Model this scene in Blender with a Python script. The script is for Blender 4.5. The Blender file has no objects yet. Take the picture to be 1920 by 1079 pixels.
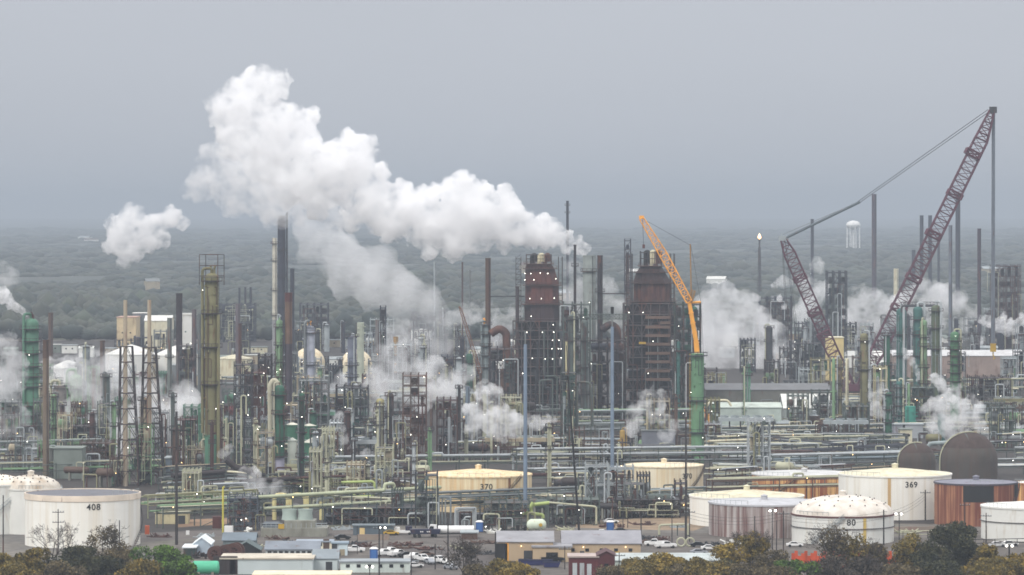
import bpy, bmesh, math, random
import numpy as np
from mathutils import Vector, Matrix

# ------------------------------------------------------------------ camera, sky, sun, exposure
H = 90.0      # height of the viewpoint above the plant, metres
F = 7700.0    # focal length in photograph pixels
YH = 390.0    # horizon row of the photograph
sc = bpy.context.scene
COL = sc.collection
cam = bpy.data.objects.new('camera', bpy.data.cameras.new('camera'))
COL.objects.link(cam)
sc.camera = cam
cam.location = (0, 0, H)
cam.rotation_euler = (math.pi / 2, 0, 0)
cam.data.sensor_width = 36
cam.data.lens = 36 * F / 1920
cam.data.shift_y = -(539.5 - YH) / 1920
cam.data.clip_start = 1
cam.data.clip_end = 90000

w = bpy.data.worlds.new('World')
sc.world = w
w.use_nodes = True
nt = w.node_tree
bg = nt.nodes['Background']
SUN_EL, SUN_AZ = 44, 212          # degrees; azimuth from +Y clockwise: behind the camera, from the left
sky = nt.nodes.new('ShaderNodeTexSky')
sky.sky_type = 'NISHITA'
sky.sun_disc = False
sky.sun_elevation = math.radians(SUN_EL)
sky.sun_rotation = math.radians(SUN_AZ)
tc = nt.nodes.new('ShaderNodeTexCoord')
sp = nt.nodes.new('ShaderNodeSeparateXYZ')
nt.links.new(tc.outputs['Generated'], sp.inputs[0])
rp = nt.nodes.new('ShaderNodeValToRGB')      # overcast dome: three times brighter overhead than at the horizon
rp.color_ramp.elements[0].position = 0.0
rp.color_ramp.elements[0].color = (4.6, 4.95, 5.6, 1)
rp.color_ramp.elements[1].position = 1.0
rp.color_ramp.elements[1].color = (17.9, 17.7, 17.9, 1)
e = rp.color_ramp.elements.new(0.06)
e.color = (5.2, 5.4, 6.0, 1)
e = rp.color_ramp.elements.new(0.35)
e.color = (13.5, 13.5, 13.9, 1)
nt.links.new(sp.outputs[2], rp.inputs[0])
nz = nt.nodes.new('ShaderNodeTexNoise')
mp = nt.nodes.new('ShaderNodeMapping')
mp.inputs['Scale'].default_value = (3, 3, 14)
nt.links.new(tc.outputs['Generated'], mp.inputs[0])
nt.links.new(mp.outputs[0], nz.inputs['Vector'])
nz.inputs['Scale'].default_value = 1.6
mr = nt.nodes.new('ShaderNodeMapRange')
mr.inputs[3].default_value = 0.94
mr.inputs[4].default_value = 1.06
nt.links.new(nz.outputs[0], mr.inputs[0])
vm = nt.nodes.new('ShaderNodeVectorMath')
vm.operation = 'SCALE'
nt.links.new(rp.outputs[0], vm.inputs[0])
nt.links.new(mr.outputs[0], vm.inputs['Scale'])
mx = nt.nodes.new('ShaderNodeMix')
mx.data_type = 'RGBA'
mx.inputs[0].default_value = 0.92
nt.links.new(sky.outputs[0], mx.inputs[6])
nt.links.new(vm.outputs[0], mx.inputs[7])
nt.links.new(mx.outputs[2], bg.inputs[0])
bg.inputs[1].default_value = 0.1

sl = bpy.data.lights.new('sun', 'SUN')
sl.energy = 1.75
sl.angle = math.radians(18)
sl.color = (1.0, 0.96, 0.9)
so = bpy.data.objects.new('sun', sl)
COL.objects.link(so)
_a, _e = math.radians(SUN_AZ), math.radians(SUN_EL)
sdir = Vector((math.sin(_a) * math.cos(_e), math.cos(_a) * math.cos(_e), math.sin(_e)))
so.rotation_euler = sdir.to_track_quat('Z', 'Y').to_euler()

sc.view_settings.view_transform = 'Standard'
sc.view_settings.look = 'None'
sc.view_settings.exposure = 0.1
sc.view_settings.gamma = 1
C = sc.cycles
C.volume_bounces = 36
C.max_bounces = 38
C.diffuse_bounces = 3
C.glossy_bounces = 2
C.use_denoising = True
C.sample_clamp_indirect = 6
C.volume_step_rate = 1.5
sc.render.film_transparent = False
C.filter_width = 1.7

rng = random.Random(11)
nrg = np.random.default_rng(5)

# ------------------------------------------------------------------ pixel / ground helpers
def DY(by): return H * F / (by - YH)                    # distance of the ground seen at row by
def XP(px, D): return (px - 960) * D / F
def ZP(py, D): return H - (py - YH) * D / F

# ------------------------------------------------------------------ materials
MC = {}
def lin(c):
    c = c / 255
    return c / 12.92 if c <= .04045 else ((c + .055) / 1.055) ** 2.4
def paint(rgb, rust=0.0, rc=(96, 58, 42), var=.18, streak=5.0, rough=.65, scale=.5, metal=0.0, soft=.16):
    """painted or bare surface: colour patches, rust streaks running down it"""
    key = (rgb, rust, rc, var, streak, rough, scale, metal, soft)
    if key in MC: return MC[key]
    m = bpy.data.materials.new('paint_%d_%d_%d' % rgb)
    m.use_nodes = True
    t = m.node_tree; N = t.nodes; L = t.links
    b = N['Principled BSDF']
    b.inputs['Roughness'].default_value = rough
    b.inputs['Metallic'].default_value = metal
    base = tuple(lin(c) for c in rgb)
    lum = sum(base) / 3; kk = .3 + .7 * min(1, lum / .42)
    base = tuple(c * kk for c in base) + (1,)
    tcn = N.new('ShaderNodeTexCoord'); oi = N.new('ShaderNodeObjectInfo')
    ad = N.new('ShaderNodeVectorMath'); ad.operation = 'ADD'
    ml = N.new('ShaderNodeMath'); ml.operation = 'MULTIPLY'; ml.inputs[1].default_value = 173
    L.new(oi.outputs['Random'], ml.inputs[0])
    L.new(tcn.outputs['Object'], ad.inputs[0]); L.new(ml.outputs[0], ad.inputs[1])
    n1 = N.new('ShaderNodeTexNoise'); n1.inputs['Scale'].default_value = .22; n1.inputs['Detail'].default_value = 5
    L.new(ad.outputs[0], n1.inputs['Vector'])
    r1 = N.new('ShaderNodeMapRange'); r1.inputs[1].default_value = .3; r1.inputs[2].default_value = .7
    r1.inputs[3].default_value = 1 - var; r1.inputs[4].default_value = 1 + var
    L.new(n1.outputs[0], r1.inputs[0])
    sc1 = N.new('ShaderNodeVectorMath'); sc1.operation = 'SCALE'
    sc1.inputs[0].default_value = base[:3]
    L.new(r1.outputs[0], sc1.inputs['Scale'])
    out = sc1.outputs[0]
    if rust > 0:
        mpp = N.new('ShaderNodeMapping'); mpp.inputs['Scale'].default_value = (1, 1, 1 / streak)
        L.new(ad.outputs[0], mpp.inputs[0])
        n2 = N.new('ShaderNodeTexNoise'); n2.inputs['Scale'].default_value = scale; n2.inputs['Detail'].default_value = 6
        n2.inputs['Roughness'].default_value = .62
        L.new(mpp.outputs[0], n2.inputs['Vector'])
        r2 = N.new('ShaderNodeMapRange')
        th = .72 - rust * .42
        r2.inputs[1].default_value = th - soft / 2; r2.inputs[2].default_value = th + soft / 2
        L.new(n2.outputs[0], r2.inputs[0])
        n3 = N.new('ShaderNodeTexNoise'); n3.inputs['Scale'].default_value = 1.1; n3.inputs['Detail'].default_value = 4
        L.new(mpp.outputs[0], n3.inputs['Vector'])
        r3 = N.new('ShaderNodeMapRange'); r3.inputs[3].default_value = .5; r3.inputs[4].default_value = 1.5
        L.new(n3.outputs[0], r3.inputs[0])
        sc2 = N.new('ShaderNodeVectorMath'); sc2.operation = 'SCALE'
        sc2.inputs[0].default_value = tuple(lin(c) for c in rc)
        L.new(r3.outputs[0], sc2.inputs['Scale'])
        mm = N.new('ShaderNodeMix'); mm.data_type = 'RGBA'
        L.new(r2.outputs[0], mm.inputs[0]); L.new(out, mm.inputs[6]); L.new(sc2.outputs[0], mm.inputs[7])
        out = mm.outputs[2]
    L.new(out, b.inputs['Base Color'])
    MC[key] = m
    return m
def glow(rgb, s):
    key = ('glow', rgb, s)
    if key in MC: return MC[key]
    m = bpy.data.materials.new('lamp_light')
    m.use_nodes = True
    b = m.node_tree.nodes['Principled BSDF']
    b.inputs['Base Color'].default_value = (.8, .8, .8, 1)
    b.inputs['Emission Color'].default_value = tuple(lin(c) for c in rgb) + (1,)
    b.inputs['Emission Strength'].default_value = s
    m.cycles.emission_sampling = 'NONE'
    MC[key] = m
    return m

GREEN = paint((92, 146, 118), .12, (90, 60, 45))
GREEND = paint((48, 118, 90), .1, (70, 50, 42))
GREENL = paint((128, 164, 122), .15, (100, 80, 50))
TEAL = paint((56, 120, 112), .1, (60, 50, 44))
OLIVE = paint((138, 134, 94), .22, (110, 84, 56))
TAN = paint((168, 156, 130), .25, (112, 82, 62))
CREAM = paint((206, 200, 172), .12, (160, 128, 84), soft=.3)
WHITE = paint((216, 216, 210), .05, (170, 150, 120), soft=.3, var=.06)
SILVER = paint((168, 174, 176), .1, (110, 90, 74), metal=.0, rough=.4)
GREY = paint((126, 132, 132), .15, (90, 72, 60))
GREYL = paint((156, 164, 166), .12, (110, 92, 80))
GREYD = paint((72, 76, 82), .15, (74, 56, 48))
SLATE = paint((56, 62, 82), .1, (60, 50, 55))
STEEL = paint((74, 70, 74), .32, (88, 58, 44))
STEELG = paint((98, 112, 106), .2, (92, 70, 54))
RUST = paint((112, 62, 46), .45, (60, 38, 36), soft=.3)
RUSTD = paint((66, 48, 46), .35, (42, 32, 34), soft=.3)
RUSTR = paint((124, 52, 40), .4, (70, 36, 34), soft=.3)
BROWN = paint((112, 84, 66), .35, (80, 52, 42))
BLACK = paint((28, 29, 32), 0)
YGREEN = paint((150, 148, 112), .15, (130, 110, 60))
YELLOW = paint((196, 158, 44), .1, (120, 90, 40))
PIPEC = paint((176, 176, 150), .15, (120, 96, 70))
ORANGE = paint((240, 166, 52), .1, (190, 120, 50))
PURPLE = paint((118, 50, 74), .2, (84, 40, 56))
BLUEP = paint((124, 142, 162), .05, (110, 100, 100))
GLASS = paint((40, 48, 56), 0, rough=.15)
LAMPW = glow((255, 250, 236), 10)
LAMPY = glow((255, 206, 130), 9)
CONC = paint((150, 150, 138), .3, (110, 108, 96), soft=.3)

# ------------------------------------------------------------------ mesh builder
class MB:
    def __init__(s): s.v = []; s.f = []
    def add(s, vs, fs):
        n = len(s.v); s.v.extend(vs); s.f.extend([tuple(i + n for i in f) for f in fs])
    def box(s, x, y, z, sx, sy, sz, rz=0.0):
        """centre x,y ; z is the underside"""
        c, d = math.cos(rz), math.sin(rz)
        vs = []
        for k in (0, 1):
            for a, b in ((-1, -1), (1, -1), (1, 1), (-1, 1)):
                u, v_ = a * sx / 2, b * sy / 2
                vs.append((x + u * c - v_ * d, y + u * d + v_ * c, z + k * sz))
        s.add(vs, [(3, 2, 1, 0), (4, 5, 6, 7), (0, 1, 5, 4), (1, 2, 6, 5), (2, 3, 7, 6), (3, 0, 4, 7)])
    def bar(s, p, q, r, n=4, r2=None):
        p = Vector(p); q = Vector(q); d = q - p
        if d.length < 1e-6: return
        d.normalize()
        a = d.orthogonal().normalized(); b = d.cross(a)
        r2 = r if r2 is None else r2
        vs = []
        for c, rr in ((p, r), (q, r2)):
            for k in range(n):
                t = 2 * math.pi * (k + .5) / n
                vs.append(tuple(c + (a * math.cos(t) + b * math.sin(t)) * rr))
        fs = [(k, (k + 1) % n, n + (k + 1) % n, n + k) for k in range(n)]
        fs += [tuple(range(n - 1, -1, -1)), tuple(range(n, 2 * n))]
        s.add(vs, fs)
    def lathe(s, prof, n=20, x=0, y=0, a0=0, a1=2 * math.pi):
        full = abs(a1 - a0 - 2 * math.pi) < 1e-6
        m = n if full else n + 1
        vs = []
        for r, z in prof:
            for k in range(m):
                t = a0 + (a1 - a0) * k / n
                vs.append((x + r * math.cos(t), y + r * math.sin(t), z))
        fs = []
        for i in range(len(prof) - 1):
            for k in range(n):
                k2 = (k + 1) % m
                fs.append((i * m + k, i * m + k2, (i + 1) * m + k2, (i + 1) * m + k))
        s.add(vs, fs)
    def tube(s, pts, r, n=8):
        """rounded pipe run through pts"""
        P = [Vector(p) for p in pts]
        Q = [P[0]]
        for i in range(1, len(P) - 1):
            a = (P[i - 1] - P[i]); b = (P[i + 1] - P[i])
            k = min(r * 2.5, a.length * .45, b.length * .45)
            a.normalize(); b.normalize()
            for t in (0, .33, .67, 1):
                Q.append(P[i] + a * k * (1 - t) ** 2 + b * k * t ** 2)
        Q.append(P[-1])
        d0 = (Q[1] - Q[0]).normalized()
        u = d0.orthogonal().normalized()
        vs = []
        for i, c in enumerate(Q):
            d = (Q[min(i + 1, len(Q) - 1)] - Q[max(i - 1, 0)]).normalized()
            u = (u - d * u.dot(d)).normalized()
            w_ = d.cross(u)
            for k in range(n):
                t = 2 * math.pi * k / n
                vs.append(tuple(c + (u * math.cos(t) + w_ * math.sin(t)) * r))
        fs = []
        for i in range(len(Q) - 1):
            for k in range(n):
                fs.append((i * n + k, i * n + (k + 1) % n, (i + 1) * n + (k + 1) % n, (i + 1) * n + k))
        fs += [tuple(range(n - 1, -1, -1)), tuple((len(Q) - 1) * n + k for k in range(n))]
        s.add(vs, fs)
    def lattice(s, p, q, w0, w1, nseg, r, rb=None, up=(0, 0, 1)):
        """square lattice boom from p to q"""
        p = Vector(p); q = Vector(q); d = (q - p).normalized()
        a = d.cross(Vector(up))
        a = Vector((1, 0, 0)) if a.length < .05 else a.normalized()
        b = d.cross(a).normalized()
        rb = rb or r * .6
        R = []
        for i in range(nseg + 1):
            t = i / nseg; c = p.lerp(q, t); hw = (w0 + (w1 - w0) * t) / 2
            R.append([c + a * hw + b * hw, c - a * hw + b * hw, c - a * hw - b * hw, c + a * hw - b * hw])
        for k in range(4): s.bar(R[0][k], R[-1][k], r)
        for i in range(nseg + 1):
            for k in range(4):
                s.bar(R[i][k], R[i][(k + 1) % 4], rb)
                if i < nseg:
                    k2 = (k + 1) % 4
                    if i % 2: s.bar(R[i][k], R[i + 1][k2], rb)
                    else: s.bar(R[i][k2], R[i + 1][k], rb)
    def build(s, name, mat, parent=None, loc=(0, 0, 0), smooth=False, label=None):
        me = bpy.data.meshes.new(name)
        me.from_pydata([tuple(v) for v in s.v], [], s.f)
        me.materials.append(mat)
        if smooth:
            me.polygons.foreach_set('use_smooth', [True] * len(me.polygons))
            try: me.set_sharp_from_angle(angle=math.radians(38))
            except Exception: pass
        o = bpy.data.objects.new(name, me)
        o.location = loc
        COL.objects.link(o)
        if parent: o.parent = parent
        if label: o['label'] = label
        return o

def tag(o, label=None, cat=None, group=None, kind=None):
    if label: o['label'] = label
    if cat: o['category'] = cat
    if group: o['group'] = group
    if kind: o['kind'] = kind
    return o
def thing(name, label, cat, loc, rz=0, group=None):
    o = bpy.data.objects.new(name, None)
    o.empty_display_size = .5
    COL.objects.link(o)
    o.location = loc; o.rotation_euler = (0, 0, rz)
    return tag(o, label, cat, group, 'thing')
def dup(root, loc, rz=None, label=None, group=None, scale=None):
    r = root.copy(); COL.objects.link(r); r.location = loc
    if rz is not None: r.rotation_euler = (0, 0, rz)
    if scale: r.scale = (scale,) * 3 if not isinstance(scale, tuple) else scale
    if label: r['label'] = label
    if group: r['group'] = group
    for ch in list(root.children):
        c = ch.copy(); COL.objects.link(c); c.parent = r
        for g in list(ch.children):
            d = g.copy(); COL.objects.link(d); d.parent = c
    return r

_lm = {}
def lamp(parent, x, y, z, warm=False, r=.115):
    key = (warm, r)
    if key not in _lm:
        b = MB(); b.lathe([(0, -r), (r * .8, -r * .6), (r, 0), (r * .8, r * .6), (0, r)], 8)
        _lm[key] = b.build('lamp', LAMPY if warm else LAMPW, parent, (x, y, z))
        return _lm[key]
    o = _lm[key].copy(); COL.objects.link(o); o.parent = parent; o.location = (x, y, z)
    return o

LANDMARKS = []   # (px, by, short description) used to describe the smaller units
def mark(px, by, d): LANDMARKS.append((px, by, d))

# ------------------------------------------------------------------ generators
def platform(R, z, wdt=1.2, rail=True):
    b = MB()
    b.lathe([(R * .98, z), (R + wdt, z), (R + wdt, z + .28), (R * .98, z + .28)], 14)
    if rail:
        rr = R + wdt - .08
        b.lathe([(rr - .07, z + 1.25), (rr + .07, z + 1.25), (rr + .07, z + 1.4), (rr - .07, z + 1.4), (rr - .07, z + 1.25)], 14)
        for k in range(10):
            t = k * math.pi / 5
            b.bar((rr * math.cos(t), rr * math.sin(t), z), (rr * math.cos(t), rr * math.sin(t), z + 1.3), .07)
    return b

def column(label, px, by, wpx, ty, m, plats=(), skirt=None, sk_y=None, pipe=1, name='distillation_column', cat='column',
           platm=None, group=None, lamps=0, pm=None, ladder=True, head=True, top=None, cage=False, bandm=None):
    D = DY(by); s = D / F; R = wpx * s / 2; h = ZP(ty, D)
    t = thing(name, label, cat, (XP(px, D), D, 0), rng.uniform(-.4, .4), group)
    z0 = 0
    if skirt is not None:
        z0 = max(.5, ZP(sk_y, D))
        b = MB(); b.lathe([(R * 1.04, 0), (R * 1.0, z0)], 20); b.build('skirt', skirt, t, smooth=True)
    b = MB()
    hd = R * .75 if head else .02
    prof = [(R, z0), (R, h - hd)]
    if head: prof += [(R * .93, h - hd * .62), (R * .72, h - hd * .28), (R * .4, h - hd * .07), (0, h)]
    else: prof += [(R * .96, h), (0, h)]
    b.lathe(prof, 24)
    zz = z0 + rng.uniform(2, 5)
    while zz < h - hd - 1:                     # weld bands / insulation joints
        b.lathe([(R, zz), (R * 1.015 + .03, zz + .02), (R * 1.015 + .03, zz + .22), (R, zz + .24)], 20)
        zz += rng.uniform(2.6, 5.5)
    for _ in range(3 + int(h / 5)):            # manways and nozzles
        a = rng.uniform(math.pi * .95, 2.05 * math.pi); z1 = rng.uniform(z0 + 1, max(z0 + 2, h - hd - 1))
        b.bar((R * .9 * math.cos(a), R * .9 * math.sin(a), z1), ((R + .7) * math.cos(a), (R + .7) * math.sin(a), z1), rng.uniform(.15, .4), 8)
    b.build('vessel', m, t, smooth=True)
    for py in plats:
        platform(R, ZP(py, D), min(1.4, .55 + R * .35)).build('platform', platm or STEEL, t)
    if ladder:
        b = MB(); a = rng.choice([-.3, -.9, -2.2, -2.8])
        lx, ly = (R + .45) * math.cos(a), (R + .45) * math.sin(a)
        b.bar((lx - .22, ly, .2), (lx - .22, ly, h - hd), .06); b.bar((lx + .22, ly, .2), (lx + .22, ly, h - hd), .06)
        z1 = 1
        while z1 < h - hd: b.bar((lx - .22, ly, z1), (lx + .22, ly, z1), .04); z1 += 1.2
        b.build('ladder', platm or STEEL, t)
    for k in range(pipe):
        a = rng.choice([-.1, -.5, -2.6, -3.0, -1.2, -1.9]); rp_ = max(.18, R * rng.uniform(.14, .26))
        o = R + rp_ + .35; zt = h + rp_ * 3 if k == 0 else rng.uniform(h * .5, h * .9)
        b = MB()
        if k == 0: pts = [(0, 0, h - .1), (0, 0, zt), (o * math.cos(a), o * math.sin(a), zt), (o * math.cos(a), o * math.sin(a), rng.uniform(1, h * .3))]
        else: pts = [(R * .8 * math.cos(a), R * .8 * math.sin(a), zt), (o * math.cos(a), o * math.sin(a), zt), (o * math.cos(a), o * math.sin(a), 1)]
        b.tube(pts, rp_, 8)
        b.build('overhead_pipe' if k == 0 else 'side_pipe', pm or rng.choice([SILVER, m, GREY, PIPEC]), t, smooth=True)
    if plats and R > .9:                       # small-bore lines clipped to the shell
        b = MB(); prev = None
        for k in range(int(4 + h / 6)):
            a = rng.uniform(math.pi * 1.05, math.pi * 1.95); z1 = rng.uniform(1, h - hd); q = ((R + .3) * math.cos(a), (R + .3) * math.sin(a), z1)
            if prev: b.bar(prev, (prev[0], prev[1], z1), .09); b.bar((prev[0], prev[1], z1), q, .09)
            prev = q
        b.build('small_piping', rng.choice([GREYD, STEEL, RUST, GREYL]), t)
    if cage:
        b = MB(); rc_ = R + .9; z1 = h - 1; z2 = h + 6
        for a, c in ((-1, -1), (1, -1), (1, 1), (-1, 1)): b.bar((a * rc_, c * rc_, z1 - 3), (a * rc_, c * rc_, z2), .13)
        for zc in (z1, z1 + 3.4, z2):
            for (p, q) in (((-1, -1), (1, -1)), ((1, -1), (1, 1)), ((1, 1), (-1, 1)), ((-1, 1), (-1, -1))):
                b.bar((p[0] * rc_, p[1] * rc_, zc), (q[0] * rc_, q[1] * rc_, zc), .12)
        b.build('top_cage', STEEL, t)
    if top:
        b = MB()
        for k in range(3):
            x1 = rng.uniform(-.6, .6) * R; b.tube([(x1, 0, h - 1), (x1, 0, h + rng.uniform(1, 2.5)), (x1 + rng.uniform(-1, 1), -.5, h + rng.uniform(1, 2.6))], .28, 6)
        b.build('top_fitting', top, t)
    for k in range(lamps):
        a = rng.uniform(math.pi * 1.1, math.pi * 1.9)
        lamp(t, (R + .9) * math.cos(a), (R + .9) * math.sin(a), rng.uniform(z0 + 2, h - 1))
    return t

def stack(label, px, by, wpx, ty, m, topm=None, top_y=None, plats=(), taper=1.0, name='chimney_stack', cat='chimney', group=None, midm=None, mid_y=None):
    D = DY(by); s = D / F; R = wpx * s / 2; h = ZP(ty, D)
    t = thing(name, label, cat, (XP(px, D), D, 0), 0, group)
    cuts = [(0, None)]
    zs = [0.0]; ms = [m]
    if mid_y: zs.append(ZP(mid_y, D)); ms.append(midm)
    if top_y: zs.append(ZP(top_y, D)); ms.append(topm)
    zs.append(h)
    for i in range(len(ms)):
        za, zb = zs[i], zs[i + 1]
        rr = lambda z: R * (taper + (1 - taper) * z / h)
        b = MB(); b.lathe([(rr(za), za), (rr(zb), zb)], 18)
        zz = za + 3
        while zz < zb - 1:
            b.lathe([(rr(zz), zz), (rr(zz) + .09, zz + .03), (rr(zz) + .09, zz + .25), (rr(zz), zz + .28)], 18); zz += rng.uniform(4, 7)
        if i == len(ms) - 1:
            b.lathe([(R, h), (R + .12, h + .02), (R + .12, h + .4), (R * .86, h + .4), (R * .82, h - 1.5), (0, h - 1.6)], 18)
        b.build(['shaft', 'upper_shaft', 'top_section'][i] if i < 2 or len(ms) == 3 else 'top_section', ms[i], t, smooth=True)
    for py in plats: platform(R, ZP(py, D), 1.0).build('platform', STEEL, t)
    b = MB(); b.bar((R * .5, -R * .95, 0), (R * .5, -R * .95, h), .1); b.build('ladder', STEEL, t)
    return t

def frame(label, px, by, wpx, ty, dep, floors, bays, m=None, name='process_structure', cat='structure', vm_=(), fill=.6, brace=.4,
          lamps=3, group=None, deckm=None, rz=0, vkind='both', npipe=3, open_top=True, warm=False):
    """open steel structure with decks, handrails, vessels and pipework"""
    m = m or STEEL
    D = DY(by); s = D / F; W = wpx * s; h = ZP(ty, D)
    t = thing(name, label, cat, (XP(px, D), D + dep / 2, 0), rz, group)
    fz = [h * (i + 1) / floors for i in range(floors)]
    bx = [-W / 2 + W * i / bays for i in range(bays + 1)]
    ys = [-dep / 2, dep / 2] if dep < 9 else [-dep / 2, 0, dep / 2]
    b = MB(); c_ = .17 if s < .2 else .22
    for x in bx:
        for y in ys:
            b.bar((x, y, 0), (x, y, h + (1.2 if open_top else 0)), c_)
    for z in fz:
        for y in ys: b.bar((bx[0], y, z), (bx[-1], y, z), c_ * .9)
        for x in bx: b.bar((x, ys[0], z), (x, ys[-1], z), c_ * .8)
        for zz in (z + .6, z + 1.15): b.bar((bx[0], ys[0], zz), (bx[-1], ys[0], zz), .05)
    pz = 0
    for z in fz:
        for i in range(bays):
            if rng.random() < brace:
                a, c = (bx[i], bx[i + 1]) if rng.random() < .5 else (bx[i + 1], bx[i])
                b.bar((a, ys[0], pz), (c, ys[0], z), c_ * .6)
                if rng.random() < .5: b.bar((c, ys[0], pz), (a, ys[0], z), c_ * .6)
        pz = z
    b.build('steel_frame', m, t)
    for z in fz:
        if rng.random() < .85:
            x0 = bx[0] if rng.random() < .7 else bx[min(1, bays - 1)]
            b = MB(); b.box((x0 + bx[-1]) / 2, 0, z - .1, bx[-1] - x0 - .3, dep * .94, .2)
            b.build('deck', deckm or rng.choice([STEEL, GREYD, m]), t)
    cols = vm_ or (GREY, GREYL, STEELG, GREEN, RUST, SILVER)
    pz = 0
    for z in fz:
        for i in range(bays):
            if rng.random() > fill: continue
            bw = bx[1] - bx[0]; fh = z - pz; xm = (bx[i] + bx[i + 1]) / 2; y = rng.uniform(-.25, .15) * dep
            mm = rng.choice(cols)
            b = MB()
            if vkind == 'h' or (vkind == 'both' and rng.random() < .45):
                r = min(fh * .33, dep * .3, 1.5); L = min(2.3, bw * rng.uniform(.55, .85) / 2)
                zc = pz + .3 + r * 1.15
                pr = [(0, -L - r * .4), (r * .7, -L - r * .25), (r, -L), (r, L), (r * .7, L + r * .25), (0, L + r * .4)]
                c2 = MB(); c2.lathe(pr, 14)
                b.add([(xm + v[2], y + v[1], zc + v[0]) for v in c2.v], c2.f)
                b.box(xm - L * .6, y, pz + .1, .3, r * 1.4, r); b.box(xm + L * .6, y, pz + .1, .3, r * 1.4, r)
                b.build('drum', mm, t, smooth=True)
            else:
                r = min(bw * .3, dep * .3, 1.6) * rng.uniform(.6, 1); hh = fh * rng.uniform(.55, 1.15)
                b.lathe([(r * .6, pz), (r, pz + .6), (r, pz + hh * .8), (r * .7, pz + hh * .93), (0, pz + hh)], 14, xm, y)
                b.build('vessel', mm, t, smooth=True)
        pz = z
    for k in range(npipe):
        x = rng.uniform(bx[0], bx[-1]); y = ys[0] - rng.uniform(.3, .9); z = rng.uniform(.4, 1) * h
        x2 = x + rng.uniform(-.5, .5) * W; r = rng.uniform(.12, .3)
        b = MB(); b.tube([(x, y, .2), (x, y, z), (x2, y, z), (x2, y, z - rng.uniform(.1, .5) * h)], r, 7)
        b.build('pipe', rng.choice([SILVER, PIPEC, STEELG, RUST, YGREEN, GREYL]), t, smooth=True)
    b = MB(); px_ = None                                     # one connected run of small-bore piping over the front
    for k in range(int(5 + W * h / 22)):
        x = rng.uniform(bx[0], bx[-1]); z = rng.uniform(.5, h); y = ys[0] - rng.uniform(.1, .7)
        if px_ is None: px_ = (x, y, z); continue
        q = (x, px_[1], px_[2]); b.bar(px_, q, .09); b.bar(q, (x, px_[1], z), .09); b.bar((x, px_[1], z), (x, y, z), .09); px_ = (x, y, z)
        if rng.random() < .3: b.box(x, y, z - .3, rng.uniform(.4, 1.1), .5, rng.uniform(.4, 1.2))
    b.build('small_piping', rng.choice([STEEL, GREY, PIPEC, RUST, GREYD, STEELG]), t)
    for k in range((lamps + 1) // 2):
        lamp(t, rng.uniform(bx[0], bx[-1]), ys[0] - .4, rng.choice(fz) - .5 + rng.uniform(-.3, 1.8), warm and rng.random() < .6)
    return t

def rack(label, p0, p1, lv, wd, specs, m=None, name='pipe_rack', cat='pipe rack', group=None, step=9.0, lamps=1):
    """pipe rack from ground pixel p0 to p1; lv = beam heights; specs = [(level index, lateral fraction, radius, material)]"""
    m = m or STEELG
    D0, D1 = DY(p0[1]), DY(p1[1])
    A = Vector((XP(p0[0], D0), D0, 0)); B = Vector((XP(p1[0], D1), D1, 0))
    L = (B - A).length; a = math.atan2(B.y - A.y, B.x - A.x)
    t = thing(name, label, cat, tuple(A), a, group)
    n = max(2, int(L / step)); b = MB()
    for i in range(n + 1):
        x = L * i / n
        for y in (-wd / 2, wd / 2): b.bar((x, y, 0), (x, y, lv[-1] + .4), .2)
        for z in lv: b.bar((x, -wd / 2 - .4, z), (x, wd / 2 + .4, z), .17)
        if i < n and i % 4 == 1: b.bar((x, -wd / 2, 0), (L * (i + 1) / n, -wd / 2, lv[0]), .1)
    for z in lv:
        for y in (-wd / 2, wd / 2): b.bar((0, y, z - .25), (L, y, z - .25), .14)
    b.build('rack_frame', m, t)
    for li, fr, r, pm in specs:
        z = lv[li] + .2 + r; y = fr * wd / 2; j = rng.uniform(-1.5, 2.5)
        pts = [(-j, y, z)]
        x = rng.uniform(.15, .8) * L
        if rng.random() < .35 and L > 30:    # expansion loop standing up over the rack
            hz = rng.uniform(.8, 1.8); ww = rng.uniform(3, 6)
            pts += [(x, y, z), (x, y, z + hz), (x + ww, y, z + hz), (x + ww, y, z)]
        pts += [(L + j, y, z)]
        if rng.random() < .35: pts += [(L + j, y, rng.uniform(.5, lv[0]))]
        b = MB(); b.tube(pts, r, 8)
        b.build('pipe', pm, t, smooth=True)
    for k in range(lamps): lamp(t, rng.uniform(0, L), -wd / 2 - .4, lv[-1] + .2, rng.random() < .4)
    return t

_txt = {}
def number(s_, size, R, z, ang, parent, m):
    """painted number wrapped round the tank shell"""
    cu = bpy.data.curves.new('number', 'FONT'); cu.body = s_; cu.size = size; cu.align_x = 'CENTER'; cu.offset = size * .018
    cu.space_character = 1.12
    o = bpy.data.objects.new('tmp', cu); COL.objects.link(o)
    dg = bpy.context.evaluated_depsgraph_get()
    me = bpy.data.meshes.new_from_object(o.evaluated_get(dg))
    bpy.data.objects.remove(o)
    for v in me.vertices:
        a = ang + v.co.x / R
        v.co = ((R + .05) * math.sin(a), -(R + .05) * math.cos(a), z + v.co.y)
    me.materials.clear(); me.materials.append(m)
    n = bpy.data.objects.new('painted_number', me); COL.objects.link(n); n.parent = parent
    return n

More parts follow.
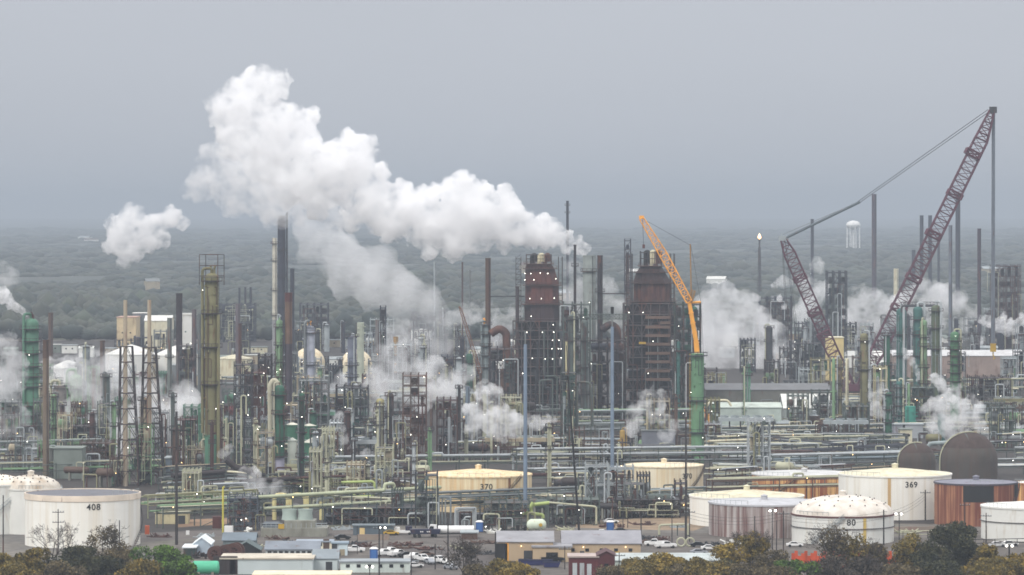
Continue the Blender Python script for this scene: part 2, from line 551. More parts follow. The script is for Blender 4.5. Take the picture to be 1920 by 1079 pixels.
def tank(label, px, by, wpx, ty, m, roofm=None, roof='cone', peak=0.0, num=None, numpx=0, numpy_=0, rim=None, stairs=True, name='storage_tank',
         rings=0, group=None, bands=None, vent=True, stair_a=-.7):
    Df = DY(by); R = wpx / 2 * Df / (F - wpx / 2); D = Df + R; h = ZP(ty, D)
    t = thing(name, label, 'storage tank', (XP(px, D), D, 0), 0, group)
    b = MB(); b.lathe([(R, 0), (R, h)], 72)
    for k in range(1, int(h / 2.5)):       # shell courses
        z = k * 2.5; b.lathe([(R, z), (R + .03, z), (R + .03, z + .07), (R, z + .07)], 72)
    b.build('shell', m, t, smooth=True)
    roofm = roofm or m
    b = MB()
    if roof == 'cone': b.lathe([(R + .05, h + .01), (R * .6, h + peak * .45), (R * .25, h + peak * .82), (0, h + peak)], 48)
    elif roof == 'dome': b.lathe([(R * math.cos(a), h + .02 + peak * math.sin(a)) for a in [math.radians(k) for k in (0, 12, 24, 36, 50, 65, 80, 90)]], 48)
    elif roof == 'float': b.lathe([(R - .15, h - .12), (R * .5, h - .02), (0, h + .05)], 48)
    b.build('roof', roofm, t, smooth=True)
    if roof == 'dome':
        b = MB()
        for fr in (.35, .62, .84):
            nn = int(14 * fr) + 6
            for k in range(nn):
                a = 2 * math.pi * k / nn; z = h + peak * math.sqrt(1 - fr * fr)
                b.box(R * fr * math.cos(a), R * fr * math.sin(a), z, .3, .3, .3)
        b.build('roof_vent', STEEL, t)
    b = MB(); b.lathe([(R, h - (1.5 if roof == 'float' else .35)), (R + .22, h - (1.4 if roof == 'float' else .3)), (R + .22, h + .12), (R - .12, h + .12), (R - .12, h - 1.3 if roof == 'float' else h)], 72)
    b.build('rim', rim or m, t)
    if vent and roof != 'float':
        b = MB(); b.lathe([(.9, h + peak - .2), (.9, h + peak + .9), (1.15, h + peak + 1), (0, h + peak + 1.4)], 12); b.build('roof_hatch', roofm, t, smooth=True)
    if stairs:
        b = MB(); n = 26; a0 = stair_a
        for k in range(n):
            a = a0 + k * (h * 1.25 / R) / n; z = h * k / n
            x, y = (R + .55) * math.sin(a), -(R + .55) * math.cos(a)
            b.box(x, y, z, .7, .5, .1, a)
            b.bar((x, y, z), (x, y, z + 1.1), .05)
            if k: b.bar(pp, (x, y, z + 1.1), .06); b.bar((pp[0], pp[1], pp[2] - 1.1), (x, y, z), .07)
            pp = (x, y, z + 1.1)
        b.build('stairway', STEEL if m is not WHITE else GREYL, t)
    for zf in range(rings):
        z = h * (.55 + .3 * zf); b = MB(); b.lathe([(R, z), (R + .35, z), (R + .35, z + .15), (R, z + .15)], 72); b.build('wind_girder', STEEL, t)
    # handrail round the gauging platform
    b = MB()
    for k in range(8):
        a = -.5 + k * .12 + stair_a; b.bar((R * .99 * math.sin(a), -R * .99 * math.cos(a), h), (R * .99 * math.sin(a), -R * .99 * math.cos(a), h + 1.2), .05)
        if k: b.bar(pp, (R * .99 * math.sin(a), -R * .99 * math.cos(a), h + 1.2), .05)
        pp = (R * .99 * math.sin(a), -R * .99 * math.cos(a), h + 1.2)
    b.build('handrail', GREYL, t)
    if num:
        xs = XP(numpx, Df) - t.location.x; a = math.asin(max(-1, min(1, xs / R)))
        y = D - R * math.cos(a); z = ZP(numpy_, y); number(num, 2.3, R + .03, z - .8, a, t, BLACK)
    return t

def building(label, px, by, wpx, ty, dep, wallm, roofm, roof='gable', rise=1.2, rz=0.0, name='building', cat='building', doors=(), wins=0, group=None,
             doorm=None, over=.35, ridge='x', winm=None, lampson=0, ribs=False):
    """by: base row of the front wall, ty: eave row; ridge 'x' runs along the facade"""
    D = DY(by); s = D / F; W = wpx * s; h = ZP(ty, D)
    t = thing(name, label, cat, (XP(px, D), D, 0), rz, group)
    b = MB(); b.box(0, dep / 2, 0, W, dep, h)
    if roof == 'gable':
        if ridge == 'x':
            b.add([(-W / 2, 0, h), (-W / 2, dep, h), (-W / 2, dep / 2, h + rise)], [(0, 1, 2)]); b.add([(W / 2, 0, h), (W / 2, dep, h), (W / 2, dep / 2, h + rise)], [(0, 2, 1)])
        else:
            b.add([(-W / 2, 0, h), (W / 2, 0, h), (0, 0, h + rise)], [(0, 1, 2)]); b.add([(-W / 2, dep, h), (W / 2, dep, h), (0, dep, h + rise)], [(0, 2, 1)])
    if ribs:
        x = -W / 2 + .6
        while x < W / 2: b.box(x, -.03, .05, .12, .06, h - .1); x += 1.1
    b.build('wall', wallm, t)
    b = MB(); o = over; th = .18
    if roof == 'gable':
        if ridge == 'x':
            k = rise * o / (dep / 2)
            vs = [(-W / 2 - o, -o, h - k + .05), (W / 2 + o, -o, h - k + .05), (W / 2 + o, dep / 2, h + rise + .05), (-W / 2 - o, dep / 2, h + rise + .05), (W / 2 + o, dep + o, h - k + .05), (-W / 2 - o, dep + o, h - k + .05)]
            fs = [(0, 1, 2, 3), (3, 2, 4, 5)]
        else:
            k = rise * o / (W / 2)
            vs = [(-W / 2 - o, -o, h - k + .05), (-W / 2 - o, dep + o, h - k + .05), (0, dep + o, h + rise + .05), (0, -o, h + rise + .05), (W / 2 + o, dep + o, h - k + .05), (W / 2 + o, -o, h - k + .05)]
            fs = [(0, 3, 2, 1), (3, 5, 4, 2)]
        n = len(vs); vs2 = vs + [(x, y, z + th) for x, y, z in vs]
        fs2 = [tuple(reversed(f)) for f in fs] + [tuple(i + n for i in f) for f in fs]
        ed = [(0, 1), (1, 2), (2, 4), (4, 5), (5, 3), (3, 0)] if ridge == 'x' else [(0, 1), (1, 2), (2, 4), (4, 5), (5, 3), (3, 0)]
        for a, c in ed: fs2.append((a, c, c + n, a + n))
        b.add(vs2, fs2)
    else:
        b.box(0, dep / 2, h + .01, W + 2 * o, dep + 2 * o, .35)
    b.build('roof', roofm, t)
    for (fx, fw, fh, dm) in doors:
        b = MB(); b.box(fx * W / 2, -.05, .02, fw, .1, fh); b.build('door', dm or doorm or GREYD, t)
    for k in range(wins):
        x = -W / 2 + W * (k + .7) / (wins + .4)
        b = MB(); b.box(x, -.06, h * .5, .95, .1, .8); b.build('window', winm or GLASS, t)
    for k in range(lampson): lamp(t, rng.uniform(-.4, .4) * W, -.4, h * .8, True)
    return t

# ------------------------------------------------------------------ ground, roads
def ground():
    m = bpy.data.materials.new('ground'); m.use_nodes = True; t = m.node_tree; N = t.nodes; L = t.links
    b = N['Principled BSDF']; b.inputs['Roughness'].default_value = .9
    tcn = N.new('ShaderNodeTexCoord')
    n1 = N.new('ShaderNodeTexNoise'); n1.inputs['Scale'].default_value = .018; n1.inputs['Detail'].default_value = 8
    n2 = N.new('ShaderNodeTexNoise'); n2.inputs['Scale'].default_value = .35; n2.inputs['Detail'].default_value = 6
    mpp = N.new('ShaderNodeMapping'); mpp.inputs['Scale'].default_value = (1, .35, 1)
    L.new(tcn.outputs['Object'], mpp.inputs[0]); L.new(mpp.outputs[0], n1.inputs['Vector']); L.new(tcn.outputs['Object'], n2.inputs['Vector'])
    r = N.new('ShaderNodeValToRGB'); cr = r.color_ramp
    cr.elements[0].position = .36; cr.elements[0].color = (.075, .085, .045, 1)
    cr.elements[1].position = .66; cr.elements[1].color = (.2, .17, .13, 1)
    e = cr.elements.new(.46); e.color = (.13, .115, .095, 1)
    e = cr.elements.new(.54); e.color = (.1, .095, .088, 1)
    L.new(n1.outputs[0], r.inputs[0])
    r2 = N.new('ShaderNodeMapRange'); r2.inputs[1].default_value = .3; r2.inputs[2].default_value = .7; r2.inputs[3].default_value = .65; r2.inputs[4].default_value = 1.35
    L.new(n2.outputs[0], r2.inputs[0])
    s = N.new('ShaderNodeVectorMath'); s.operation = 'SCALE'; L.new(r.outputs[0], s.inputs[0]); L.new(r2.outputs[0], s.inputs['Scale'])
    L.new(s.outputs[0], b.inputs['Base Color'])
    g = MB(); nx, ny = 30, 60
    g.add([(-14000 + 28000 * i / nx, 300 + 34700 * (j / ny) ** 2, 0) for j in range(ny + 1) for i in range(nx + 1)],
          [(j * (nx + 1) + i, j * (nx + 1) + i + 1, (j + 1) * (nx + 1) + i + 1, (j + 1) * (nx + 1) + i) for j in range(ny) for i in range(nx)])
    tag(g.build('ground', m), kind='structure')
ground()
def gsheet(name, pix, rgb, z, var=.25):
    """flat sheet on the ground, outline given where its corners meet the ground"""
    g = MB(); vs = [(XP(px, DY(by)), DY(by), z) for px, by in pix]
    g.add(vs, [tuple(range(len(vs)))])
    o = g.build(name, paint(rgb, .35, tuple(int(c * .62) for c in rgb), var, 1.0, .95, .16, soft=.25)); tag(o, kind='structure')
    return o
gsheet('plant_ground', [(-1400, 1012), (330, 1000), (640, 984), (1040, 990), (1300, 978), (3300, 1000), (3300, 640), (-1400, 640)], (70, 62, 56), .002, .5)
gsheet('gravel_yard', [(330, 1079), (330, 1014), (640, 996), (1000, 992), (1300, 1000), (1700, 990), (1990, 1000), (1990, 1079), (1300, 1100), (700, 1100)], (118, 110, 102), .004, .4)
gsheet('asphalt_road', [(250, 1001), (560, 986), (820, 1004), (1280, 1012), (1280, 1021), (820, 1016), (560, 1000), (250, 1018)], (118, 110, 104), .008)
gsheet('car_park', [(690, 1062), (700, 1024), (900, 1032), (1000, 1045), (1000, 1070)], (106, 98, 94), .012)
gsheet('sand_lot', [(1080, 978), (1290, 968), (1330, 985), (1300, 996), (1080, 990)], (158, 136, 110), .016)
gsheet('sand_path', [(330, 976), (460, 970), (470, 980), (330, 990)], (160, 128, 98), .02)
gsheet('concrete_road', [(960, 862), (1180, 870), (1180, 875), (960, 868)], (170, 168, 150), .024)
gsheet('unit_road', [(300, 884), (300, 880), (800, 872), (800, 877)], (140, 134, 122), .028)

# ------------------------------------------------------------------ far forest
def forest():
    m = bpy.data.materials.new('forest'); m.use_nodes = True; t = m.node_tree; N = t.nodes; L = t.links
    b = N['Principled BSDF']; b.inputs['Roughness'].default_value = .9
    tcn = N.new('ShaderNodeTexCoord')
    n1 = N.new('ShaderNodeTexNoise'); n1.inputs['Scale'].default_value = .006; n1.inputs['Detail'].default_value = 9; n1.inputs['Roughness'].default_value = .75
    L.new(tcn.outputs['Object'], n1.inputs['Vector'])
    r = N.new('ShaderNodeValToRGB'); cr = r.color_ramp
    cr.elements[0].position = .33; cr.elements[0].color = (.017, .027, .027, 1)
    cr.elements[1].position = .68; cr.elements[1].color = (.055, .075, .048, 1)
    e = cr.elements.new(.45); e.color = (.026, .038, .03, 1)
    e = cr.elements.new(.55); e.color = (.055, .06, .045, 1)
    L.new(n1.outputs[0], r.inputs[0]); L.new(r.outputs[0], b.inputs['Base Color'])
    bm = bmesh.new(); bmesh.ops.create_icosphere(bm, subdivisions=1, radius=1)
    iv = np.array([v.co[:] for v in bm.verts]); jf = np.array([[q.index for q in f.verts] for f in bm.faces]); bm.free()
    V = []; Fa = []; n = 0
    g = nrg
    y = 2790.0
    while y < 16000:
        hw = 1700 * y / F + 260; inn = 1000 * y / F + 60; stepx = 9 + (y - 3000) * .0032; x = -hw
        while x < hw:
            cl = math.sin(x * .006 + y * .0011) * math.sin(y * .0023 + x * .0017 + 1) + .5 * math.sin(x * .013 - y * .004)
            if g.random() < .9 and cl > -.62:
                r_ = stepx * g.uniform(.45, .85); hh = (g.uniform(7, 14) if g.random() < .92 else g.uniform(14, 20)) * (1 + .3 * cl)
                vv = iv * np.array([r_ * 1.25, r_ * 1.3, hh * .42]) * g.uniform(.8, 1.2, size=(len(iv), 1)) + np.array([x + g.uniform(-6, 6), y + g.uniform(-12, 12), hh * .42])
                V.append(vv); Fa.append(jf + n); n += len(iv)
            x += stepx * (1 if abs(x) < inn else 1.7)
        y += 17 + (y - 3000) * .012
    me = bpy.data.meshes.new('forest'); me.from_pydata(np.concatenate(V).tolist(), [], np.concatenate(Fa).tolist()); me.materials.append(m)
    me.polygons.foreach_set('use_smooth', [True] * len(me.polygons))
    o = bpy.data.objects.new('forest', me); COL.objects.link(o); tag(o, kind='stuff')
    g2 = MB()
    g2.add([(-3000, 2830, 3.0), (3000, 2830, 3.0), (6000, 30000, 9), (-6000, 30000, 9)], [(0, 1, 2, 3)])
    tag(g2.build('woodland_floor', m), kind='structure')
forest()
for k in range(9):
    D = rng.choice([rng.uniform(3400, 6000), rng.uniform(5000, 12000)]); x = rng.uniform(-.12, .12) * D
    t = thing('far_building', 'tiny pale building far off among the hazy woods', 'building', (x, D, 0), rng.uniform(-.5, .5), 'far buildings among the woods')
    b = MB(); W = rng.uniform(14, 40); hh_ = rng.uniform(11, 17); b.box(0, 0, 0, W, 20, hh_); b.build('wall', rng.choice([WHITE, CREAM, GREYL, TAN]), t)
    b = MB(); b.add([(-W / 2 - .5, -10.5, hh_ + .02), (W / 2 + .5, -10.5, hh_ + .02), (W / 2 + .5, 0, hh_ + 3), (-W / 2 - .5, 0, hh_ + 3), (W / 2 + .5, 10.5, hh_ + .02), (-W / 2 - .5, 10.5, hh_ + .02)], [(0, 1, 2, 3), (3, 2, 4, 5)]); b.build('roof', rng.choice([WHITE, GREY, BROWN, GREYL]), t)

# ------------------------------------------------------------------ steam
def steam_mat(dens, het, sc_=.06, aniso=.2, lo=.40, hi=.60):
    m = bpy.data.materials.new('steam'); m.use_nodes = True; t = m.node_tree; t.nodes.remove(t.nodes['Principled BSDF'])
    v = t.nodes.new('ShaderNodeVolumePrincipled'); v.inputs['Color'].default_value = (.988, .988, .99, 1); v.inputs['Density'].default_value = dens; v.inputs['Anisotropy'].default_value = aniso
    t.links.new(v.outputs[0], t.nodes['Material Output'].inputs['Volume'])
    if het:
        nzn = t.nodes.new('ShaderNodeTexNoise'); nzn.inputs['Scale'].default_value = sc_; nzn.inputs['Detail'].default_value = 7; nzn.inputs['Roughness'].default_value = .66
        tcn = t.nodes.new('ShaderNodeTexCoord'); t.links.new(tcn.outputs['Object'], nzn.inputs['Vector'])
        mr_ = t.nodes.new('ShaderNodeMapRange'); mr_.inputs[1].default_value = lo; mr_.inputs[2].default_value = hi; mr_.inputs[3].default_value = dens * (1 - het); mr_.inputs[4].default_value = dens * 1.6
        t.links.new(nzn.outputs[0], mr_.inputs[0]); t.links.new(mr_.outputs[0], v.inputs['Density'])
    return m
_b = bmesh.new(); bmesh.ops.create_icosphere(_b, subdivisions=2, radius=1)
IV = np.array([v.co[:] for v in _b.verts]); IFc = np.array([[q.index for q in f.verts] for f in _b.faces]); _b.free()
def plume(label, D, puffs, dens=.15, het=0.0, levels=((10, .5), (6, .45)), voxel=1.0, disp=2.0, nsc=4.0, hsc=.06, seed=1, depth=.6, slope=0.0, lo=.40, hi=.60):
    g = np.random.default_rng(seed)
    S = []
    for px, py, r in puffs:
        d = D + slope * (px - puffs[0][0]) + g.uniform(-1, 1) * r * D / F * depth
        S.append((np.array([XP(px, d), d, ZP(py, d)]), r * d / F))
    c0 = S[0][0].copy()
    out = list(S); cur = list(S)
    for n, k in levels:
        nx = []
        for c, r in cur:
            for _ in range(n):
                dv = g.normal(size=3); dv /= np.linalg.norm(dv)
                rr = r * k * g.uniform(.55, 1.25); nx.append((c + dv * (r * .86), rr))
        out += nx; cur = nx
    V = []; Fa = []; n = 0
    for c, r in out:
        V.append(IV * r + (c - c0)); Fa.append(IFc + n); n += len(IV)
    me = bpy.data.meshes.new('steam_plume'); me.from_pydata(np.concatenate(V).tolist(), [], np.concatenate(Fa).tolist())
    me.materials.append(steam_mat(dens, het, hsc, lo=lo, hi=hi))
    o = bpy.data.objects.new('steam_plume', me); COL.objects.link(o); o.location = c0.tolist()
    md = o.modifiers.new('merge', 'REMESH'); md.mode = 'VOXEL'; md.voxel_size = voxel
    for q, st in ((nsc, disp), (nsc * .35, disp * .45)):
        tx = bpy.data.textures.new('billow', 'CLOUDS'); tx.noise_scale = q; tx.noise_depth = 3
        d = o.modifiers.new('billow', 'DISPLACE'); d.texture = tx; d.strength = st; d.mid_level = .5; d.texture_coords = 'LOCAL'
    tag(o, label, 'steam plume')
    return o

# main plume from the tall grey stack
plume('huge bright white steam plume billowing left and upward from the tall pale grey stack', 1800,
      [(1104, 474, 5), (1098, 468, 9), (1084, 461, 13), (1065, 453, 16), (1045, 445, 20), (1020, 440, 24), (995, 430, 29), (968, 420, 33), (948, 438, 24), (925, 400, 42), (905, 425, 40),
       (885, 368, 34), (868, 360, 30), (848, 372, 30), (862, 410, 46), (850, 452, 26), (815, 375, 30), (812, 410, 42), (800, 440, 32), (770, 405, 44), (735, 385, 42), (722, 420, 26), (690, 365, 45), (700, 330, 26), (668, 400, 28), (650, 330, 50),
       (672, 278, 28), (640, 290, 36), (600, 320, 52), (590, 370, 32), (560, 270, 46), (578, 222, 22), (560, 232, 26), (545, 330, 46), (520, 240, 42), (500, 290, 42), (480, 210, 38), (440, 230, 38), (415, 205, 24), (400, 196, 12), (435, 175, 22), (465, 165, 30), (478, 140, 20), (500, 150, 28), (528, 150, 18), (515, 165, 22), (455, 270, 36)],
      dens=.34, het=1.0, voxel=.6, disp=3.4, nsc=4, hsc=.12, seed=4, slope=-.05, levels=((10, .52), (7, .48), (2, .5)), lo=.41, hi=.62)
plume('thin grey trailing edge of the huge steam plume, hanging below and left of its head', 1790,
      [(520, 350, 38), (480, 330, 40), (440, 320, 38), (405, 340, 34), (372, 356, 26), (430, 370, 30), (480, 375, 36), (520, 395, 30), (565, 385, 30), (610, 400, 24), (505, 410, 20), (395, 290, 22), (350, 355, 14), (640, 410, 20), (450, 300, 30)],
      dens=.1, het=.95, voxel=.9, disp=3.5, nsc=4, hsc=.13, seed=5, lo=.44, hi=.62)
plume('detached ragged steam puff drifting alone at the far left below the big plume', 1850,
      [(225, 430, 26), (250, 405, 22), (215, 460, 18), (245, 470, 22), (270, 450, 24), (290, 420, 20), (320, 410, 20), (345, 418, 13), (235, 492, 13), (205, 420, 12), (300, 450, 16), (260, 395, 10)],
      dens=.22, het=.95, voxel=.8, disp=3.2, nsc=4, hsc=.14, seed=6, lo=.42, hi=.58)
plume('broad soft grey steam plume rising leftward behind the green and grey columns', 2300,
      [(835, 640, 24), (812, 610, 34), (790, 580, 40), (760, 555, 46), (725, 530, 48), (690, 505, 46), (655, 490, 42), (625, 470, 40), (640, 520, 30), (600, 445, 30), (585, 470, 24), (570, 430, 24), (700, 550, 28), (770, 600, 30), (800, 640, 34), (745, 640, 26)],
      dens=.034, het=.75, voxel=2.0, disp=6, nsc=9, hsc=.04, seed=7, levels=((9, .5), (4, .45)))
SMALL = [
 ('white steam jet leaving the top of the wide green column at the far left', 1560, [(50, 590, 4), (42, 585, 6), (33, 578, 8), (22, 570, 9), (12, 560, 11), (2, 552, 12), (-8, 545, 12)], .3, .5),
 ('faint grey steam wisp high above the wide green column at the left edge', 1900, [(20, 520, 18), (5, 510, 20), (-15, 515, 20), (12, 545, 14)], .03, .9),
 ('low steam bank at the left edge beside the wide green column', 1500, [(15, 690, 30), (10, 740, 28), (5, 650, 26), (30, 780, 26), (20, 820, 30), (35, 850, 34), (10, 870, 30), (60, 865, 26), (-5, 800, 30), (60, 830, 18)], .06, .8),
 ('loose steam drifting across the green column behind the brown stacks at the left', 1620, [(150, 700, 30), (170, 740, 32), (140, 770, 26), (190, 780, 28), (200, 690, 26), (120, 690, 24), (215, 730, 28), (230, 700, 24), (180, 810, 24)], .045, .8),
 ('steam cloud standing behind the two tan flare derricks', 1480, [(240, 790, 30), (275, 760, 30), (310, 760, 34), (345, 750, 30), (300, 800, 34), (350, 790, 24), (330, 830, 30), (220, 850, 24), (260, 860, 30), (230, 820, 24), (330, 880, 26), (365, 770, 22), (355, 890, 18), (290, 730, 26), (250, 720, 24), (330, 790, 30)], .07, .7),
 ('white steam puffs between the flare derricks and the tan-green column', 1340, [(335, 880, 12), (350, 892, 12), (380, 885, 10), (420, 850, 10), (430, 840, 8), (375, 940, 9), (360, 942, 8)], .12, .8),
 ('small white jet of steam beside the dark green column with lavender skirt', 1290, [(481, 884, 6), (477, 878, 5), (486, 890, 5)], .4, .3),
 ('steam rising from the twin fans of the cooling tower beside the yard', 1225, [(545, 955, 14), (525, 950, 16), (505, 935, 20), (490, 920, 22), (520, 925, 18), (475, 905, 20), (560, 958, 8), (460, 890, 14)], .06, .8),
 ('long white steam trail creeping over the pipes below the olive column', 1400, [(725, 862, 6), (700, 857, 8), (680, 852, 7), (660, 840, 7), (645, 825, 9), (640, 805, 8), (690, 848, 7), (635, 780, 9)], .1, .8),
 ('steam veil around the rust frame tower with the brown core', 1560, [(735, 700, 26), (760, 680, 24), (790, 700, 26), (770, 740, 26), (720, 740, 26), (800, 740, 22), (780, 650, 20), (750, 640, 20), (700, 770, 18), (830, 720, 20), (850, 730, 24), (720, 670, 26), (705, 720, 26), (870, 700, 18), (745, 620, 22), (820, 690, 20)], .05, .8),
 ('grey steam cloud between the rust frame tower and the dark green column', 1620, [(850, 715, 18), (835, 720, 18), (815, 735, 20), (865, 735, 16), (790, 760, 16), (800, 700, 14), (860, 712, 10)], .09, .7),
 ('bright white steam cloud blowing left from the green pipe tower in the centre', 1400, [(1038, 787, 7), (1025, 786, 10), (1008, 790, 13), (990, 792, 14), (970, 795, 16), (950, 790, 18), (930, 775, 20), (912, 745, 20), (905, 725, 12), (925, 738, 14), (900, 780, 20), (885, 800, 16), (940, 815, 13), (960, 812, 12), (920, 805, 16), (880, 770, 14)], .13, .6),
 ('grey steam behind the brown duct loop left of the rust reactor tower', 1950, [(925, 600, 20), (945, 615, 20), (905, 580, 14), (960, 590, 16), (930, 640, 16), (885, 590, 20), (850, 600, 20), (960, 640, 10)], .04, .8),
 ('steam haze hanging behind the pale stack and black mast between the reactor towers', 1990, [(1080, 540, 26), (1090, 580, 24), (1075, 500, 18), (1150, 570, 24), (1160, 610, 22), (1140, 540, 18), (1110, 620, 20), (1065, 560, 16)], .025, .85),
 ('thin steam over the small fan unit behind the cream tank', 1440, [(1190, 790, 14), (1200, 760, 16), (1215, 745, 16), (1235, 760, 16), (1250, 790, 14), (1255, 820, 10), (1180, 770, 10), (1240, 740, 12), (1185, 810, 12), (1262, 800, 12), (1225, 770, 18), (1245, 820, 12)], .08, .75),
 ('steam streak right of the large green column with yellow ladder', 1440, [(1385, 840, 4), (1372, 836, 7), (1355, 842, 8), (1340, 846, 6), (1325, 838, 6)], .15, .7),
 ('tall steam bank behind the crane boom, just right of the second reactor tower', 2300, [(1330, 560, 24), (1360, 560, 28), (1390, 570, 26), (1340, 600, 34), (1380, 610, 34), (1340, 650, 38), (1380, 660, 40), (1430, 650, 34), (1350, 690, 26), (1400, 690, 28), (1450, 690, 26), (1480, 690, 24), (1420, 620, 30), (1500, 690, 20), (1360, 690, 34), (1460, 660, 34), (1400, 640, 36), (1335, 690, 26), (1440, 700, 28), (1480, 690, 26), (1345, 620, 40), (1400, 600, 30), (1430, 670, 36), (1385, 700, 34), (1500, 700, 18)], .042, .6),
 ('far steam cloud rising behind the lattice back mast of the purple crane', 3000, [(1520, 560, 22), (1510, 530, 18), (1540, 545, 16), (1500, 590, 20), (1470, 530, 12), (1460, 560, 10), (1530, 500, 14), (1500, 620, 18)], .05, .6),
 ('wide steam bank right of the dark lattice tower, behind the crane boom', 2700, [(1610, 560, 22), (1640, 570, 28), (1600, 600, 22), (1640, 600, 26), (1670, 580, 28), (1700, 570, 28), (1735, 560, 28), (1765, 560, 28), (1790, 570, 28), (1810, 590, 24), (1750, 590, 26), (1700, 600, 22), (1825, 610, 14), (1780, 545, 16), (1600, 640, 16), (1650, 620, 24)], .035, .7),
 ('low white steam rolling over the long roof at the far right', 2500, [(1860, 605, 12), (1875, 612, 12), (1890, 620, 12), (1905, 612, 13), (1920, 606, 14), (1845, 600, 10), (1835, 640, 8), (1880, 595, 8)], .12, .6),
 ('narrow steam ribbon rising past the olive columns behind the green towers', 1800, [(1722, 700, 7), (1716, 690, 7), (1710, 680, 7), (1703, 668, 7), (1696, 658, 6), (1724, 710, 6)], .12, .6),
 ('curling white steam plume in front of the banded green column at the right', 1600, [(1785, 745, 8), (1776, 738, 10), (1766, 722, 10), (1757, 712, 10), (1752, 703, 6), (1790, 755, 9)], .2, .5),
 ('big bright steam cloud in front of the banded green column and above the dark dome', 1560, [(1855, 818, 6), (1848, 808, 9), (1840, 798, 11), (1828, 785, 14), (1815, 770, 16), (1800, 762, 14), (1820, 748, 10), (1800, 790, 18), (1775, 790, 18), (1760, 780, 16), (1750, 800, 14), (1780, 810, 14), (1810, 808, 14), (1835, 765, 12), (1745, 770, 16), (1770, 760, 20), (1790, 735, 14), (1835, 800, 16), (1760, 800, 18)], .11, .7),
 ('small steam puffs among the orange lights at the right edge', 1560, [(1895, 798, 8), (1905, 802, 7), (1880, 800, 6), (1913, 803, 5)], .12, .7),
 ('steam veil in front of the small grey building among the green columns', 1640, [(1640, 760, 12), (1645, 745, 12), (1650, 775, 10), (1632, 740, 9), (1655, 730, 10), (1642, 765, 14)], .1, .75),
 ('mist drifting past the white gable building at the right', 1750, [(1600, 770, 12), (1590, 760, 12), (1560, 775, 10), (1610, 780, 14), (1575, 785, 14), (1540, 778, 12)], .07, .8),
 ('white steam wisp over the low far roofs right of the bend duct', 2500, [(1420, 560, 7), (1455, 535, 7), (1463, 560, 6), (1470, 575, 6), (1425, 580, 6)], .12, .6),
 ('grey steam patch in front of the pale domes behind the grey column', 1900, [(640, 720, 20), (610, 740, 18), (660, 760, 22), (690, 740, 22), (580, 700, 16), (620, 770, 18)], .05, .8),
 ('faint steam among the far tank roofs left of the flare derricks', 2050, [(150, 670, 12), (170, 665, 10), (130, 680, 14), (110, 690, 16), (185, 660, 7), (90, 680, 14)], .06, .85),
 ('steam curling up in front of the tan stack foot beside the square grey shed', 1400, [(230, 850, 14), (215, 845, 12), (245, 865, 12), (205, 860, 10), (255, 880, 10)], .06, .85),
]
for i, (lb, D_, pf, dn, ht) in enumerate(SMALL):
    mr_ = sum(p[2] for p in pf) / len(pf) * D_ / F
    plume(lb, D_, pf, dens=dn * 2.0, het=min(1, ht + .35), voxel=max(.3, mr_ * .13), disp=mr_ * .75, nsc=mr_ * .9, hsc=.5 / mr_, seed=20 + i, levels=((9, .55), (5, .5)), lo=.43, hi=.64)

# ------------------------------------------------------------------ haze
def haze():
    m = bpy.data.materials.new('haze'); m.use_nodes = True; t = m.node_tree; t.nodes.remove(t.nodes['Principled BSDF'])
    v = t.nodes.new('ShaderNodeVolumePrincipled'); v.inputs['Color'].default_value = (.46, .515, .585, 1); v.inputs['Density'].default_value = .000116
    t.links.new(v.outputs[0], t.nodes['Material Output'].inputs['Volume'])
    b = MB(); b.box(0, 17000, -2, 30000, 38000, 182)
    tag(b.build('haze', m), kind='stuff')
haze()

# ------------------------------------------------------------------ storage tanks
RUSTT = paint((180, 126, 90), .6, (104, 50, 32), .2, 40, .7, 1.3, soft=.16)
RUSTO = paint((222, 176, 112), .54, (148, 76, 40), .2, 40, .7, 1.3, soft=.16)
RUSTG = paint((186, 182, 178), .6, (106, 76, 70), .2, 22, .7, .7, soft=.3)
CREAMR = paint((226, 212, 176), .4, (196, 150, 86), .06, 30, .7, .9, soft=.35)
CREAM2 = paint((224, 214, 188), .3, (196, 168, 118), .06, 30, .7, .9, soft=.4)
WHITER = paint((232, 230, 222), .1, (206, 194, 170), .03, 30, .7, .5, soft=.4)
TANKR = paint((208, 202, 190), .3, (156, 134, 108), .08, 2, .7, .3, soft=.3)
tank('big white open-top tank painted 408 at the bottom left', 155, 1029, 215, 924, WHITER, paint((116, 118, 126), .2), 'float', num='408', numpx=175, numpy_=951, rim=paint((222, 208, 190), .1), stair_a=1.15)
tank('white tank with rusty dome roof behind the tank painted 408', 58, 1003, 112, 915, WHITE, TANKR, 'dome', 3.6, stair_a=.2)
tank('white tank cut by the left picture edge', -12, 1003, 112, 907, WHITE, paint((226, 216, 200), .1), 'dome', 2.6)
tank('low cream tank with rust streaks painted 370', 897, 962, 200, 889, CREAMR, CREAMR, 'cone', 1.6, num='370', numpx=912, numpy_=913, stair_a=.1)
tank('cream tank behind the tall grey pole, right of the tank painted 370', 1245, 930, 147, 872, CREAM2, CREAM2, 'cone', .8, stair_a=.5, num='370', numpx=1289, numpy_=893)
tank('off-white tank with low cone roof, half hidden by the streaked grey tank', 1400, 990, 214, 929, WHITER, CREAM, 'cone', 1.7, stairs=False)
tank('grey tank with dark vertical rust streaks and flat pale roof', 1433, 1010, 208, 941, RUSTG, paint((176, 177, 180), .1), 'cone', .7, rim=paint((176, 177, 180), .1), stairs=False)
tank('orange rust-streaked tank behind pipes, left of the tank painted 369', 1508, 936, 196, 888, RUSTO, paint((190, 190, 188), .05), 'cone', .5, rim=paint((190, 190, 188), .05))
tank('tall off-white tank painted 369 with a rust seam', 1678, 976, 211, 888, WHITER, CREAM, 'cone', 1.7, num='369', numpx=1709, numpy_=909, stairs=False)
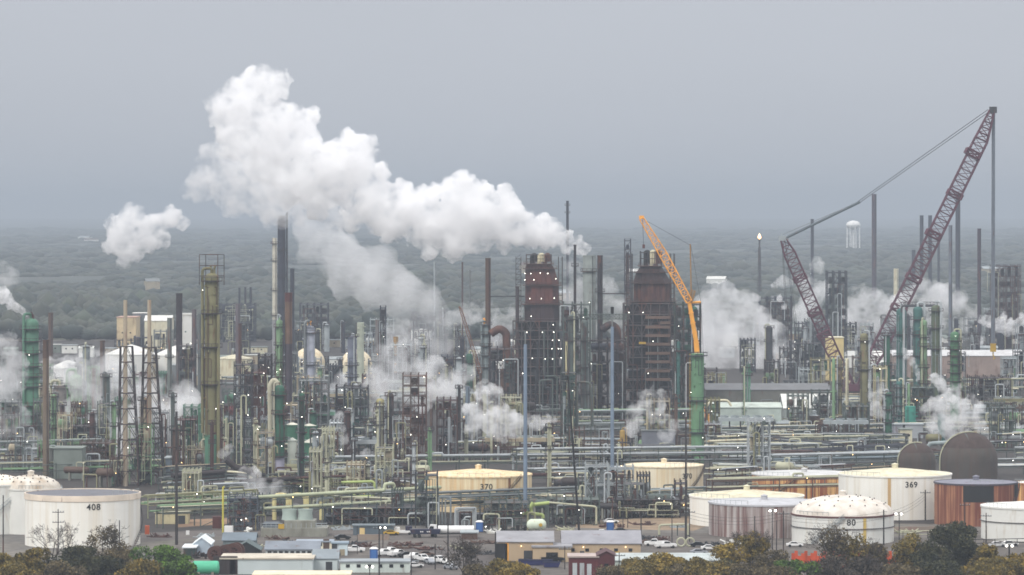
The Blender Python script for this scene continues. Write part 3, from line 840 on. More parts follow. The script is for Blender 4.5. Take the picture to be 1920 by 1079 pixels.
tank('white tank with speckled dome roof painted 80', 1580, 1022, 191, 963, WHITE, paint((214, 208, 198), .25, (172, 158, 142), .06, 1, .8, .3, soft=.4), 'dome', 5.0, num='80', numpx=1596, numpy_=980, rim=paint((120, 58, 54), .2), rings=1)
tank('dark orange rusted tank with black panels near the right edge', 1830, 988, 156, 904, RUSTT, paint((132, 132, 146), .1), 'cone', .6, rim=paint((96, 92, 104), .1), stair_a=.25)
tank('white tank with pale rim cut by the right picture edge', 1928, 1016, 176, 948, WHITE, WHITE, 'cone', 1.2, stairs=False, rings=1)
tank('small rusty tank glimpsed at the right edge behind the dark orange tank', 1938, 950, 80, 905, RUSTO, WHITE, 'cone', .6)
# black painted band panels of the dark orange tank
t_ = next(o for o in sc.objects if o.get('label', '').startswith('dark orange rusted'))
Rr = 78 * DY(988) / (F - 78); hh_ = ZP(904, DY(988) + Rr)
for a0, a1, zl in ((-.42, .32, 5.0), (1.02, 1.5, 4.0)):
    b = MB(); b.lathe([(Rr + .06, hh_ - zl), (Rr + .06, hh_ - .4)], 14, 0, 0, a0 - math.pi / 2, a1 - math.pi / 2); b.build('black_panel', BLACK, t_)
for lab, a, col, nm in (('tall off-white tank painted 369', -.19, paint((196, 162, 112), .4, (170, 120, 70), .1, 20), 'rust_seam'), ('white tank with speckled dome roof', .36, paint((206, 178, 96), .2), 'yellow_stripe'), ('low cream tank with rust', .62, paint((170, 120, 76), .4), 'rust_seam')):
    t_ = next(o for o in sc.objects if o.get('label', '').startswith(lab)); sh = next(c for c in t_.children if c.name.startswith('shell')); R_ = max(v.co.x for v in sh.data.vertices); h_ = max(v.co.z for v in sh.data.vertices)
    b = MB(); b.lathe([(R_ + .05, .3), (R_ + .05, h_ - .4)], 3, 0, 0, a - math.pi / 2 - .45 / R_, a - math.pi / 2 + .45 / R_); b.build(nm, col, t_)
# far tanks
for px, by, wp, ty, pk, mm, lb in ((246, 716, 96, 664, 5, WHITE, 'wide white far tank with cone roof behind the flare derricks'), (330, 712, 84, 666, 5, WHITE, 'white far tank with cone roof behind the dark brown stack'),
                       (128, 722, 70, 690, 4, WHITE, 'white far tank left of the wide cone-roofed ones'), (440, 712, 66, 672, 2, CREAM, 'pale far tank behind the thin rust-tipped stack'),
                       (1250, 660, 30, 640, 1.5, WHITE, 'tiny white far tank behind the second reactor tower'), (790, 652, 38, 620, 1, WHITE, 'square-looking white far tank right of the dark thin stack'),
                       (350, 655, 34, 588, 0, WHITE, 'tall white far silo beside the dark brown stack'), (1375, 650, 36, 628, 1, WHITE, 'pale far tank in the steam right of the crane boom')):
    tank(lb, px, by, wp, ty, mm, mm, 'cone', pk, stairs=False, vent=False)
for px, by, r, lb in ((578, 712, 30, 'cream sphere-topped tank behind the light grey column'), (667, 716, 30, 'cream dome tank behind the pale cream-green column')):
    D = DY(by); s = D / F; R = r * s; t = thing('dome_tank', lb, 'storage tank', (XP(px, D), D + R, 0))
    b = MB(); b.lathe([(R, 0), (R, R * 1.0)], 40); b.build('shell', CREAM, t, smooth=True)
    b = MB(); b.lathe([(R * math.cos(math.radians(a)), R * 1.0 + R * math.sin(math.radians(a)) * .98) for a in range(0, 91, 10)], 40); b.build('dome', CREAM2, t, smooth=True)
# dark domes
for px, by, r, lb in ((1822, 905, 55, 'large dark weathered dome with pale rim, behind the rusted tank'), (1722, 893, 36, 'smaller dark dome with diagonal brace, behind the tank painted 369')):
    D = DY(by); s = D / F; R = r * s; t = thing('dome_store', lb, 'dome', (XP(px, D), D + R, 0))
    DM = paint((98, 92, 84), .5, (74, 60, 52), .25, 12, .8, .5, soft=.3)
    base = ZP(by - (38 if r > 50 else 26), D)
    b = MB(); b.lathe([(R, 0), (R, base)] + [(R * math.cos(math.radians(a)), base + R * math.sin(math.radians(a)) * .98) for a in range(0, 91, 9)], 40); b.build('dome', DM, t, smooth=True)
    b = MB()
    P_ = [(R * 1.01 * math.cos(math.radians(a)), -R * .25, base + R * math.sin(math.radians(a))) for a in range(75, 181, 7)] + [(-R * 1.01, -R * .25, 0)]
    b.tube(P_, .22, 6); b.build('rim_pipe', PIPEC, t)
    b = MB(); b.lathe([((R + .06) * math.cos(math.radians(a)), base + (R + .06) * math.sin(math.radians(a)) * .98) for a in (28, 36, 45, 55, 65, 75, 83, 90)], 40); b.build('rusted_cap', paint((88, 68, 58), .5, (66, 52, 48), .3, 4, .85, .6, soft=.3), t, smooth=True)
    b = MB(); P_ = [(R * .97 * math.cos(math.radians(a)) * .2 - R * .2, -R * .95 * math.cos(math.radians(a)), base + R * .98 * math.sin(math.radians(a))) for a in range(0, 80, 9)]
    b.tube(P_, .25, 6); b.build('ladder', STEELG, t)

# ------------------------------------------------------------------ stacks and poles
S_ = stack
BRT = paint((140, 124, 104), .3, (104, 80, 64), .15, 8)
S_('brown-topped tan stack just right of the wide green column', 86, 898, 12, 640, BRT, BROWN, 672, name='chimney_stack')
S_('thin dark brown stack behind the brown-topped tan stack', 95, 712, 9, 588, BROWN)
S_('rust stack half way between the green column and flare derricks', 192, 790, 9, 641, BROWN)
S_('short grey-brown stack left of the rust stack in the steam', 176, 800, 8, 692, paint((136, 122, 112), .3))
S_('tall dark brown stack with paler foot right of the flare derricks', 336, 760, 12, 552, paint((110, 104, 104), .3), paint((74, 56, 62), .25, (50, 40, 44)), 660)
S_('grey-green stack with a ring platform left of the dark brown stack', 318, 745, 9, 598, paint((124, 132, 124), .25), plats=(671,))
S_('grey-brown stack right of the dark brown stack', 364, 740, 9, 582, paint((118, 106, 108), .25))
S_('slim grey-green stack touching the grey-brown stack', 374, 738, 7, 590, paint((112, 120, 118), .25), plats=(671,))
S_('grey stack with rust tint behind the thin rust-tipped stack', 446, 712, 9, 571, paint((116, 106, 112), .25))
S_('thin rust-tipped stack beside the tan-green column', 450, 790, 6, 609, paint((120, 112, 102), .3), RUST, 682)
S_('tall slate-blue stack with ragged top under the big plume', 528, 690, 15, 406, SLATE, plats=(420, 470, 520, 575))
S_('pencil-thin slate stack against the tall slate-blue stack', 538, 690, 3.4, 400, SLATE)
S_('pale cream stack left of the tall slate-blue stack', 515, 694, 9, 448, paint((150, 150, 150), .2), midm=paint((188, 184, 168), .2), mid_y=600, plats=(458, 490, 545, 592), taper=1.0)
S_('short slate-blue stack right of the tall one', 548, 694, 8, 505, SLATE)
S_('brown stack with red top beside the slender light green column', 541, 800, 14, 551, paint((86, 74, 86), .2), RUSTR, 566, midm=paint((132, 100, 76), .25), mid_y=645)
S_('small orange-tan stack in the steam right of the pale domes', 742, 700, 9, 633, paint((176, 140, 82), .2))
S_('grey stack among the far units right of the pale domes', 708, 712, 8, 601, paint((130, 126, 124), .2))
S_('thin black far stack right of the soft steam plume', 775, 672, 3.2, 586, GREYD)
S_('tall brown stack with duct loop left of the rust reactor tower', 915, 790, 10, 486, BROWN, name='chimney_stack')
S_('thin reddish far stack under the middle of the big plume', 867, 668, 3, 493, RUST)
S_('faint thin far stack beside the thin reddish one', 881, 668, 2.4, 507, GREY)
S_('pale far stack faint under the plume', 815, 640, 4, 492, GREYL)
S_('slim grey-brown stack touching the rust reactor tower', 970, 790, 7, 539, paint((104, 92, 96), .3))
S_('slim black mast stack right of the rust reactor tower', 1078, 800, 5, 461, paint((52, 46, 56), .2), plats=(500,))
S_('tall pale grey stack that feeds the huge steam plume', 1105, 790, 24, 481, paint((152, 160, 156), .15), plats=(510,))
S_('tall black stack just right of the pale grey stack', 1125, 795, 10, 481, paint((50, 44, 54), .2), plats=(548,))
S_('lone slate far stack above the pale grey stack', 1064, 640, 5, 378, SLATE, plats=(386, 400))
S_('short grey far stack in the steam right of the crane boom', 1337, 640, 7, 596, GREY)
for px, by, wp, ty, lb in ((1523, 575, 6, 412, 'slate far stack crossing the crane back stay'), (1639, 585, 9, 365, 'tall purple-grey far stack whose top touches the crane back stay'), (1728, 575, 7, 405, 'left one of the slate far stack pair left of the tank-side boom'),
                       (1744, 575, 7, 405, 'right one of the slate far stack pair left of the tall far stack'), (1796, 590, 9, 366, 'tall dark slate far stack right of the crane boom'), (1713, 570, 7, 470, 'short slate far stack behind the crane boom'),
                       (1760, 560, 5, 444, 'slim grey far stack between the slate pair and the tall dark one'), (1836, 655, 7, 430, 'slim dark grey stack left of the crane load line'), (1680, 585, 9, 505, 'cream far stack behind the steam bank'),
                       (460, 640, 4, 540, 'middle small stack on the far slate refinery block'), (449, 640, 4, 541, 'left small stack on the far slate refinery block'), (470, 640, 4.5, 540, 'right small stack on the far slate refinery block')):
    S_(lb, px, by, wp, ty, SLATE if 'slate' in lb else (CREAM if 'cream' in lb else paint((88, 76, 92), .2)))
S_('pale grey-blue post stack in front of the dark slate far stack', 1782, 700, 7, 424, paint((120, 128, 140), .15))
S_('rust stack below the crane load line', 1862, 700, 8, 517, paint((110, 96, 90), .3), RUST, 556)
S_('slim brown stack before the rust frame tower with the brown core', 809, 812, 6, 706, BROWN)
S_('steel-blue cylinder stack left of the bright centre steam', 877, 842, 8, 727, paint((116, 132, 146), .1), taper=1.2)
S_('cream post with flat dark cap in front of the rust reactor frame', 1063, 810, 6, 643, paint((190, 182, 140), .15))
for px, by, ty, lb in ((985, 968, 606, 'tall light blue pole with black cap, left of the two'), (1148, 925, 576, 'tall light blue pole with black cap, right of the two')):
    D = DY(by); t = thing('lightning_mast', lb, 'mast', (XP(px, D), D, 0)); h = ZP(ty, D)
    b = MB(); b.lathe([(.62, 0), (.5, h - 6.2)], 12); b.build('pole', BLUEP, t, smooth=True)
    b = MB(); b.lathe([(.2, h - 6.2), (.2, h - 1.4)], 8); b.build('spike', GREY, t)
    b = MB(); b.lathe([(.25, h - 2.2), (.5, h - 1.9), (.55, h), (.1, h + .1)], 10); b.build('cap', BLACK, t)
# flare derricks
for px, by, ty, xl0, xr0, xl1, xr1, ly, lb in ((235, 912, 563, 226, 248, 222, 262, 650, 'left one of two tan flare stacks in open lattice derricks'), (280, 908, 563, 269, 292, 264, 308, 652, 'right one of two tan flare stacks, rust-streaked, in open lattice derricks')):
    D = DY(by); s = D / F; t = thing('flare_derrick', lb, 'flare stack', (XP(px, D), D, 0)); h = ZP(ty, D); hl = ZP(ly, D)
    b = MB(); b.lathe([(4.6 * s, 0), (4.6 * s, hl * .55), (3.8 * s, hl * .9), (3.6 * s, h)], 14)
    b.build('flue', paint((176, 162, 140), .25 if px < 250 else .45, (140, 92, 66), .12, 20, .65, .8), t, smooth=True)
    b = MB(); w0 = (xr1 - xl1) * s; w1 = (xr0 - xl0) * s
    cx0 = ((xr1 + xl1) / 2 - px) * s; cx1 = ((xr0 + xl0) / 2 - px) * s; n = 9; rows = []
    for i in range(n + 1):
        u = i / n; hw = (w0 + (w1 - w0) * u) / 2; cx = cx0 + (cx1 - cx0) * u; z = hl * u
        rows.append([(cx + a * hw, c * hw, z) for a, c in ((-1, -1), (1, -1), (1, 1), (-1, 1))])
    for k in range(4): b.bar(rows[0][k], rows[-1][k], .2)
    for i in range(n + 1):
        for k in range(4):
            b.bar(rows[i][k], rows[i][(k + 1) % 4], .16)
            if i < n:
                mid = [(rows[i + 1][k][q] + rows[i + 1][(k + 1) % 4][q]) / 2 for q in range(3)]
                b.bar(rows[i][k], mid, .1); b.bar(rows[i][(k + 1) % 4], mid, .1)
    b.build('lattice_derrick', paint((72, 60, 62), .2), t)
    lamp(t, cx0, -w0 / 2 - .3, hl * .28, False)
# flare stack with flame
D = DY(575); t = thing('flare_stack', 'far thin flare stack with a burning orange flame, left of the purple crane', 'flare stack', (XP(1424, D), D, 0)); h = ZP(452, D)
b = MB(); b.lattice((0, 0, 0), (0, 0, h * .9), 3.4, 1.8, 14, .25); b.build('lattice', STEEL, t)
b = MB(); b.lathe([(.8, 0), (.8, h), (1.2, h + .1), (1.2, h + 1.5), (0, h + 1.5)], 10); b.build('flue', STEEL, t)
b = MB(); b.lathe([(.4, h + 1.5), (1.6, h + 3), (1.4, h + 4.2), (.6, h + 5.8), (0, h + 7)], 10); b.build('flame', glow((255, 190, 120), 5), t, smooth=True)
# water tower
D = DY(476); s = D / F; t = thing('water_tower', 'white round water tower on legs standing far off in the haze', 'water tower', (XP(1600, D), D, 0)); zt = ZP(414, D); R = 13.5 * s
zc = zt - R * .62
b = MB(); b.lathe([(R * .2, zc - R * .62), (R * .75, zc - R * .4), (R, zc - R * .05), (R, zc + R * .05), (R * .85, zc + R * .34), (R * .5, zc + R * .56), (0, zt)], 28); b.build('bowl', paint((240, 240, 236)), t, smooth=True)
for k in range(8):
    a = k * math.pi / 4 + .2; b = MB(); b.bar((R * .95 * math.cos(a), R * .95 * math.sin(a), 0), (R * .92 * math.cos(a), R * .92 * math.sin(a), zc), .9, 8); b.build('leg', paint((225, 225, 222)), t)
b = MB(); b.lathe([(2.0, 0), (2.0, zc - R * .5)], 12); b.build('riser', paint((225, 225, 222)), t)
b = MB()
for z in (zc * .35, zc * .7): b.lathe([(R * .93, z), (R * .95, z + .6), (R * .93, z + .6)], 16)
b.build('ring_brace', paint((225, 225, 222)), t)

# ------------------------------------------------------------------ columns
column('wide green column with steaming top at the far left', 58, 842, 29, 597, GREEN, (618, 641, 664, 688, 707, 726, 762, 780, 800), lamps=2, top=RUST, pm=GREEN, pipe=2, cage=False)
column('green column veiled by steam right of the thin brown stack', 142, 800, 24, 702, GREENL, (730, 760))
column('grey-brown drum column left of the steam-veiled green one', 112, 812, 26, 722, paint((140, 134, 128), .2), (725, 760))
column('tall tan-green column with square cage on top', 397, 905, 26, 512, OLIVE, (528, 589, 652, 722), skirt=GREEN, sk_y=815, cage=True, lamps=2, pm=OLIVE, pipe=2, top=OLIVE)
column('dark green foreground column with lavender skirt and bent pipe', 524, 914, 19, 722, GREEND, (742, 777, 828, 857), skirt=paint((160, 158, 176), .15), sk_y=858, pipe=1, lamps=2, pm=paint((176, 172, 150), .2))
column('slim dark green foreground column right of the lavender-skirted one', 565, 928, 12, 737, GREEND, (752, 784, 812, 858, 900), lamps=2)
column('slender light green column with many platforms', 524, 800, 13, 600, GREENL, (614, 648, 680, 708, 735), lamps=4, top=SILVER)
column('light grey column with orange fittings on top', 580, 756, 21, 610, paint((168, 172, 184), .1), (612, 625, 685, 722), lamps=1, top=ORANGE)
column('pale green column behind the light grey column', 600, 745, 10, 690, GREENL, (692, 720))
column('blue-grey column with black head platform, before the cream dome', 660, 760, 17, 630, paint((132, 138, 154), .1), (632, 686, 708, 724), lamps=1)
column('pale cream-green column beside the blue-grey column', 676, 750, 13, 605, paint((186, 192, 172), .06), (), head=False, pipe=0)
column('olive-tan column standing in front of the green vessels', 713, 860, 16, 747, paint((160, 152, 104), .25, (130, 110, 66)), (772, 785), lamps=1)
column('slim sea-green pipe column before the rust frame tower', 806, 892, 8, 805, GREENL, (808,), pipe=1, pm=GREENL)
column('small bright green column right of the sea-green pipe column', 880, 772, 13, 663, GREEND, (682, 705, 735), lamps=1)
column('blue-grey column with side ladders beside the tall brown stack', 911, 790, 14, 607, paint((132, 146, 146), .15), (610, 628, 650, 668, 690, 720), lamps=2, top=ORANGE)
column('grey-green column between the rust reactor frame and the pale stack', 1072, 812, 14, 590, STEELG, (600, 640), pipe=2)
column('green-grey column foot right of the cream post', 1096, 808, 14, 600, STEELG, (640, 690, 740), pipe=2)
column('large light green column with yellow side ladder at centre right', 1308, 868, 24, 663, paint((112, 158, 116), .12, (120, 96, 60)), (668, 752, 812), platm=GREYD, pipe=0, lamps=2, head=False)
_g = next(o for o in sc.objects if o.get('label', '').startswith('large light green column'))
for _c in _g.children:
    if _c.name.startswith('ladder'): _c.data.materials[0] = YELLOW; _c.scale = (1, 1, 1)
column('dark green column behind the tip of the large light green column', 1301, 790, 14, 575, GREEND, (590, 620, 650))
column('teal thin column in the dark unit right of the second reactor tower', 1272, 800, 7, 640, TEAL, (660,))
column('dark olive column right of the low grey hall', 1574, 800, 10, 672, OLIVE, (690, 720, 750))
column('pale green pipe column at the crane foot', 1563, 805, 6, 672, GREENL, ())
column('pale tan pipe column right of the crane foot', 1588, 803, 6, 672, CREAM, ())
column('olive column with a dark cap left of the crane boom foot', 1620, 800, 15, 625, OLIVE, (640, 694), lamps=1)
column('dark green slim column right of the crane boom foot', 1663, 800, 12, 628, GREEND, (630, 686), lamps=0)
column('dark teal column, leftmost of the three under the pipe bridge', 1690, 760, 19, 578, TEAL, (628, 668))
column('dark teal column, middle of the three under the pipe bridge', 1721, 765, 18, 575, TEAL, (600, 628, 668), lamps=1)
column('olive-green column, rightmost of the three under the pipe bridge', 1755, 765, 18, 572, paint((102, 118, 88), .2), (584, 616, 655), lamps=0)
column('pale olive column in front of the teal pair', 1732, 800, 13, 600, GREENL, (634, 650, 690, 720), lamps=0)
column('bright green banded column with side platforms at the right', 1790, 805, 17, 622, paint((84, 142, 96), .1), (640, 656, 668, 684, 700, 716, 734), lamps=1)
column('teal column with stacked platforms in front of the pale olive one', 1686, 812, 12, 715, TEAL, (728, 745, 762, 780))
column('very thin pale green column left of the steam curl', 1704, 808, 5, 720, GREENL, ())
column('small green column with black bands right of the low grey hall steam', 1403, 808, 9, 682, GREEN, (690, 705), lamps=1)
column('thin green flare-like column right of the middle dark green column', 1395, 812, 3, 690, GREENL, ())
column('small green bottle column right of the two foreground dark green columns', 587, 846, 13, 770, GREEND, (775,))
column('blue-green squat column among the pipework left of the olive-tan column', 655, 842, 20, 790, TEAL, (800, 815))
column('broad green vessel left behind the olive-tan column', 690, 835, 22, 790, GREEN, (792,))
column('broad green vessel right behind the olive-tan column', 730, 838, 24, 788, GREEND, (792,))
column('teal box-like column in front of the teal stacked platforms', 1707, 815, 20, 762, paint((60, 160, 140), .1), (), pipe=0, head=False)
column('thin cream column rising out of the fan unit steam', 1217, 850, 11, 738, paint((178, 168, 136), .2), (742, 766), lamps=1)
column('yellow-ochre column foot left of the fan unit', 1167, 855, 10, 806, paint((176, 144, 70), .2), ())
column('white squat column in the yard before the cooling tower', 465, 1004, 7, 988, WHITE, (), pipe=0, ladder=False)
column('dark olive column in the shadowy tower left of the tan-green column', 350, 770, 13, 655, OLIVE, (662, 690, 715), platm=GREYD, lamps=1, pm=GREYD)

# three-column pipe bridge
D = DY(762); t = thing('pipe_bridge', 'pipe bridge joining the heads of the three teal and olive columns', 'pipe bridge', (XP(1690, D), D - 1, 0)); L = 68 * D / F; z = ZP(574, D)
b = MB(); b.tube([(0, 0, z - 3), (0, 0, z), (L, 0, z), (L, 0, z - 3)], .45); b.build('pipe', GREYD, t, smooth=True)
b = MB(); b.lattice((0, .5, z + 1.2), (L, .5, z + 1.2), 1.2, 1.2, 10, .1); b.build('walkway', STEEL, t)
D = DY(790); t = thing('connecting_pipe', 'thin horizontal pipe from the tall brown stack to the rust reactor tower', 'pipe', (XP(918, D), D, 0)); L = 66 * D / F
b = MB(); b.bar((0, 0, ZP(556, D)), (L, 0, ZP(556, D)), .28, 8); b.build('pipe', GREYD, t, smooth=True)
D = DY(792); t = thing('connecting_pipe', 'thin horizontal pipe from the tall black stack to the second reactor tower', 'pipe', (XP(1128, D), D, 0)); L = 52 * D / F
b = MB(); b.bar((0, 0, ZP(551, D)), (L, 0, ZP(551, D)), .25, 8); b.build('pipe', STEEL, t, smooth=True)
D = DY(800); t = thing('access_bridge', 'lattice access bridge between the two reactor towers', 'bridge', (XP(1080, D), D, 0)); L = 100 * D / F; z = ZP(594, D)
b = MB(); b.lattice((0, 0, z), (L, 0, z), 2, 2, 16, .14); b.build('truss', STEELG, t)
# duct loops
for px, wp, ty, by, D_, r, mm, lb in ((920, 30, 622, 660, DY(790), 1.7, paint((104, 62, 48), .4), 'brown duct loop bending down beside the tall brown stack'), (1128, 30, 614, 655, DY(795), 1.6, paint((66, 44, 50), .3), 'dark brown duct loop bending down beside the tall black stack')):
    s = D_ / F; t = thing('duct_loop', lb, 'duct', (XP(px, D_), D_ - 1, 0)); z = ZP(ty, D_)
    b = MB(); b.tube([(0, 0, z - 1), (wp * s * .55, 0, z + 1.5), (wp * s * .98, 0, z - .5), (wp * s, 0, z - 5), (wp * s, 0, 0)], r, 14); b.build('duct', mm, t, smooth=True)

# ------------------------------------------------------------------ reactor towers
def reactor(label, px, by, top, secs, frame_x, fy, bands, bandm, lampn, clutter):
    D = DY(by); s = D / F; t = thing('reactor_tower', label, 'reactor tower', (XP(px, D), D + 7, 0))
    for (x0, x1, y0, y1, mm, x0b, x1b, nm) in secs:    # octagonal shells, x extents at top and bottom
        b = MB(); za, zb = ZP(y1, D), ZP(y0, D); ring = []
        for (xa, xb, z) in ((x0b, x1b, za), (x0, x1, zb)):
            c = ((xa + xb) / 2 - px) * s; hw = (xb - xa) / 2 * s; k = .38; dp = 7
            ring.append([(c + hw * a, dp * e_, z) for a, e_ in ((-1, -k), (-1 + k, -1), (1 - k, -1), (1, -k), (1, k), (1 - k, 1), (k - 1, 1), (-1, k))])
        vs = ring[0] + ring[1]
        b.add(vs, [(i, (i + 1) % 8, 8 + (i + 1) % 8, 8 + i) for i in range(8)] + [tuple(range(7, -1, -1)), tuple(range(8, 16))])
        n_ = max(2, int((x1b - x0b) * s / 1.8))
        for i in range(n_):                         # stiffener ribs
            u = (i + .5) / n_; hwb = (x1b - x0b) / 2 * s; hwt = (x1 - x0) / 2 * s; cb = ((x0b + x1b) / 2 - px) * s; ct = ((x0 + x1) / 2 - px) * s
            if .2 < u < .8: b.bar((cb + (2 * u - 1) * hwb, -7.06, za), (ct + (2 * u - 1) * hwt, -7.06, zb), .14)
        b.build(nm, mm, t)
        b = MB(); z = zb; c = ((x0 + x1) / 2 - px) * s; hw = (x1 - x0) / 2 * s + 1.1
        b.box(c, 0, z - .02, hw * 2, 16.2, .3)
        for zz in (z + .8, z + 1.4): b.bar((c - hw, -8.1, zz), (c + hw, -8.1, zz), .07)
        k = -hw
        while k <= hw: b.bar((c + k, -8.1, z), (c + k, -8.1, z + 1.4), .06); k += 1.6
        b.build('walkway', paint((98, 70, 62), .3), t)
    # top cage with domes and goosenecks
    x0, x1 = secs[0][0], secs[0][1]; z = ZP(secs[0][2], D); zt = ZP(top, D); c = ((x0 + x1) / 2 - px) * s; hw = (x1 - x0) / 2 * s
    b = MB()
    for a in (-1, -.33, .33, 1):
        for e_ in (-1, 1): b.bar((c + a * hw, e_ * 5, z), (c + a * hw, e_ * 5, zt - .8), .18)
    for zz in (z + (zt - z) * .45, z + (zt - z) * .8):
        for e_ in (-5, 5): b.bar((c - hw, e_, zz), (c + hw, e_, zz), .14)
    b.build('top_frame', STEEL, t)
    for i, (mm, fx) in enumerate(((BLACK, -.55), (paint((198, 190, 160), .2), .02), (RUST, .5))):
        b = MB(); xx = c + fx * hw; r = hw * .17; b.tube([(xx, -1, z), (xx, -1, zt - r * 1.5), (xx + hw * .3, -1, zt - r), (xx + hw * .34, -1, z + 1)], r, 10); b.build('gooseneck', mm, t, smooth=True)
    # supporting frame
    xa, xb = frame_x; zf = ZP(fy, D); n = 11; W0 = (xa - px) * s; W1 = (xb - px) * s; nb = 6
    b = MB()
    for i in range(nb + 1):
        x = W0 + (W1 - W0) * i / nb
        for y in (-8.5, 0, 7): b.bar((x, y, 0), (x, y, zf), .24)
    for j in range(n + 1):
        z = zf * j / n
        for y in (-8.5, 0, 7): b.bar((W0, y, z), (W1, y, z), .22)
        b.bar((W0, -8.6, z + 1.2), (W1, -8.6, z + 1.2), .07)
        if j < n:
            for i in range(nb):
                if rng.random() < .5:
                    xl, xr = W0 + (W1 - W0) * i / nb, W0 + (W1 - W0) * (i + 1) / nb
                    b.bar((xl, -8.5, z), ((xl + xr) / 2, -8.5, z + zf / n), .15); b.bar((xr, -8.5, z), ((xl + xr) / 2, -8.5, z + zf / n), .15)
    b.build('support_frame', paint((108, 102, 102), .35), t)
    b = MB(); zt2 = ZP(top + 8, D)                                # scaffolding clasping the shells
    xs_ = [W0 * .9, W0 * .72, W1 * .72, W1 * .88]
    for x in xs_:
        for y in (-8.8, -5, 5): b.bar((x, y, zf * .9), (x, y, zt2 if abs(x) < abs(W0) * .8 or x < 0 else zf + (zt2 - zf) * .55), .12)
    z = zf
    while z < zt2:
        for y in (-8.8, -5): b.bar((W0 * .9, y, z), (W0 * .72, y, z), .1); b.bar((W1 * .72, y, z), (W1 * (.88 if z < zf + (zt2 - zf) * .55 else .72), y, z), .1)
        b.bar((W0 * .9, -8.8, z), (W0 * .72, -8.8, z + 2.2), .07); z += 2.2
    b.build('scaffolding', STEEL, t)
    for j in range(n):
        b = MB(); b.box((W0 + W1) / 2 + rng.uniform(-1, 1), 1.5, zf * j / n + .15, (W1 - W0) * rng.uniform(.72, .9), 8, zf / n * rng.uniform(.7, .9)); b.build('dark_backing', paint((54, 46, 52), .3, (40, 34, 40)), t)  # dark blocks added behind the bars to make the frame's interior look dark
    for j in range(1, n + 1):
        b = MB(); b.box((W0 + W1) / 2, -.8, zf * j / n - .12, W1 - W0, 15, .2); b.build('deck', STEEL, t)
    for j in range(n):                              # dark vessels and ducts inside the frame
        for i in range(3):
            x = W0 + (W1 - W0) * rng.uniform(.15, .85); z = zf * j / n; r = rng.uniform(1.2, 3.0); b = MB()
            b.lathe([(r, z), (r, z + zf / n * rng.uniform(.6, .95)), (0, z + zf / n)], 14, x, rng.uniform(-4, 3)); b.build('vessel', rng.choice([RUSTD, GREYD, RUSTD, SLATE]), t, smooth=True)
    b = MB(); x = (secs[-1][4 + 1] + secs[-1][6]) / 2
    xc = ((secs[-1][5] + secs[-1][6]) / 2 - px) * s; b.lathe([(4.5, 0), (5.2, zf * .3), (5.2, zf)], 20, xc, 0); b.build('riser', RUSTD, t, smooth=True)
    for (bx0, bx1, y) in bands:
        b = MB(); z = ZP(y, D); b.box(((bx0 + bx1) / 2 - px) * s, -9.4, z, (bx1 - bx0) * s, 1.2, 5.2 * s); b.build('band_panel', bandm, t)
    for (lx, ly) in lampn: lamp(t, (lx - px) * s, -9.6, ZP(ly, D), False, .15)
    for k in range(clutter):
        x = rng.uniform(W0 - 2, W1 + 2); z = rng.uniform(.1, 1) * zf; x2 = x + rng.uniform(-6, 6)
        b = MB(); b.tube([(x, -9.2, z), (x, -9.2, z * .5), (x2, -9.4, z * .5), (x2, -9.4, 1)], rng.uniform(.18, .45), 7); b.build('pipe', rng.choice([STEELG, RUST, GREY, STEEL, GREYD]), t, smooth=True)
    return t
RX = paint((136, 72, 56), .5, (74, 40, 38), .2, 5, .7, .3, soft=.3)
RX2 = paint((88, 56, 54), .5, (54, 38, 42), .2, 4, .7, .3, soft=.3)
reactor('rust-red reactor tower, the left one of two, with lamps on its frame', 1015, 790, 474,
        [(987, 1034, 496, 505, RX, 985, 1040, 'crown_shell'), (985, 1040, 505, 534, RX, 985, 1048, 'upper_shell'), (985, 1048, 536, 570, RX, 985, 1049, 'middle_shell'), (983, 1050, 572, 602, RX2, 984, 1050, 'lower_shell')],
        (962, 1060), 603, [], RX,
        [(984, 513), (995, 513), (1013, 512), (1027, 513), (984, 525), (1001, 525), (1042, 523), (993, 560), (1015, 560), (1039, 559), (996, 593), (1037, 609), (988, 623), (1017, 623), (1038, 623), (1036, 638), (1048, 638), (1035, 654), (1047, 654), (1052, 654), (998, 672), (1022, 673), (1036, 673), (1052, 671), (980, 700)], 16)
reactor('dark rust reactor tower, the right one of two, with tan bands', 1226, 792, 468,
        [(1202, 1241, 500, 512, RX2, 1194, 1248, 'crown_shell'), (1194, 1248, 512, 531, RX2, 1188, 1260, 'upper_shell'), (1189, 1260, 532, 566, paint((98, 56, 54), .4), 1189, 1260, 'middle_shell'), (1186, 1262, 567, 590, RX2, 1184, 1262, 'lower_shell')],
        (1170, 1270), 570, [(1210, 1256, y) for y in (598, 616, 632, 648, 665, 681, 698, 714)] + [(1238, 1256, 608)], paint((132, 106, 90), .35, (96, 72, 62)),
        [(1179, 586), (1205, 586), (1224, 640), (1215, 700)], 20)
b = MB(); D = DY(792)
o = b; t = thing('rooftop_box', 'bright yellow box hanging on the front of the second reactor tower', 'box', (XP(1204, D), D - 3.4, 0)); b.box(0, 0, ZP(645, D), 13 * D / F, 1.2, 4 * D / F); b.bar((0, .5, ZP(643, D)), (0, 1.2, ZP(643, D)), .2); b.build('housing', YELLOW, t)
mark(1015, 790, 'the rust-red reactor tower'); mark(1226, 792, 'the second reactor tower'); mark(58, 842, 'the wide green column'); mark(397, 905, 'the tan-green column')
mark(258, 912, 'the flare derricks'); mark(528, 914, 'the dark green foreground pair'); mark(713, 860, 'the olive-tan column'); mark(660, 760, 'the blue-grey column'); mark(1308, 868, 'the large light green column')
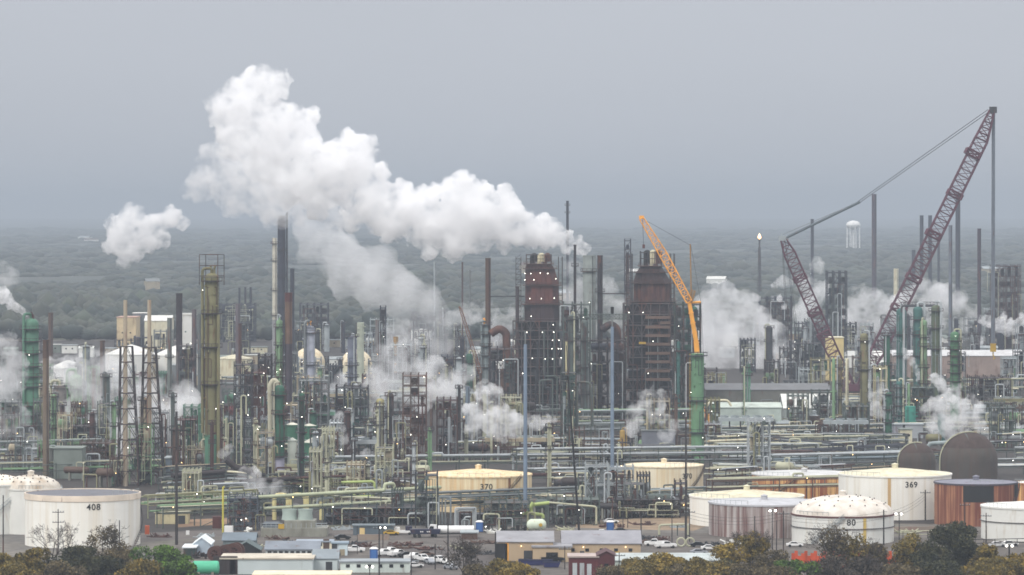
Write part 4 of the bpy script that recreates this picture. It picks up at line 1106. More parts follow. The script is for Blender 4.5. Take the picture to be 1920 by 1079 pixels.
mark(1105, 790, 'the tall pale grey stack'); mark(915, 790, 'the tall brown stack'); mark(1625, 800, 'the purple crane'); mark(1721, 765, 'the teal and olive columns'); mark(1790, 805, 'the banded green column'); mark(1822, 905, 'the large dark dome')
mark(897, 962, 'the tank painted 370'); mark(1678, 976, 'the tank painted 369'); mark(155, 1029, 'the tank painted 408'); mark(1245, 930, 'the cream tank'); mark(336, 760, 'the tall dark brown stack'); mark(1508, 936, 'the orange rust-streaked tank'); mark(540, 690, 'the slate-blue stack'); mark(777, 870, 'the rust frame tower')

# ------------------------------------------------------------------ named frames
frame('rust frame tower with a brown core column at centre left', 777, 874, 44, 706, 8, 9, 3, paint((120, 104, 92), .4), vm_=(BROWN, RUST, RUSTD), fill=.5, lamps=8, brace=.4)
frame('dense rusty pipe structure right of the rust frame tower', 838, 868, 38, 752, 9, 7, 3, RUST, vm_=(RUST, RUSTD, GREYL), fill=.8, lamps=4, brace=.3)
frame('open grey lattice unit tied to the left side of the rust-red reactor tower', 946, 800, 54, 656, 12, 7, 4, STEEL, vm_=(RUSTD, GREYD, SLATE, RUST), fill=.7, lamps=4, brace=.6)
frame('dark rust unit between the reactor towers', 1140, 800, 66, 640, 14, 8, 4, RUSTD, vm_=(RUSTD, RUST, SLATE, GREYD), fill=.9, lamps=6, brace=.4)
frame('green-topped lattice unit right of the rust-red reactor tower', 1082, 806, 50, 572, 10, 9, 3, STEELG, vm_=(STEELG, RUST, GREYD, GREEN), fill=.7, lamps=4, brace=.4)
frame('dark green crowded unit right of the second reactor tower', 1290, 800, 48, 572, 10, 10, 3, paint((60, 82, 72), .3), vm_=(GREEND, GREYD, TEAL, RUSTD), fill=.85, lamps=5, brace=.3)
frame('tall dark green pipe tower behind the leaning black mast', 1066, 862, 28, 700, 7, 10, 2, paint((62, 76, 70), .3), vm_=(GREYD, GREEND, TEAL), fill=.85, lamps=3, brace=.5)
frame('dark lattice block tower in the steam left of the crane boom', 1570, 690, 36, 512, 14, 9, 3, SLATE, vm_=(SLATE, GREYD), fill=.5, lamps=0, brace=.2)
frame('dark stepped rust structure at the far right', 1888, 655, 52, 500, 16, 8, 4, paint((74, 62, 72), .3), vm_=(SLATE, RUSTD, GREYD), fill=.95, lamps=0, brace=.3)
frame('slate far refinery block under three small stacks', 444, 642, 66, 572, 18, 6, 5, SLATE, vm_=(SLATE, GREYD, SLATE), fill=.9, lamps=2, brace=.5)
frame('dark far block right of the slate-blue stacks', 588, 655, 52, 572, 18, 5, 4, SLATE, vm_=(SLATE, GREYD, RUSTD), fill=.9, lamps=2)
frame('dark unit with rust vessels left of the slender light green column', 496, 800, 24, 670, 9, 8, 2, RUSTD, vm_=(RUSTD, RUST, GREYD), fill=.95, lamps=6)
frame('steel frame around the tall dark stack right of the flare derricks', 350, 775, 30, 650, 8, 6, 2, STEEL, vm_=(GREYD, OLIVE, RUSTD), fill=.9, lamps=4)
frame('tall skeletal steel tower before the thin rust-tipped stack', 455, 905, 32, 685, 8, 11, 2, paint((78, 84, 92), .2), vm_=(GREYL, GREY, RUST), fill=.25, lamps=6, brace=.7)
frame('grey-green steel unit under the light grey column', 588, 838, 54, 715, 10, 6, 4, GREY, vm_=(RUST, STEELG, GREYL, GREEND), fill=.8, lamps=8, brace=.3)
frame('crowded pipe unit under the blue-grey column', 660, 836, 60, 728, 10, 6, 4, GREYD, vm_=(STEELG, TEAL, GREYL, RUST), fill=.8, lamps=8)
frame('rusty unit left of the dark green foreground column', 478, 850, 36, 700, 9, 7, 3, RUST, vm_=(RUSTR, RUSTD, GREEN, RUST), fill=.8, lamps=5)
frame('pink-vessel unit right of the tan-green column', 428, 845, 20, 735, 7, 5, 2, STEELG, vm_=(paint((190, 110, 118), .15), RUSTR, GREEN), fill=.9, lamps=2)
frame('green unit at the left edge beside the wide green column', 20, 835, 52, 735, 9, 6, 4, STEELG, vm_=(GREY, RUST, STEELG), fill=.7, lamps=5)
frame('open steel platform left of the wide green column', 36, 800, 12, 700, 5, 6, 1, STEELG, vm_=(GREYL,), fill=.2, lamps=1)
frame('dark brown heater frame below the steam-veiled green column', 165, 842, 76, 800, 12, 3, 5, RUSTD, vm_=(RUSTD, GREYD), fill=1, lamps=5)
frame('brown-grey pipe unit right of the square grey shed', 180, 892, 60, 832, 9, 4, 5, BROWN, vm_=(BROWN, PIPEC, RUSTD, GREY), fill=.9, lamps=6)
frame('green and teal vessel unit behind the tan-green column', 372, 862, 56, 765, 9, 5, 4, GREEN, vm_=(TEAL, GREEN, GREENL), fill=.8, lamps=4)
frame('dark lattice unit under the three teal and olive columns', 1722, 806, 90, 728, 11, 4, 6, STEELG, vm_=(GREEND, TEAL, GREY, OLIVE), fill=.8, lamps=5, warm=True)
frame('cream pipe frame at the crane boom foot', 1652, 806, 22, 692, 7, 5, 2, paint((184, 176, 140), .15), vm_=(GREYL, WHITE, GREENL), fill=.5, lamps=2)
frame('dark brown unit with roof under the right-hand steam', 1858, 780, 74, 710, 14, 4, 5, RUSTD, vm_=(RUSTD, WHITE, RUST, GREYD), fill=.9, lamps=3)
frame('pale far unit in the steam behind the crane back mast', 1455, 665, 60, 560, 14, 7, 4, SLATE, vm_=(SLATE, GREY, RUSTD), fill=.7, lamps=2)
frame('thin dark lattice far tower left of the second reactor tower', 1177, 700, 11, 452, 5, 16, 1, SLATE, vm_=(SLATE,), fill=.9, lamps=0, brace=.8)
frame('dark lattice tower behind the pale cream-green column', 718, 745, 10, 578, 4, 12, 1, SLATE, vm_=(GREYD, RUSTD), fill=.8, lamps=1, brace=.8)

# ------------------------------------------------------------------ purple lattice crane
D = DY(742)
cr_ = thing('lattice_crane', 'huge purple lattice boom crane with back mast, pendants and load line', 'crane', (XP(1607, D), D, 0))
s = D / F
def CP(px, py, dy=0): return ((px - 1607) * s, dy, ZP(py, D))
b = MB(); b.lattice(CP(1612, 722), CP(1648, 655), 2.0, 6.6, 5, .34, up=(0, 1, 0)); b.lattice(CP(1648, 655), CP(1840, 262), 6.6, 6.2, 34, .3, .15, up=(0, 1, 0)); b.lattice(CP(1840, 262), CP(1860, 208), 6.0, 2.4, 5, .34, up=(0, 1, 0))
for px, py in ((1685, 579), (1713, 522), (1750, 440), (1790, 365), (1824, 288)):
    x, y, z = CP(px, py); b.lattice((x - .6, 0, z - 1.2), (x + .6, 0, z + 1.2), 6.9, 6.9, 1, .5, up=(0, 1, 0))
b.build('main_boom', PURPLE, cr_)
b = MB(); b.lattice(CP(1598, 722), CP(1562, 662), 2.0, 5.6, 5, .32, up=(0, 1, 0)); b.lattice(CP(1562, 662), CP(1480, 475), 5.6, 5.4, 16, .28, .15, up=(0, 1, 0)); b.lattice(CP(1480, 475), CP(1468, 448), 5.2, 2.4, 2, .32, up=(0, 1, 0))
for px, py in ((1545, 628), (1527, 585), (1500, 522)):
    x, y, z = CP(px, py); b.lattice((x + .6, 0, z - 1.2), (x - .6, 0, z + 1.2), 5.9, 5.9, 1, .45, up=(0, 1, 0))
b.build('back_mast', PURPLE, cr_)
b = MB(); b.box(*CP(1469, 449)[:2], ZP(449, D) - .8, 4.5, 3, 2.4); b.bar(CP(1466, 447), CP(1465, 438), .35); b.build('mast_head', GREYL, cr_)
b = MB(); b.box(*CP(1862, 207)[:2], ZP(210, D) - .6, 3.4, 3, 3); b.bar(CP(1863, 208), CP(1868, 202), .4); b.build('boom_head', GREYD, cr_)
for dy in (-1.2, 1.2):
    b = MB(); b.bar(CP(1474, 446, dy), CP(1612, 379, dy), .62, 6); b.build('pendant_bar', paint((104, 118, 124), .1), cr_)
    b = MB(); b.bar(CP(1608, 381 + dy * 2, dy), CP(1852, 209 + dy * 2.5, dy), .17, 5); b.build('pendant_cable', GREYD, cr_)
b = MB(); b.bar(CP(1468, 440, 0), CP(1600, 384, 1.5), .1); b.build('light_cable', GREY, cr_)
for i, dx in enumerate((-3, -1.2, .6, 2.4)):
    b = MB(); b.bar(CP(1863 + dx * .8, 212), CP(1862 + dx, 655, 0), .26); b.build('load_cable', paint((128, 136, 146), .05), cr_)
b = MB(); x, y, z = CP(1862, 660); b.box(x, 0, z, 2.6, 2.2, 4); b.tube([(x, 0, z), (x, 0, z - 2), (x + 1, 0, z - 3), (x, 0, z - 3.6)], .3, 6); b.build('hook_block', YELLOW, cr_)
for dx in (0, 3, 14, 17):
    b = MB(); b.bar(CP(1466 + dx * .4, 452), CP(1478 + dx * 1.6, 690), .1); b.build('back_cable', GREYD, cr_)
b = MB(); x, y, z = CP(1485, 700); b.box(x, 0, 0, 9, 6, 5); b.box(x, 0, 5.02, 8.4, 5.4, 2.4); b.build('counterweight', GREYD, cr_)
b = MB(); b.box(0, 0, 2.2, 15, 7, 3.4); b.box(-6, 0, 5.62, 6, 6, 2.2); b.build('machine_deck', PURPLE, cr_)
b = MB(); b.box(5.5, -3.9, 3, 2.4, 1.8, 3); b.build('cab', WHITE, cr_)
for y in (-4.2, 4.2):
    b = MB(); pr = [(-7, .9), (-6.2, .1), (6.2, .1), (7, .9), (6.2, 2.1), (-6.2, 2.1)]
    b.add([(x, y - .7, z) for x, z in pr] + [(x, y + .7, z) for x, z in pr], [tuple(range(6)), tuple(range(11, 5, -1))] + [(i, i + 6, (i + 1) % 6 + 6, (i + 1) % 6) for i in range(6)])
    b.build('crawler_track', BLACK, cr_)

# yellow crane with lattice jib
D = DY(800); s = D / F
yc = thing('telescopic_crane', 'yellow telescopic crane with lattice jib leaning over the second reactor tower', 'crane', (XP(1318, D), D - 6, 0))
def CP(px, py, dy=0): return ((px - 1318) * s, dy, ZP(py, D - 6))
b = MB(); b.bar(CP(1316, 780), CP(1304, 640), 1.25, 6, 1.1); b.bar(CP(1304, 640), CP(1291, 566), 1.0, 6, .85)
for u in (.2, .45, .7): b.bar(CP(1304 - 13 * u, 640 - 74 * u), CP(1304 - 13 * (u + .03), 640 - 74 * (u + .03)), 1.15, 6)
b.build('telescopic_boom', ORANGE, yc)
b = MB(); b.lattice(CP(1291, 566), CP(1243, 478), 2.4, 3.2, 8, .24, .11, up=(0, 1, 0)); b.lattice(CP(1243, 478), CP(1202, 410), 3.2, 1.8, 6, .22, .1, up=(0, 1, 0)); b.box(*CP(1202, 410)[:2], ZP(411, D), 2, 1.4, 1.4)
b.build('lattice_jib', ORANGE, yc)
b = MB(); b.lattice(CP(1292, 566), CP(1299, 545), 1.8, 1.6, 3, .2, up=(0, 1, 0)); b.bar(CP(1295, 560), CP(1293, 458), .26); b.build('luffing_strut', paint((172, 130, 60), .2), yc)
b = MB(); b.bar(CP(1290, 568), CP(1313, 567), .5); b.build('rear_strut', ORANGE, yc)
for q in ((1293, 460, 1203, 410), (1313, 567, 1294, 460), (1313, 567, 1319, 700)):
    b = MB(); b.bar(CP(q[0], q[1]), CP(q[2], q[3]), .07); b.build('stay_cable', GREYD, yc)
b = MB(); b.bar(CP(1204, 412), CP(1206, 464), .09); b.build('hoist_rope', GREYD, yc)
b = MB(); x, y, z = CP(1206, 466); b.box(x, 0, z, 1, .8, 1.6); b.build('hook_block', RUSTR, yc)
b = MB(); b.box(0, 0, 1.4, 14, 3, 1.6); b.box(-1, 0, 3.02, 7, 2.8, 2.4); b.build('carrier', ORANGE, yc)
for x in (-5.5, -3.6, 3.6, 5.5):
    b = MB(); b.bar((x, -1.7, .75), (x, 1.7, .75), .75, 14); b.build('wheel', BLACK, yc)

D = DY(800); s = D / F
oc = thing('lattice_crane', 'small orange crane boom leaning left of the tall brown stack', 'crane', (XP(902, D), D - 4, 0))
def CP(px, py, dy=0): return ((px - 902) * s, dy, ZP(py, D - 4))
b = MB(); b.lattice(CP(901, 700), CP(864, 580), 1.3, 1.0, 14, .13, .07, up=(0, 1, 0)); b.bar(CP(864, 580), CP(861, 575), .4); b.build('lattice_boom', paint((150, 96, 60), .2), oc)
b = MB(); b.bar(CP(864, 580), CP(908, 690), .07); b.build('stay_cable', GREYD, oc)
b = MB(); b.box(0, 0, 1.5, 5, 3, 2.6); b.bar(CP(901, 700), (0, 0, 3), .6); b.build('machine_body', BROWN, oc)
b = MB(); b.box(0, -1.4, .1, 6, .9, 1.2); b.box(0, 1.4, .1, 6, .9, 1.2); b.build('crawler_track', BLACK, oc)
# leaning black mast
D = DY(1041); s = D / F
lt = thing('leaning_mast', 'long black mast leaning slightly left in front of the tan sheds', 'mast', (XP(1089, D), D, 0))
b = MB(); b.bar((0, 0, 0), ((1065 - 1089) * s, 0, ZP(705, D)), .36, 8, .2); b.build('pole', BLACK, lt, smooth=True)
b = MB(); b.bar(((1065 - 1089) * s, 0, ZP(705, D)), ((1062 - 1089) * s, 0, ZP(648, D)), .1, 6); b.build('tip_rod', GREYD, lt)
b = MB(); b.box(0, 0, .004, 1.4, 1.4, .5); b.build('base', CONC, lt)

# ------------------------------------------------------------------ pipe racks and long pipes
def specs(n, lv, mats, r0=.13, r1=.34):
    return [(rng.randrange(lv), rng.uniform(-.95, .95), r0 + (r1 - r0) * rng.random() ** 1.6, rng.choice(mats)) for _ in range(int(n * 1.5))]
LG = [SILVER, GREYL, PIPEC, SILVER, YGREEN]
MX = [SILVER, PIPEC, STEELG, RUST, GREY, GREYL]
DK = [GREY, RUSTD, STEELG, GREYD, SILVER]
rack('long rack carrying a bright silver pipe behind the tank painted 370', (480, 890), (965, 884), (3.2, 5.2), 6, [(1, -.9, .42, SILVER)] + specs(5, 2, MX))
rack('rack of dark and silver pipes behind the light blue poles', (965, 886), (1440, 880), (3.2, 5.6, 7.6), 7, [(2, -.9, .36, SILVER), (1, -.95, .34, SILVER)] + specs(8, 3, DK))
rack('wide rack of dull pipes behind the cream tank with the grey pole', (990, 908), (1175, 904), (2.4, 4.6), 6, [(1, -.9, .3, SILVER), (0, -.8, .55, paint((96, 40, 40), .3))] + specs(6, 2, DK))
rack('pale green double rack in front of the dark opening left of the tank painted 370', (480, 992), (810, 972), (5.2, 8.4), 6, [(1, -.9, .5, paint((176, 182, 150), .1)), (0, -.9, .42, paint((176, 182, 150), .1))] + specs(7, 2, [PIPEC, GREYL, SILVER]))
rack('blue-grey rack crossing in front of the tank painted 370', (800, 968), (1175, 952), (3.2, 5.0, 6.4), 6, specs(12, 3, [STEELG, GREYL, GREY, SILVER, STEELG]), m=paint((112, 128, 124), .2))
rack('rack carrying pipes past the foot of the cream tank with the grey pole', (1000, 950), (1330, 938), (2.2, 3.6), 6, specs(8, 2, [STEELG, GREYL, PIPEC, SILVER]), m=paint((112, 128, 124), .2))
rack('yellow-green rack of fine pipes right of the tank painted 408', (268, 972), (470, 960), (4.0, 6.2), 5, specs(7, 2, [YGREEN, PIPEC, PIPEC, GREENL]), m=paint((150, 154, 118), .2))
rack('second pale rack right of the tank painted 408, nearer the sand', (300, 990), (440, 984), (4.2, 5.6), 4, specs(4, 2, [PIPEC, GREENL]))
rack('rack of thin yellow-green pipes among the pipework left of centre', (560, 930), (860, 916), (3.4, 5.2), 6, specs(8, 2, [YGREEN, PIPEC, YGREEN, RUST]), m=paint((140, 144, 104), .2))
rack('oblique yellow pipe rack running down to the right before the silver rack', (610, 905), (790, 944), (3.4, 4.4), 4, specs(5, 2, [paint((170, 160, 96), .2), RUST, GREYL]), m=BROWN)
rack('oblique rack of rust and silver pipes under the yellow one', (700, 916), (860, 950), (2.4, 4.0), 4, specs(5, 2, [RUST, PIPEC, SILVER]))
rack('silver-blue bundle rack right of the large light green column', (1440, 888), (1700, 882), (2.6, 4.4, 5.8), 8, [(2, -.9, .42, SILVER), (1, -.9, .42, paint((148, 164, 172), .05))] + specs(9, 3, [SILVER, GREYL, GREY]))
rack('dark oblique conveyor-like rack right of the large light green column', (1360, 838), (1560, 862), (2.4, 5.0), 9, specs(12, 2, [GREYD, GREYD, RUSTD, GREYL]), m=GREYD)
rack('second dark rack of many thin lines behind the silver-blue bundle', (1500, 872), (1700, 860), (2.4, 4.6), 9, specs(13, 2, [GREYD, SLATE, GREY, GREYL]), m=GREYD)
rack('rack of pale pipes in front of the two grey boxes at the right', (1340, 828), (1760, 818), (3, 5), 7, specs(9, 2, [PIPEC, CREAM, GREYL, STEELG]))
rack('white pipe rack with a raised bend below the white gable building', (1320, 850), (1560, 840), (2.2, 3.8), 6, [(1, -.9, .45, CREAM), (0, -.9, .45, CREAM)] + specs(4, 2, LG))
rack('pipe rack in front of the orange rust-streaked tank', (1330, 944), (1580, 938), (4.6, 7.0), 5, specs(7, 2, [BROWN, GREY, PIPEC]), m=BROWN)
rack('silver twin pipes right of the large dark dome', (1860, 892), (1990, 890), (3, 5), 6, specs(5, 2, [SILVER, CREAM, GREYL]))
rack('dark rack with orange lights at the right edge', (1850, 862), (1990, 858), (3, 6), 7, specs(7, 2, DK), lamps=4)
rack('pale pipe rack in the far right middle distance', (1830, 830), (1990, 826), (3, 5), 7, specs(7, 2, MX))
rack('grey-green pipe rack in the far right, behind the steam', (1800, 800), (1990, 796), (3, 5), 7, specs(7, 2, MX))
rack('yellowish pipe rack behind the square grey shed', (0, 900), (300, 893), (3, 5), 6, specs(8, 2, [YGREEN, PIPEC, GREENL, GREY]))
rack('pipe rack among the green units at the left edge', (-20, 862), (180, 856), (3, 6), 6, specs(8, 2, MX))
rack('dark thick-pipe rack right of the flare derricks', (310, 925), (480, 912), (3, 4.6), 6, [(1, -.9, .8, RUSTD), (0, -.7, .6, BROWN)] + specs(5, 2, MX))
rack('pipe rack with thick brown ducts in front of the dark green columns', (440, 935), (640, 922), (2.6, 4.4), 6, [(1, -.9, .75, RUSTD), (0, -.3, .7, RUSTD)] + specs(5, 2, MX))
rack('pipe rack deep between the rust frame tower and the light blue pole', (850, 860), (1060, 852), (3, 5.5), 7, specs(9, 2, MX))
rack('pipe rack in front of the dark rust unit between the reactor towers', (1060, 838), (1300, 832), (3, 6, 8), 7, specs(11, 3, MX))
rack('pipe rack with cream pipes left of the large light green column', (1080, 815), (1300, 812), (5, 9), 7, specs(9, 2, [PIPEC, GREENL, RUST, GREYL]))
rack('yellow-banded pipe rack behind the fan unit', (1080, 866), (1310, 860), (2.4, 4), 6, specs(8, 2, [YGREEN, YELLOW, PIPEC, GREY]))
rack('pipe rack behind the pale domes', (420, 740), (700, 736), (5, 8), 8, specs(8, 2, MX))
rack('pipe rack under the broad grey steam', (700, 775), (930, 770), (5, 9), 8, specs(8, 2, MX))
rack('pipe rack at the foot of the rust-red reactor tower', (860, 815), (1080, 810), (5, 9), 8, specs(9, 2, MX))
rack('pipe rack before the low grey hall', (1320, 792), (1620, 786), (4, 7), 7, specs(7, 2, MX))
rack('far pipe rack behind the banded green column', (1640, 748), (1990, 742), (4, 8), 9, specs(8, 2, MX))
rack('pipe rack over the green tank roofs at centre left', (460, 846), (700, 840), (4, 7), 6, specs(8, 2, MX))
# inverted-U expansion loops in a row
for i, (x0, wp) in enumerate(((527, 30), (559, 32), (590, 30), (618, 16))):
    D = DY(975); s = D / F; t = thing('expansion_loop', ['first', 'second', 'third', 'last'][i] + ' from the left of the yellowish inverted-U pipe loops right of the cooling tower steam', 'pipe loop', (XP(x0, D), D, 0), 0, 'inverted-U pipe loops')
    mm = paint((196, 186, 132), .25, (150, 110, 60)) if i < 3 else YGREEN
    z = ZP(928, D); b = MB(); b.tube([(-wp * .42 * s, 0, 0), (-wp * .42 * s, 0, z), (wp * .42 * s, 0, z), (wp * .42 * s, 0, 0)], .62, 8); b.build('pipe', mm, t, smooth=True)
    b = MB()
    for zz in (3.2, 6.4): b.box(0, 0, zz, wp * .9 * s, .5, .3)
    b.build('support_beam', STEELG, t)
def pipeobj(label, pts, r, m, D, name='pipe_run', joins=True):
    t = thing(name, label, 'pipe', (XP(pts[0][0], D), D, 0)); x0 = XP(pts[0][0], D)
    b = MB(); b.tube([(XP(px, D) - x0, dy, ZP(py, D)) for px, py, dy in pts], r, 9); b.build('pipe', m, t, smooth=True)
    b = MB()
    for px, py, dy in pts[1:-1]:
        b.lathe([(r, 0), (r * 1.25, .02), (r * 1.25, .25), (r, .27)], 9, XP(px, D) - x0, dy)
    xs = [XP(px, D) - x0 for px, py, dy in pts]; zs = [ZP(py, D) for px, py, dy in pts]; k = min(xs)
    while k <= max(xs) + .1:
        j = min(range(len(xs)), key=lambda i: abs(xs[i] - k)); b.bar((k, .0, 0), (k, .0, zs[j] - r * .6), .16); k += max(5, (max(xs) - min(xs)) / 3 - .01)
    b.build('support', STEELG, t)
    return t
YG2 = paint((168, 184, 110), .12, (140, 130, 80))
pipeobj('bright lime pipe bending down from the light blue pole to the white drum', [(940, 966, 0), (962, 967, 0), (984, 968, 0), (996, 950, 0), (1000, 943, 0)], .62, YG2, DY(992))
pipeobj('lime green pipe ending above the white horizontal drum', [(1030, 943, 0), (996, 947, 0), (995, 963, 0), (1018, 966, 0), (1018, 972, 0)], .5, YG2, DY(990))
pipeobj('white pipe portal left of the tan sheds', [(1024, 942, 0), (1114, 950, 0), (1118, 952, 0), (1118, 984, 0)], .28, PIPEC, DY(985))
pipeobj('yellow-green pipe loop behind the tank painted 370, left side', [(640, 905, 0), (702, 903, 0), (702, 930, 0), (668, 932, 0), (660, 926, 0)], .4, YG2, DY(950))
pipeobj('tall bright yellow pipe with top crossbar right of the 408 tank', [(418, 1000, 0), (418, 915, 0), (421, 913, 0)], .27, paint((196, 186, 74), .1), DY(1001))
pipeobj('thick dark brown duct lying between the flare derricks and green column', [(368, 912, 0), (432, 906, 0)], 1.1, RUSTD, DY(925))
pipeobj('dark brown duct climbing left from the dark green foreground column', [(424, 862, 0), (442, 878, 0), (462, 880, 0), (480, 893, 0), (545, 893, 0)], 1.0, RUSTD, DY(925))
pipeobj('pale pipe portal with two legs in front of the pump lot at centre right', [(1236, 1004, 0), (1236, 985, 0), (1290, 983, 0), (1290, 1004, 0)], .3, PIPEC, DY(1005))
pipeobj('tall arching grey-tan pipe beside the dark green foreground column', [(508, 905, 0), (506, 722, 0), (514, 711, 0), (522, 722, 0), (522, 730, 0)], .85, paint((176, 172, 150), .2), DY(912) )
pipeobj('cream-topped pipe portal right of the dark green pipe tower', [(1082, 800, 0), (1082, 717, 0), (1105, 717, 0), (1110, 740, 0), (1111, 800, 0)], .45, STEELG, DY(860))
pipeobj('green pipe portal left of the dark green pipe tower', [(1012, 760, 0), (1012, 714, 0), (1036, 712, 0), (1036, 800, 0)], .3, STEELG, DY(830))
pipeobj('raised white bend of pipe beside the large light green column', [(1325, 762, 0), (1334, 751, 0), (1365, 751, 0), (1371, 762, 0)], .5, CREAM, DY(815))
pipeobj('silver stepped pipe below the two grey boxes at the right', [(1430, 866, 0), (1565, 861, 0), (1575, 851, 0), (1700, 847, 0)], .6, paint((160, 172, 176), .05), DY(880))
pipeobj('pale silver pipe loop left of the large dark dome', [(1738, 862, 0), (1740, 832, 0), (1780, 830, 0), (1790, 832, 0)], .7, paint((148, 160, 160), .1), DY(880))

# ------------------------------------------------------------------ sheds, halls and boxes inside the plant
G4 = paint((132, 142, 134), .15, (104, 108, 96))
ROOFW = paint((196, 198, 192), .1)
building('square grey-green shed at the left behind the tank painted 408', 127, 898, 54, 842, 12, G4, G4, 'flat', name='shed', cat='shed')
building('tall narrow grey wall beside the square shed', 94, 897, 9, 842, 6, paint((166, 168, 160), .15), G4, 'flat', name='shed', cat='shed')
building('tall beige far block with red roof trim behind the flare derricks', 237, 655, 36, 596, 30, paint((196, 176, 138), .1), paint((188, 150, 130), .1), 'flat', wins=2)
building('white low far shed right of the tall beige block', 262, 652, 26, 588, 14, paint((120, 126, 132)), WHITE, 'flat')
building('pale cluster of far buildings between the derricks and dark stack', 296, 660, 50, 602, 20, CREAM, WHITE, 'gable', rise=3)
building('far white building with grey-green window wall behind the dark brown stack', 348, 655, 32, 592, 20, WHITE, paint((210, 206, 196)), 'flat', wins=1, winm=TEAL)
building('long low grey hall right of the large green column', 1440, 786, 232, 732, 36, paint((124, 124, 116), .15), paint((118, 120, 122), .1), 'gable', rise=2, wins=8)
building('white gable-roofed warehouse right of the low grey hall', 1523, 800, 106, 766, 34, paint((152, 160, 156), .08), paint((206, 208, 202), .05), 'gable', rise=5, ribs=True, wins=3)
building('pale grey shed with steam, right of the white gable warehouse', 1590, 800, 60, 770, 20, paint((158, 164, 162), .08), paint((162, 170, 170), .05), 'gable', rise=4, ridge='y')
building('pale hall with three bays right of the green column ladder', 1400, 812, 130, 765, 22, paint((166, 178, 170), .1), paint((178, 188, 178), .05), 'gable', rise=1.5)
building('left one of two grey boxes below the teal columns', 1676, 822, 34, 797, 9, paint((148, 152, 160), .08), GREYL, 'flat', name='equipment_box', cat='box')
building('right one of two grey boxes below the teal columns', 1714, 822, 34, 797, 9, paint((160, 164, 168), .08), GREYL, 'flat', name='equipment_box', cat='box')
building('long white far roof at the right behind the banded green column', 1800, 720, 250, 668, 50, paint((160, 142, 132), .25), paint((190, 190, 190), .15), 'gable', rise=2)
building('far long white shed behind the crane main boom', 1650, 690, 160, 668, 40, WHITE, WHITE, 'gable', rise=2)
building('pale yellow block behind the crane back mast', 1567, 715, 30, 634, 16, paint((206, 186, 128), .1), CREAM, 'flat')
frame('dark mechanical frame left of the pale yellow block', 1512, 722, 56, 645, 14, 5, 4, GREYD, vm_=(GREYD, WHITE, STEELG, SLATE), fill=.9, lamps=2)
building('small white booth in the far units behind the rust frame tower', 960, 700, 24, 680, 12, WHITE, GREYL, 'flat')
building('white far shed right of the thin black far stack', 790, 690, 28, 672, 12, WHITE, ROOFW, 'gable', rise=2)
building('fan unit of grey panels steaming behind the cream tank', 1227, 864, 56, 838, 11, CONC, GREYD, 'flat', name='fan_unit', cat='fan unit')
building('upper row of grey fan housings behind the fan unit', 1235, 852, 62, 809, 9, paint((126, 130, 140), .1), GREY, 'flat', name='fan_unit', cat='fan unit')
building('green pump house left between the flare derricks and tan-green column', 368, 865, 30, 842, 9, TEAL, TEAL, 'flat')
building('blue-grey cabin right of the right flare derrick', 330, 892, 40, 860, 9, paint((112, 126, 138), .1), GREYL, 'flat')
# cone-roofed green tanks at centre-left
for px, by, wp, ty, pk, lb in ((480, 872, 64, 832, 2.2, 'green tank with pale cone roof, left of the dark green foreground columns'), (596, 872, 60, 830, 2.4, 'green tank with pale cone roof, right of the dark green foreground columns'),
                       (548, 858, 30, 797, .9, 'small green tank with pale cone roof between the two dark green foreground columns'), (580, 850, 30, 799, .9, 'small green tank with pale cone roof behind the right-hand green tank'), (480, 852, 30, 802, .9, 'small green tank with pale cone roof behind the left-hand green tank')):
    tank(lb, px, by, wp, ty, paint((58, 128, 96), .12), paint((196, 194, 178), .1), 'cone', pk, stairs=False, vent=False)
tank('pale grey-white upright tank between the two dark green foreground columns', 548, 896, 18, 826, paint((186, 192, 180), .1), None, 'cone', 1, stairs=False, vent=False)
tank('teal squat tank in the right-hand steam', 1765, 828, 14, 780, TEAL, None, 'cone', 1, stairs=False, vent=False)

# cooling tower
D = DY(1006); s = D / F
t = thing('cooling_tower', 'grey concrete cooling tower with two round fan cylinders steaming in the yard', 'cooling tower', (XP(552, D), D, 0))
def cx(px): return (px - 552) * s
zb = ZP(990, D); zm = ZP(977, D)
b = MB(); b.box(cx(552), 4, 0, 124 * s, 11, zb); 
for k in range(12): b.box(cx(492 + k * 10.9), -1.55, 0, .3, .1, zb - .1)
b.build('basin', CONC, t)
b = MB(); b.box(cx(562), 4.2, zb + .01, 58 * s, 8.6, zm - zb); b.build('deck_house', CONC, t)
b = MB(); b.box(cx(508), 4.2, zb + .01, 30 * s, 7, .6 * (zm - zb)); b.build('louvre_bank', paint((92, 104, 116), .1), t)
b = MB()
for z in (zb + .6, zb + 1.3):
    b.bar((cx(492), -1.4, z), (cx(530), -1.4, z), .1); b.bar((cx(592), -1.4, z), (cx(614), -1.4, z), .1)
for k in range(14):
    x = cx(490 + k * 9.4); b.bar((x, -1.4, zb), (x, -1.4, zb + 1.4), .07)
b.build('handrail', GREYL, t)
for px in (541, 571):
    zt = ZP(957, D); r = 14.5 * s; b = MB(); b.lathe([(r * 1.02, zm), (r * .9, zm + (zt - zm) * .55), (r * .97, zt), (r * .9, zt), (r * .82, zm + (zt - zm) * .5)], 28, cx(px), 4.4)
    f_ = b.build('fan_cylinder', paint((158, 172, 164), .12), t, smooth=True)
    b = MB()
    for k in range(6): a = k * math.pi / 3; b.bar((cx(px), 4.4, zm + 1.2), (cx(px) + r * .8 * math.cos(a), 4.4 + r * .8 * math.sin(a), zm + 1.3), .25)
    b.build('fan_blade', GREYD, f_)
b = MB(); b.box(cx(528), -1.7, 2.2, 1.6, .1, 1.3); b.build('sign', YELLOW, t)

